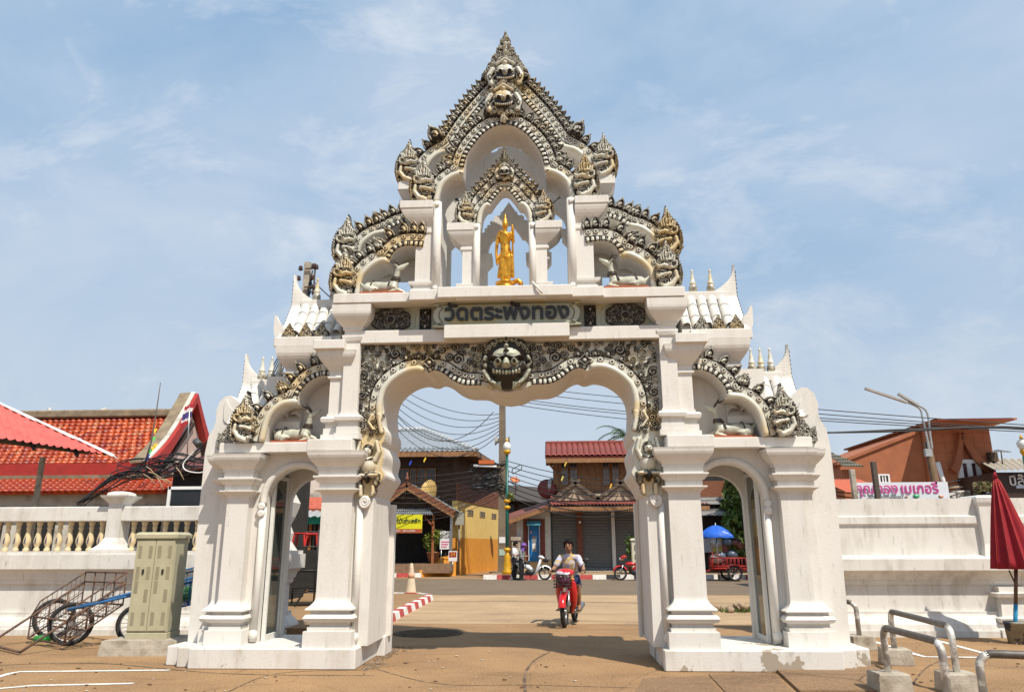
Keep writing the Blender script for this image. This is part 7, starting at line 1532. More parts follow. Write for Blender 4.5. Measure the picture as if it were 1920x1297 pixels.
# ================================================================== MOTORCYCLES AND PEOPLE
def motorbike(label, loc, rz, body, kind='step', lean=0.0):
    """Forward is -y. Wheels at y -.62 and +.62."""
    t = thing('motorbike', label, 'motorbike', loc, rz); t.rotation_euler = (0, lean, rz); BK = mat('black_engine', (.025, .025, .027), .45, .2); CL = mat('clear_lamp', (.75, .76, .78), .12); SEAT = mat('black_vinyl', (.02, .02, .021), .5)
    r = .295
    for y in (-.62, .62): wheel(t, (0, y, r), r, .042, 0, 14)
    for s_ in (-1, 1):
        MB().tube([(s_*.075, -.62, r), (s_*.07, -.50, .66)], .026, 8).build('fork_leg', [STEEL], t); MB().tube([(s_*.09, .20, .30), (s_*.09, .62, r)], .02, 6).build('swing_arm', [BK], t); MB().tube([(s_*.11, .60, r+.03), (s_*.12, .50, .68)], .028, 8).build('shock', [STEEL], t)
    m = MB(); ring = []
    for a in np.linspace(R(15), R(150), 12): ring.append([(x_, -.62-(.335+k_)*math.cos(a), r+(.335+k_)*math.sin(a)) for x_, k_ in ((-.07, -.03), (-.06, .01), (0, .025), (.06, .01), (.07, -.03))])
    m.rings(ring, 0, False, False, True); m.build('front_fender', [body], t)
    m = MB(); ring = []
    for a in np.linspace(R(30), R(120), 9): ring.append([(x_, .62+(.345+k_)*math.cos(a), r+(.345+k_)*math.sin(a)) for x_, k_ in ((-.07, -.03), (0, .02), (.07, -.03))])
    m.rings(ring, 0, False, False, True); m.build('rear_fender', [BK], t)
    m = MB(); m.ball((0, .05, .34), .13, .24, .14); m.build('engine', [BK], t); m = MB(); m.tube([(.10, .0, .25), (.14, .25, .24), (.15, .75, .33)], [.03, .05, .06], 9); m.build('exhaust', [STEEL], t)
    m = MB(); ring = []
    for y, z, w, h in ((.05, .74, .09, .03), (.18, .77, .13, .05), (.40, .79, .14, .06), (.62, .82, .13, .05), (.78, .85, .08, .03)): ring.append([(w*math.cos(q), y, z+h*math.sin(q)) for q in np.linspace(0, 2*math.pi, 13)[:-1]])
    m.rings(ring, 0, True, True, True); m.build('seat', [SEAT], t)
    m = MB(); ring = []
    for y, z, w, h in ((-.10, .42, .05, .08), (.10, .55, .10, .13), (.35, .64, .13, .11), (.65, .72, .10, .08), (.88, .80, .04, .03)): ring.append([(w*math.cos(q), y, z+h*math.sin(q)) for q in np.linspace(0, 2*math.pi, 13)[:-1]])
    m.rings(ring, 0, True, True, True); m.build('side_panel', [body], t)
    if kind == 'step':
        for s_ in (-1, 1):
            m = MB(); ring = []
            for z, x0, x1, y in ((.22, .06, .10, -.12), (.40, .08, .19, -.25), (.62, .07, .22, -.33), (.80, .05, .20, -.40), (.92, .03, .12, -.44)): ring.append([(s_*x0, y-.05, z), (s_*(x0+x1)/2, y-.075, z), (s_*x1, y, z), (s_*x1*.95, y+.05, z), (s_*x0, y+.03, z)])
            m.rings(ring, 0, True, True, True); m.build('leg_shield', [body], t)
    else: m = MB(); m.ball((0, -.14, .70), .10, .27, .085); m.build('tank', [body], t)
    m = MB(); ring = []
    for y, z, w, h in ((-.32, 1.0, .09, .05), (-.42, 1.01, .19, .07), (-.52, .99, .17, .075), (-.60, .94, .11, .055)): ring.append([(w*math.cos(q), y, z+h*math.sin(q)) for q in np.linspace(0, 2*math.pi, 13)[:-1]])
    m.rings(ring, 0, True, True, True); m.build('headlamp_cowl', [body], t)
    m = MB(); m.ball((0, -.61, .92), .095, .04, .055); m.build('headlamp', [CL], t)
    for s_ in (-1, 1): m = MB(); m.ball((s_*.15, -.52, .88), .045, .05, .03); m.build('indicator', [mat('amber_lens', (.6, .2, .02), .2)], t)
    MB().tube([(-.36, -.26, 1.0), (-.26, -.31, 1.02), (-.10, -.42, 1.0), (.10, -.42, 1.0), (.26, -.31, 1.02), (.36, -.26, 1.0)], .014, 8).build('handlebar', [BK], t)
    for s_ in (-1, 1):
        MB().tube([(s_*.26, -.31, 1.02), (s_*.37, -.255, 1.0)], .022, 8).build('grip', [SEAT], t); mr_ = MB(); mr_.tube([(s_*.26, -.32, 1.02), (s_*.32, -.36, 1.12), (s_*.38, -.36, 1.2)], .008, 5); mo = mr_.build('mirror', [BK], t)
        m = MB(); m.ball((s_*.40, -.36, 1.23), .07, .02, .045); m.build('mirror_head', [BK], mo)
        MB().tube([(s_*.10, .05, .27), (s_*.22, .05, .265)], .016, 6).build('footrest', [SEAT], t)
    m = MB(); m.ball((0, .90, .78), .07, .03, .04); m.build('tail_lamp', [mat('red_lens', (.4, .01, .01), .2)], t)
    return t
SKIN = mat('skin', (.30, .155, .085), .55, .08, 8); SKIN2 = mat('skin_pale', (.36, .20, .125), .55, .08, 8); HAIR = mat('black_hair', (.010, .008, .007), .85, .3, 30, spec=.15)
REDB = mat('red_bike_paint', (.52, .012, .015), .22, .05, coat=.5); WHB = mat('white_bike_paint', (.72, .74, .76), .25, .04, coat=.4)
w1 = on(1057, 1176); brz = math.atan2(.22, 1.22)
bike = motorbike('red step-through motorbike ridden towards the gate', (w1.x+.62*math.sin(brz)+.02, w1.y+.62*math.cos(brz), 0), -brz, REDB)
bike.rotation_euler = (0, 0, -brz)
# front basket with a plastic-wrapped parcel
BKT = mat('dark_wire', (.03, .03, .035), .5)
m = MB()
for z in (.74, .80, .86, .92, .97): m.tube([(x, y, z) for x, y in ((-.15, -.64), (.15, -.64), (.17, -.86), (-.17, -.86), (-.15, -.64))], .006, 4)
for k in range(7): xx = -.16+.32*k/6; m.tube([(xx*.85, -.84, .73), (xx, -.86, .97)], .005, 4); m.tube([(xx*.85, -.66, .73), (xx, -.64, .97)], .005, 4)
o = m.build('front_basket', [BKT], bike)
m = MB(); m.ball((.02, -.76, .85), .13, .10, .11); m.ball((-.05, -.75, .92), .09, .09, .06); m.build('parcel', [mat('purple_bag', (.12, .02, .05), .3, .4, 14)], o)
m = MB(); m.ball((-.05, -.78, .99), .08, .08, .05, 0, 9, 6); m.ball((.07, -.80, .97), .06, .06, .05, 0, 9, 6); m.build('clear_wrap', [mat('plastic_wrap', (.50, .48, .52), .12, .3, 12, .8, 9)], o)
def person(name, label, loc, rz, J, mats, voxel, hair, s=1.0):
    """J maps joints to points; the body is one surface, clothing by region."""
    t = thing(name, label, 'person', loc, rz); t.scale = (s, s, s); c = []
    H_, T, P = J['head'], J['neck'], J['hip']; V = lambda k: Vector(J[k])
    hd, nk, hp = Vector(H_), Vector(T), Vector(P); ch = nk.lerp(hp, .32); wa = nk.lerp(hp, .68)
    c += [([hp, wa, ch, nk.lerp(hp, .12)], [.125, .120, .125, .085], 1, 1.28)]
    c += [([nk.lerp(hp, .14), nk.lerp(hd, .55)], [.060, .052], 0), ([hd], [.078, .092, .112], 0), ([hd+Vector((0, -.03, -.055))], [.055, .06, .055], 0), ([hd+Vector((0, -.095, -.012)), hd+Vector((0, -.085, .02))], [.016, .010], 0)]
    for q in 'lr':
        sx = -1 if q == 'l' else 1
        sh, el, wr = V('sh'+q), V('el'+q), V('wr'+q); c += [([nk.lerp(hp, .14), sh], [.07, .062], 1), ([sh, sh.lerp(el, .62)], [.066, .064], 1), ([sh.lerp(el, .55), el, wr], [.047, .042, .030], 3 if 'sleeve' in J else 0)]
        d = (wr-el).normalized(); hm = wr+d*.06; c += [([wr, hm], [.030, .034], 0)]
        side = d.cross(Vector((0, 0, 1))); side = side.normalized() if side.length > .1 else Vector((1, 0, 0))
        for k in range(4): b_ = hm+side*(k-1.5)*.021+d*.02; c += [([b_, b_+d*.035+Vector((0, 0, -.012)), b_+d*(.045 if k in (1, 2) else .035)+Vector((0, 0, -.04))], [.011, .010, .008], 0)]
        c += [([wr+d*.02, wr+d*.04-side*sx*.03+Vector((0, 0, -.01)), wr+d*.075-side*sx*.035+Vector((0, 0, -.015))], [.013, .011, .009], 0)]
        kn, an, to = V('kn'+q), V('an'+q), V('to'+q); hq = hp+Vector((sx*.085, 0, 0)); f_ = J.get('short', 1.0)
        if f_ < 1: c += [([hq, hq.lerp(kn, f_)], [.105, .088], 2), ([hq.lerp(kn, f_*.9), kn, kn.lerp(an, .35), an], [.07, .058, .056, .036], 0)]
        else: c += [([hq, kn, kn.lerp(an, .3), an], [.105, .072, .068, .05], 2)]
        c += [([an+Vector((0, 0, -.02)), to], [.038, .028], J.get('foot', 0)), ([to, to+(to-an).normalized()*.03], [.028, .022], J.get('foot', 0))]
    o = organic('body', c, voxel, mats, 3, t)
    for sx in (-1, 1):
        e = MB(); e.ball(hd+Vector((sx*.032, -.083, .012)), .013, .008, .008); e.build('eye', [HAIR], t); e = MB(); e.ball(hd+Vector((sx*.080, .0, -.005)), .012, .022, .032); e.build('ear', [mats[0]], t); e = MB(); e.tube([hd+Vector((sx*.015, -.09, .034)), hd+Vector((sx*.05, -.078, .034))], .005, 5); e.build('eyebrow', [HAIR], t)
    e = MB(); e.tube([hd+Vector((-.026, -.088, -.052)), hd+Vector((0, -.094, -.05)), hd+Vector((.026, -.088, -.052))], .006, 5); e.build('mouth', [mat('lips', (.22, .07, .055), .5)], t)
    h = MB(); rgh = random.Random(3)
    for k in range(hair[0]):
        a = rgh.uniform(0, 6.283); el_ = rgh.uniform(-.3, 1.5)
        d_ = Vector((math.cos(a)*math.cos(el_), math.sin(a)*math.cos(el_), math.sin(el_)))
        if d_.y < -.45 and d_.z < .45: continue
        p = hd+Vector((0, .012, .018))+Vector((d_.x*.086, d_.y*.098, d_.z*.112)); h.ball(p, hair[1]*rgh.uniform(.7, 1.2), hair[1], hair[1], 0, 6, 4)
    h.build('hair', [HAIR], t); return t
SHIRT = mat('floral_shirt', (.50, .52, .72), .8, .1, 5, col2=(.55, .40, .14), c2lo=.47, c2hi=.53, c2scale=11, detail=2); NAVY = mat('navy_shorts', (.012, .02, .07), .8, .15)
rider = person('person', 'motorbike rider in a blue and yellow floral shirt and navy shorts', bike.location, -brz, dict(head=(0, .03, 1.50), neck=(0, .10, 1.34), hip=(0, .26, .87), shl=(-.18, .11, 1.27), shr=(.18, .11, 1.27), ell=(-.30, .0, 1.06), elr=(.30, .0, 1.06), wrl=(-.315, -.20, 1.03), wrr=(.315, -.20, 1.03), knl=(-.19, -.16, .74), knr=(.20, -.14, .72), anl=(-.17, .02, .37), anr=(.19, .04, .36), tol=(-.19, -.12, .30), tor=(.21, -.11, .295), short=.82), [SKIN, SHIRT, NAVY], .0095, (420, .024))
for sx in (-1, 1): m = MB(); m.rings([[(sx*.20+x*.045, .06-.26*f_, .268) for x in (-1, 1)]+[(sx*.20+x*.045, .06-.26*f_, .285) for x in (1, -1)] for f_ in (0, .5, 1)]); m.build('sandal', [TYRE], rider)
# white scooter and two people at the far kerb
ws = motorbike('white step-through motorbike parked at the far kerb', (at(996, 1086, 25.0).x, 25.05, 0), R(90)-R(14), WHB); ws.rotation_euler = (0, 0, R(90))
STAND = lambda arm, bow=0.0: dict(head=(0, -.06-bow, 1.50), neck=(0, 0-bow*.6, 1.36), hip=(0, 0, .90), shl=(-.17, 0-bow*.6, 1.29), shr=(.17, 0-bow*.6, 1.29), ell=(-.22, -.04, 1.03), elr=(.22, -.06, 1.03), wrl=(-.14, -.26, 1.06) if arm else (-.22, -.05, .80), wrr=(.12, -.28, 1.08) if arm else (.22, -.05, .80), knl=(-.09, -.01, .48), knr=(.10, -.02, .48), anl=(-.09, .03, .08), anr=(.11, .0, .08), tol=(-.10, -.13, .04), tor=(.12, -.15, .04), foot=4)
WSH2 = mat('white_shirt', (.66, .65, .66), .8, .06); BLKT = mat('black_trousers', (.014, .014, .016), .8, .2); GRYJ = mat('grey_jacket', (.20, .21, .21), .8, .12); PUR = mat('purple_cloth', (.16, .07, .30), .8, .15)
person('person', 'standing person in white shirt and black trousers looking at a phone', (at(965, 1086, 25.1).x, 25.1, 0), R(75), STAND(True), [SKIN2, WSH2, BLKT, WSH2, TYRE], .014, (150, .034), 1.03)
pv = dict(STAND(True, .05)); pv['sleeve'] = 1
pp = person('person', 'standing person in grey jacket and purple sun hat beside the white motorbike', (at(978, 1087, 24.8).x, 24.75, 0), R(70), pv, [SKIN2, GRYJ, BLKT, GRYJ, TYRE], .014, (60, .03), .98)
m = MB(); m.lathe((0, -.12, 1.55), [(.17, -.01), (.16, .01), (.11, .02), (.10, .09), (.05, .12)], 16); m.build('sun_hat', [PUR], pp); m = MB(); m.rings([[(.115*math.cos(q)*w_, -.10+.12*math.sin(q)*w_, z) for q in np.linspace(R(-40), R(220), 12)] for z, w_ in ((1.56, .9), (1.46, 1.0), (1.36, 1.25), (1.30, 1.4))], 0, False, False, True); m.build('neck_cloth', [PUR], pp)
# cargo tricycles
def cargo_trike(label, loc, rz, with_front=True):
    t = motorbike(label, loc, rz, REDB, 'tank') if with_front else thing('cargo_cart', label, 'cart', loc, rz)
    t.name = 'cargo_tricycle' if with_front else 'cargo_cart'; RF = mat('red_frame_paint', (.38, .025, .02), .5, .2)
    if with_front: t['category'] = 'tricycle'
    y0, y1, w = .95, 2.3, .62
    for z in (.52, .62, .95): MB().tube([(-w, y0, z), (w, y0, z), (w, y1, z), (-w, y1, z), (-w, y0, z)], .022, 6).build('rail', [RF], t)
    for k in range(9):
        f_ = k/8
        for s_ in (-1, 1): MB().tube([(s_*w, y0+(y1-y0)*f_, .52), (s_*w, y0+(y1-y0)*f_, .95)], .012, 5).build('stake', [RF], t)
        MB().tube([(-w+2*w*f_, y0, .52), (-w+2*w*f_, y0, 1.25 if k in (2, 6) else .95)], .012, 5).build('stake', [RF], t)
    m = MB(); m.box(-w, w, y0, y1, .50, .53); m.build('deck', [RF], t)
    for s_ in (-1, 1):
        wheel(t, (s_*(w+.12), (y0+y1)/2+.15, .32), .32, .045, 0, 16); m = MB(); ring = []
        for a in np.linspace(R(10), R(170), 12): ring.append([(s_*(w+.12)+x_, (y0+y1)/2+.15+.39*math.cos(a), .32+.39*math.sin(a)) for x_ in (-.10, .10)])
        m.rings(ring, 0, False, False, True); m.build('mudguard', [STEEL], t)
    MB().tube([(0, .4, .35), (0, y0, .45), (0, y1, .45)], .035, 6).build('spine', [RF], t)
    return t
q = at(1160, 1087, 24.6); ctk = cargo_trike('red cargo tricycle with empty stake bed in front of the shutters', (q.x+.72, 24.7, 0), R(0)); ctk.rotation_euler = (0, 0, R(-90)); ctk.rotation_euler = (0, 0, R(-90)+math.pi*0)
q2 = at(1372, 1088, 24.3); cargo_trike('red stake-sided cargo cart under the blue parasol', (q2.x-1.75, 24.4, 0), R(-90), False); cargo_trike('red cargo cart parked just right of the blue parasol', (at(1398, 1088, 25.2).x-.75, 25.0, 0), R(-90), False)
mc_ = thing('meter_cabinet', 'cream meter cabinet with dark windows beside the cargo tricycle', 'cabinet', (at(1203, 1060, 27).x, 27, .185)); hz = at(1200, 1013, 27).z-.185
m = MB(); m.box(-.45, .45, -.2, .2, 0, hz, 0, .02); m.build('body', [mat('cream_steel', (.60, .56, .42), .5)], mc_); m = MB(); m.loft(0, 0, .47, .22, [(hz, .03), (hz+.06, .03), (hz+.1, -.05)]); m.build('cap', [mat('cream_steel', (.60, .56, .42), .5)], mc_)
for i in range(2):
    for j in range(3): m = MB(); m.box(-.32+.38*i, -.08+.38*i, -.215, -.201, hz-.45-.42*j, hz-.2-.42*j); m.build('meter_window', [SLATE], mc_)
m = MB(); m.box(-.2, .45, -.22, -.203, .1, .45); m.build('yellow_label', [YB], mc_)
p = at(1186, 1035, 27.6); plant('small_bush', 'small green bush beside the cream meter cabinet', 'plant', (p.x, 27.8, .185), (.5, .5, .6), 700, .10, 13, LEAFM, .25, .8)
# ================================================================== RIGHT SIDE
RW = 3.95
rw = thing('temple_wall', 'white moulded temple boundary wall right of the gate', 'wall'); zw = lambda y, x=1700: at(x, y, RW).z
X0r, X1r = 4.55, 22.0; ztop = zw(934)
pf = [(0, .26), (.10, .26), (.10, .23), (.20, .21), (.28, .14), (.33, .08), (.36, .07), (.40, .07), (.40, .0), (zw(1095), 0), (zw(1095), .03), (zw(1088), .05), (zw(1086), .05), (zw(1080), .09), (zw(1070), .18), (zw(1068), .22), (zw(1047), .22), (zw(1042), .05), (zw(1040), -.06), (zw(985), -.06), (zw(981), -.02), (zw(968), -.02), (zw(966), -.06), (ztop, -.06)]
m = MB(); m.loft((X0r+X1r)/2, RW+.26, (X1r-X0r)/2, .26, [(z, (0, o)) for z, o in pf]); m.build('wall_body', [WALLW], rw)
m = MB(); m.box(5.62, 5.66, RW-.035, RW+.01, .38, zw(1097)); m.build('panel_step', [WALLW], rw)
for xx in (at(1855, 1000, RW).x, at(1855, 1000, RW).x+4.6):
    m = MB(); m.loft(xx, RW+.26, .13, .30, [(zw(1042)-.02, .05), (zw(1020), .0), (zw(950), .0), (zw(942), .03), (zw(934), .04), (zw(931), .02), (zw(929), -.02)]); m.build('post', [WALLW], rw)
    m = MB(); m.loft(xx+.15, RW+.05, .22, .2, [(0, .14), (.12, .14), (.12, .06), (.22, .06), (.24, .12), (.3, .13), (.33, .05), (.62, .0), (.64, .08), (.70, .10), (.72, .02), (.80, .02)]); m.build('post_foot', [WALLW], rw)
# pipe barriers
PIPE = mat('galvanised_flaking', (.34, .31, .28), .5, .25, 7, metal=.35, col2=(.62, .60, .55), c2lo=.5, c2hi=.56, c2scale=7); PIPET = mat('dark_worn_pipe', (.13, .115, .10), .45, .25, 9, metal=.5)
def barrier(label, fl, fr, topz, blocks, ext=0.0):
    t = thing('pipe_barrier', label, 'barrier', (0, 0, 0), 0, 'bent pipe barriers'); a, b = Vector(fl), Vector(fr); up = Vector((0, 0, topz)); d = (b-a).normalized(); r = .12
    A, B = Vector((a.x, a.y, .0)), Vector((b.x, b.y, .0))
    def bend(c, d0, d1): return [c+d0*r*(1-math.sin(q))+d1*r*(1-math.cos(q)) for q in np.linspace(0, math.pi/2, 6)]
    ca, cb = A+up, B+up; dn = Vector((0, 0, -1))
    MB().tube([A+Vector((0, 0, .1))]+[ca+dn*r*(1-math.sin(q))+d*r*(1-math.cos(q)) for q in np.linspace(0, math.pi/2, 6)][:5], .036, 12).build('post', [PIPE], t)
    MB().tube([ca+dn*r*(1-math.sin(q))+d*r*(1-math.cos(q)) for q in np.linspace(1.1, math.pi/2, 3)]+[cb-d*r*(1-math.cos(q))+dn*r*(1-math.sin(q)) for q in np.linspace(math.pi/2, 1.1, 3)], .0362, 12).build('top_rail', [PIPET], t)
    MB().tube([cb-d*r*(1-math.cos(q))+dn*r*(1-math.sin(q)) for q in np.linspace(math.pi/2, 0, 6)][1:]+[B+Vector((0, 0, .1))], .036, 12).build('post', [PIPE], t)
    for k, (p, lb) in enumerate(zip((A, B), blocks)):
        m = MB(); ring = []; rot = R(random.uniform(-8, 8))
        for z, s_ in ((0, .185), (.02, .19), (.19, .175), (.20, .165)): ring.append([(p.x+s_*math.cos(q+rot)*1.3, p.y+s_*math.sin(q+rot)*1.3, z) for q in (math.pi/4, 3*math.pi/4, 5*math.pi/4, 7*math.pi/4)])
        m.rings(ring); tag(m.build('concrete_block', [CONC]), lb, 'block', 'concrete barrier feet')
fA = on(1665, 1259, .20); fAr = on(1778, 1304, .20); hA = at(1657, 1175, fA.y).z
fB = on(1677, 1214, .20); fBr = on(1794, 1259, .20); hB = at(1674, 1145, fB.y).z
fC = on(1611, 1190, .20); hC = at(1602, 1128, fC.y).z; fCl = (fC.x-1.1, fC.y+.75, .2)
fD = on(1845, 1304, .20); hD = at(1829, 1224, fD.y).z; fDr = Vector((fD.x+1.15, fD.y-.35, .2))
barrier('bent pipe barrier nearest the gate plinth in the row', fA, fAr, hA, ['concrete foot under the front barrier, plinth side', 'concrete foot under the front barrier, umbrella side'])
barrier('bent pipe barrier standing second in the row towards the wall', fB, fBr, hB, ['concrete foot under the second barrier, plinth side', 'concrete foot under the second barrier, umbrella side'])
barrier('bent pipe barrier half hidden behind the gate buttress', fCl, fC, hC, ['concrete foot hidden behind the gate buttress', 'concrete foot beside the gate buttress'])
barrier('bent pipe barrier cut off at the bottom right corner', fD, fDr, hD, ['concrete foot at the bottom right corner', 'concrete foot beyond the bottom right corner'])
# closed red umbrella in a paint bucket
uy = on(1904, 1206); ru = thing('red_umbrella', 'closed dark red market umbrella leaning in a paint bucket', 'umbrella', (uy.x, uy.y, 0)); tp_ = at(1866, 893, uy.y-.1); bt_ = at(1906, 1066, uy.y-.1); lt_ = tp_-ru.location; lb_ = bt_-ru.location
REDC = mat('dark_red_cloth', (.26, .008, .018), .75, .15, 6); nf = 11; ax = (lb_-lt_)
m = MB(); ring = []
for t in np.linspace(0, 1, 14):
    c = lt_+ax*t; rr_ = .02+.29*t**.85; ring.append([tuple(c+Vector((math.cos(q)*rr_*(1+.16*math.cos(q*nf)), math.sin(q)*rr_*(1+.16*math.cos(q*nf)), 0))) for q in np.linspace(0, 2*math.pi, nf*6+1)[:-1]])
m.rings(ring, 0, True, True, True); m.build('canopy', [REDC], ru)
m = MB()
for k in range(nf):
    q = 2*math.pi*k/nf; m.tube([lt_+ax*t+Vector((math.cos(q), math.sin(q), 0))*((.02+.29*t**.85)*1.165) for t in np.linspace(.05, 1, 10)], .006, 4)
o = m.build('piping', [mat('red_piping', (.42, .04, .03), .6)], ru); o['kind'] = 'stuff'
m = MB(); m.tube([lt_+Vector((0, 0, .08)), lt_-Vector((0, 0, .02))], [.012, .04], 8); m.build('tip', [REDC], ru)
pe_ = Vector((0.01, 0, .10)); m = MB(); m.tube([lb_+Vector((0, 0, .05)), lb_.lerp(pe_, .55)], .028, 8); m.build('pole', [mat('brown_wood_pole', (.10, .06, .035), .6)], ru); m = MB(); m.tube([lb_.lerp(pe_, .52), pe_], .032, 8); m.build('lower_pole', [mat('blue_paint_pole', (.02, .22, .40), .5)], ru); MB().tube([lb_+Vector((-.12, 0, -.02)), lb_.lerp(pe_, .25)], .012, 5).build('stay', [IRON], ru)
bkt = thing('paint_bucket', 'old paint bucket filled with concrete holding the umbrella', 'bucket', (uy.x+.05, uy.y, 0)); m = MB(); m.lathe((0, 0, 0), [(.14, 0), (.165, .30), (.175, .30), (.175, .33), (.15, .33), (.15, .29)], 20); m.build('pail', [mat('printed_pail', (.30, .28, .22), .5, .3, 6, col2=(.05, .06, .09), c2lo=.48, c2hi=.52, c2scale=5)], bkt); m = MB(); m.lathe((0, 0, 0), [(.15, .28), (.15, .29), (.01, .30)], 20); m.build('filling', [CONC], bkt)
# ---- terracotta house
th_ = thing('terracotta_house', 'terracotta house with a mono-pitch roof and pointed window hood', 'building'); HY = 13.5; zh = lambda y, x=1800, Y=HY: at(x, y, Y).z; xh = lambda x, y=850, Y=HY: at(x, y, Y).x
TER = mat('terracotta_render', (.36, .125, .055), .8, .12, 3, col2=(.28, .095, .045), c2lo=.45, c2hi=.7, c2scale=.8); TERT = mat('terracotta_tile', (.42, .15, .065), .7, .10, 5, col2=(.33, .11, .05), c2lo=.45, c2hi=.7, c2scale=1.1); TERD = mat('dark_red_trim', (.22, .04, .022), .6, .1)
xR, xM, xLf = xh(1862), xh(1735), xh(1575)
m = MB(); m.prism([(xM, 0), (xR, 0), (xR, zh(795, 1862)), (xM, zh(800, 1735))], HY, HY+6); m.build('front_wall', [TERT], th_)
# joints of the facing tiles
m = MB()
z = .6
while z < zh(800): m.box(xM, xR-.01, HY-.004, HY-.001, z, z+.012); z += .30
x = xM+.3
while x < xR: m.box(x, x+.012, HY-.0045, HY-.001, .6, zh(800)); x += .30
o = m.build('tile_joints', [TER], th_); o['kind'] = 'stuff'
m = MB(); m.prism([(xLf, 0), (xM-.01, 0), (xM-.01, zh(800, 1735)-.15), (xLf, zh(870, 1575)), ], HY+.12, HY+6); m.build('side_wall', [TER], th_)
rsl = [(xh(1736), HY-.1, zh(800, 1735)-.14), (xLf-.1, HY-.1, zh(870, 1575)-.02)]
m = MB(); m.rings([[(rsl[0][0], HY+.06, rsl[0][2]), (rsl[0][0], HY+6.2, rsl[0][2]), (rsl[0][0], HY+6.2, rsl[0][2]+.10), (rsl[0][0], HY+.06, rsl[0][2]+.10)], [(rsl[1][0], HY+.06, rsl[1][2]), (rsl[1][0], HY+6.2, rsl[1][2]), (rsl[1][0], HY+6.2, rsl[1][2]+.10), (rsl[1][0], HY+.06, rsl[1][2]+.10)]]); m.build('sloping_roof', [TER], th_)
m = MB(); m.box(xh(1730), xh(1880), HY-1.0, HY+6.2, zh(797), zh(797)+.05); m.build('soffit', [mat('orange_soffit', (.42, .13, .04), .7)], th_); m = MB(); zf = at(1800, 786, HY-1.02).z; m.box(xh(1732), xh(1872), HY-1.08, HY-1.0, zh(797)-.02, zf); m.box(xh(1730), xh(1872), HY-1.0, HY+6.2, zh(797)+.051, zf-.002); m.build('roof_edge', [TERD], th_)
wx0, wx1, wz0, wz1 = xh(1792), xh(1829), zh(906), zh(867); o = window(th_, wx0, wx1, HY-.03, wz0, wz1, 2, 1, WSH, mat('curtained_glass', (.08, .03, .035), .2)); m = MB(); m.box((wx0+wx1)/2-.07, (wx0+wx1)/2+.07, HY-.10, HY-.05, wz0, wz1); m.box(wx0-.02, wx0+.09, HY-.11, HY-.05, wz0, wz1); m.box(wx1-.09, wx1+.02, HY-.11, HY-.05, wz0, wz1); m.box(wx0-.02, wx1+.02, HY-.115, HY-.05, wz1-.03, wz1+.08); m.box(wx0-.02, wx1+.02, HY-.115, HY-.05, wz0-.06, wz0+.05); m.build('mullion', [WSH], o)
apx, apz = xh(1803), zh(815)
for sx, ex, ez_ in ((-1, xh(1777), zh(882)), (1, xh(1849), zh(882))):
    m = MB(); ring = []
    for t in np.linspace(0, 1, 12):
        px_ = apx+(ex-apx)*t; pz_ = apz+(ez_-apz)*(t**.82) + (.10*math.sin(t*math.pi)*-1); wd2 = .05+.16*min(1, t*1.6); ring.append([(px_-sx*wd2*.5, HY-.20, pz_-.10), (px_+sx*.06, HY-.20, pz_+.05), (px_+sx*.06, HY-.001, pz_+.05), (px_-sx*wd2*.5, HY-.001, pz_-.10)])
    m.rings(ring); m.build('window_hood', [TER], th_)
for x0, x1, y0, y1, nm in ((1797, 1830, 919, 935, 'air_conditioner'), (1776, 1792, 924, 934, 'air_conditioner')):
    t = thing(nm, ['wide white air conditioner unit with round fan under the window', 'small pale air conditioner unit beside the wide one'][nm and x0 == 1776], 'air conditioner', (0, 0, 0)); Ya = HY-.6; a, b = at(x0, y1, Ya), at(x1, y0, Ya); m = MB(); m.box(a.x, b.x, Ya, Ya+.4, a.z-.25, b.z, 0, .02); m.build('case', [mat('off_white_case', (.55, .52, .47), .5)], t)
    c = ((a.x+b.x)/2-.05, Ya-.005, (a.z+b.z)/2-.1); m = MB(); m.lathe(c, [(.02, .01), (.19 if x0 == 1797 else .08, .01), (.2 if x0 == 1797 else .09, .02), (.2 if x0 == 1797 else .09, -.02)], 20, 0, 'y'); m.build('fan_grille', [mat('grey_grille', (.22, .2, .18), .5)], t); m = MB(); m.bar((a.x, Ya+.2, a.z-.3), (b.x, Ya+.2, a.z-.3), .4, .06); m.build('bracket', [IRON], t)
m = MB(); m.tube([at(1758, 866, HY-.2), at(1768, 900, HY-.2), at(1772, 940, HY-.2)], .07, 8); m.build('white_pipe', [WSH], th_); m = MB(); m.tube([at(1775, 914, HY-.2), at(1815, 912, HY-.2), at(1822, 917, HY-.2)], .035, 6); m.build('conduit', [mat('tan_pipe', (.42, .33, .22), .6)], th_)
p = at(1860, 858, HY-.1); m = MB(); m.box(p.x-.1, p.x+.1, HY-.25, HY, p.z-.12, p.z+.16); m.build('wall_lamp', [IRON], th_); window(th_, xh(1645), xh(1660), HY+.08, zh(902), zh(890), 3, 1, WSH)
hn = thing('hanging_fern', 'dry straw coloured hanging plant ball near the umbrella tip', 'plant', at(1843, 917, 7.0)); me = crown_mesh((.26, .24, .20), 900, .07, 21, 5); me.materials.append(mat('straw_leaf', (.33, .26, .13), .8, .4, 6, col2=(.14, .13, .05), c2lo=.45, c2hi=.55, c2scale=6)); link('fronds', me, hn); m = MB(); m.lathe((0, 0, -.16), [(.05, -.06), (.14, 0), (.16, .10)], 12); m.build('basket', [BKT], hn)
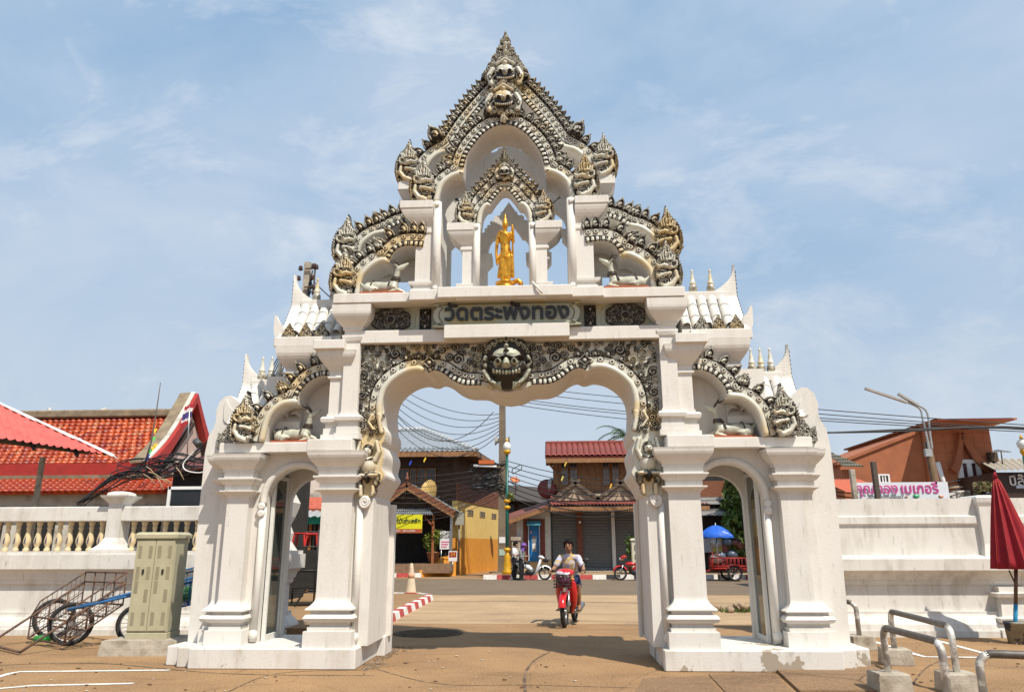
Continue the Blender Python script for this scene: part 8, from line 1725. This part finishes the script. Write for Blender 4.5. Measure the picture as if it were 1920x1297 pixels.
# bakery banner, post lamp, timber posts
BWH = mat('white_vinyl', (.66, .67, .70), .5, .04); PNK = mat('pink_print_big', (.55, .05, .25), .6)
bb_, w, h = banner('bakery_banner', 'white banner with pink Thai lettering behind the right wall', 'banner', 1609, 903, 1776, 940, 7.0, BWH)
[lettering(q_, .300, .008, PNK, bb_, (x_, -.022, .06), 0, .004, .96) for q_, x_ in (('คุณทอง', -.56), ('เบเกอรี่', .36))]; lettering('Khunthong Bakery', .10, .006, mat('grey_print', (.12, .12, .13), .6), bb_, (-.38, -.020, -.105), 0, .002)
for x, z, c, rr_ in ((.28, -.10, (.03, .35, .12), .06), (.80, -.11, (.5, .2, .08), .045), (.07, -.10, (.5, .25, .1), .03)): m = MB(); m.tube([(x-rr_, -.022, z+rr_*.6), (x-rr_*.4, -.022, z-rr_*.3), (x+rr_, -.022, z+rr_*.3)], [rr_*.3, rr_*.6, rr_*.2], 7); m.build('print_mark', [mat('mark_%d' % int(c[1]*100), c, .6)], bb_)
for xx in (-w+.05, w-.05): m = MB(); m.tube([(xx, .06, h), (xx, .06, -bb_.location.z)], .03, 6); m.build('stake', [IRON], bb_)
spn = thing('street_lamp', 'leaning timber pole carrying two curved street lamp arms', 'lamp', (at(1750, 936, 9.6).x+.15, 9.6, 0)); base = spn.location; tpz = at(1738, 828, 9.6)-base
m = MB(); m.tube([(.25, 0, 0), tpz*.55+Vector((.06, 0, 0)), tpz], [.12, .105, .09], 10); m.build('pole', [mat('tarred_timber', (.14, .085, .045), .8, .3, 4, stretch=(6, 6, .6))], spn); GALV = mat('galvanised_arm', (.42, .43, .43), .4, .1, metal=.4)
for pts, e_ in (([(1742, 842), (1737, 815), (1730, 785), (1726, 768), (1715, 760), (1700, 754)], (1622, 728)), ([(1748, 842), (1744, 815), (1741, 785), (1737, 771), (1730, 764), (1722, 760)], (1684, 738))):
    q = [at(x, y, 9.45)-base for x, y in pts]; m = MB(); m.tube([Vector(p) for p in cat_rom([tuple(v) for v in q], 5)], .028, 8); a_ = m.build('arm', [GALV], spn); a, b = q[-1], at(*e_, 9.45)-base; m = MB(); m.bar(a, b, .10, .055); m.build('lamp_head', [mat('lamp_casing', (.38, .37, .34), .4)], a_)
m = MB(); p = at(1738, 845, 9.4)-base; m.box(p.x-.06, p.x+.10, p.y-.05, p.y+.05, p.z-.14, p.z+.05); m.build('clamp', [GALV], spn)
for x, y0, lb in ((1637, 865, 'dark timber stake standing behind the wall by the banner'), (1597, 880, 'grey concrete stake behind the wall near the gate')): m = MB(); p = at(x, y0, 6.2); m.box(p.x-.05, p.x+.05, 6.15, 6.25, 0, p.z, 0, .01); tag(m.build('fence_post', [mat('old_timber_post', (.09, .07, .055), .85) if x == 1637 else CONC]), lb, 'post')
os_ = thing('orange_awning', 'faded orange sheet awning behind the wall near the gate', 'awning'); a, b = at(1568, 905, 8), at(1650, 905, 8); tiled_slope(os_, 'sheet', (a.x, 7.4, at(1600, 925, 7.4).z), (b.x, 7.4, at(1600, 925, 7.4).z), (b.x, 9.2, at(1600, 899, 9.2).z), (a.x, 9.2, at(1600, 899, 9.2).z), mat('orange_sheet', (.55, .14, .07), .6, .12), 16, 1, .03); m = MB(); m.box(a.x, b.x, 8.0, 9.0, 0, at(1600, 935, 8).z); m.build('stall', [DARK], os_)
gs = thing('grey_roof_hut', 'small hut with a grey tiled roof just right of the gate', 'building'); a, b = at(1555, 870, 12), at(1598, 870, 12); tiled_slope(gs, 'roof', (a.x+.1, 11.2, at(1590, 878, 11.2).z), (b.x, 11.2, at(1590, 878, 11.2).z), (b.x-.5, 13, at(1590, 843, 13).z), (a.x+.1, 13, at(1590, 843, 13).z), mat('mossy_grey_tile', (.15, .14, .11), .8, .25), 7, 6, .06); m = MB(); m.box(a.x+.15, b.x-.2, 11.5, 13, 0, at(1590, 880, 11.5).z); m.build('wall', [TER], gs)
# brown shop at the right edge with aerial
bs = thing('brown_sign_shop', 'dark brown shop front with white lettering at the right edge', 'building'); BY = 11.5; BRN2 = mat('dark_brown_sign', (.045, .022, .016), .5, .1)
m = MB(); m.box(at(1868, 900, BY).x, at(2050, 900, BY).x, BY, BY+5, 0, at(1890, 885, BY).z); m.build('fascia', [BRN2], bs); tiled_slope(bs, 'roof', (at(1866, 886, BY-.3).x, BY-.3, at(1890, 886, BY-.3).z), (at(2050, 886, BY-.3).x, BY-.3, at(1890, 886, BY-.3).z), (at(2050, 886, BY+3).x, BY+3, at(1890, 862, BY+3).z), (at(1866, 886, BY+2).x, BY+3, at(1890, 862, BY+3).z), mat('pale_ribbed_sheet', (.34, .30, .24), .7, .15), 16, 1, .07)
lettering('ปิล๊อก', .36, .02, SW, bs, (at(1921, 902, BY-.02).x, BY-.02, at(1915, 902, BY).z), 0, .004); m = MB(); p, q = at(1906, 915, BY-.02), at(1960, 909, BY-.02); m.box(p.x, q.x, BY-.03, BY-.002, p.z, q.z); m.build('white_strip', [mat('pale_blue_strip', (.5, .55, .65), .5)], bs)
ae = thing('roof_aerial', 'small television aerial on the brown shop roof', 'aerial'); z0_ = at(1880, 872, BY+1.5); m = MB(); m.tube([z0_, at(1877, 846, BY+1.5)], .02, 6); m.build('mast', [IRON], ae); m = MB(); m.tube([at(1864, 844, BY+1.5), at(1896, 847, BY+1.5)], .012, 5); m.build('boom', [STEEL], ae)
for k in range(6): c = at(1866+5*k, 844.3+.5*k, BY+1.5); m = MB(); m.tube([c+Vector((0, -.22+.02*k, 0)), c+Vector((0, .22-.02*k, 0))], .008, 4); m.build('element', [STEEL], ae)
gl2 = thing('gold_lamp', 'white globe street lamp with gold fittings cut by the right edge', 'lamp', at(1917, 834, 8.5)); m = MB(); m.lathe((0, 0, 0), [(.06, -.12), (.11, -.03), (.12, .05), (.07, .14)], 16); m.build('globe', [GLB], gl2); m = MB(); m.lathe((0, 0, -.16), [(.03, -.12), (.08, 0), (.07, .05)], 12); m.build('cup', [GLD], gl2); m = MB(); m.lathe((0, 0, .13), [(.05, 0), (.01, .12)], 10); m.build('cap', [GLD], gl2); m = MB(); m.tube([(0, 0, -.28), (0, 0, -gl2.location.z)], .05, 8); m.build('shaft', [GRN], gl2)
for k, (ya, yb) in enumerate(((768, 800), (777, 806), (790, 803), (795, 806))): wire('thin black wire crossing above the terracotta house', (1250, ya-26), (2700, yb+(40 if k < 2 else 30)), .12, 9, 8, .012, 'wires above the terracotta house')
for k, (ya, yb, yc) in enumerate(((811, 806, 0), (812, 800, 0))):
    pts = [at(1200, ya-2, 8.8), at(1500, ya, 8.6), at(1700, ya-3-4*k, 8.5), at(1850, 800+2*k, 8.4), at(1990, 806+3*k, 8.3), at(2700, 850+3*k, 8.2)]; o = MB().tube([Vector(p) for p in cat_rom([tuple(v) for v in pts], 6)], .022, 5).build('wire', [CABM]); tag(o, ['thick black cable tied to the others near the house gable', 'second thick cable twisted with the first near the gable'][k], 'cable', 'thick cables on the right')
for k in range(4): wire('low sagging cable in front of the bakery banner', (1560, 915+6*k), (1800, 900+8*k), .08+.05*k, 8.2, 8.2, .012, 'cables before the bakery banner')
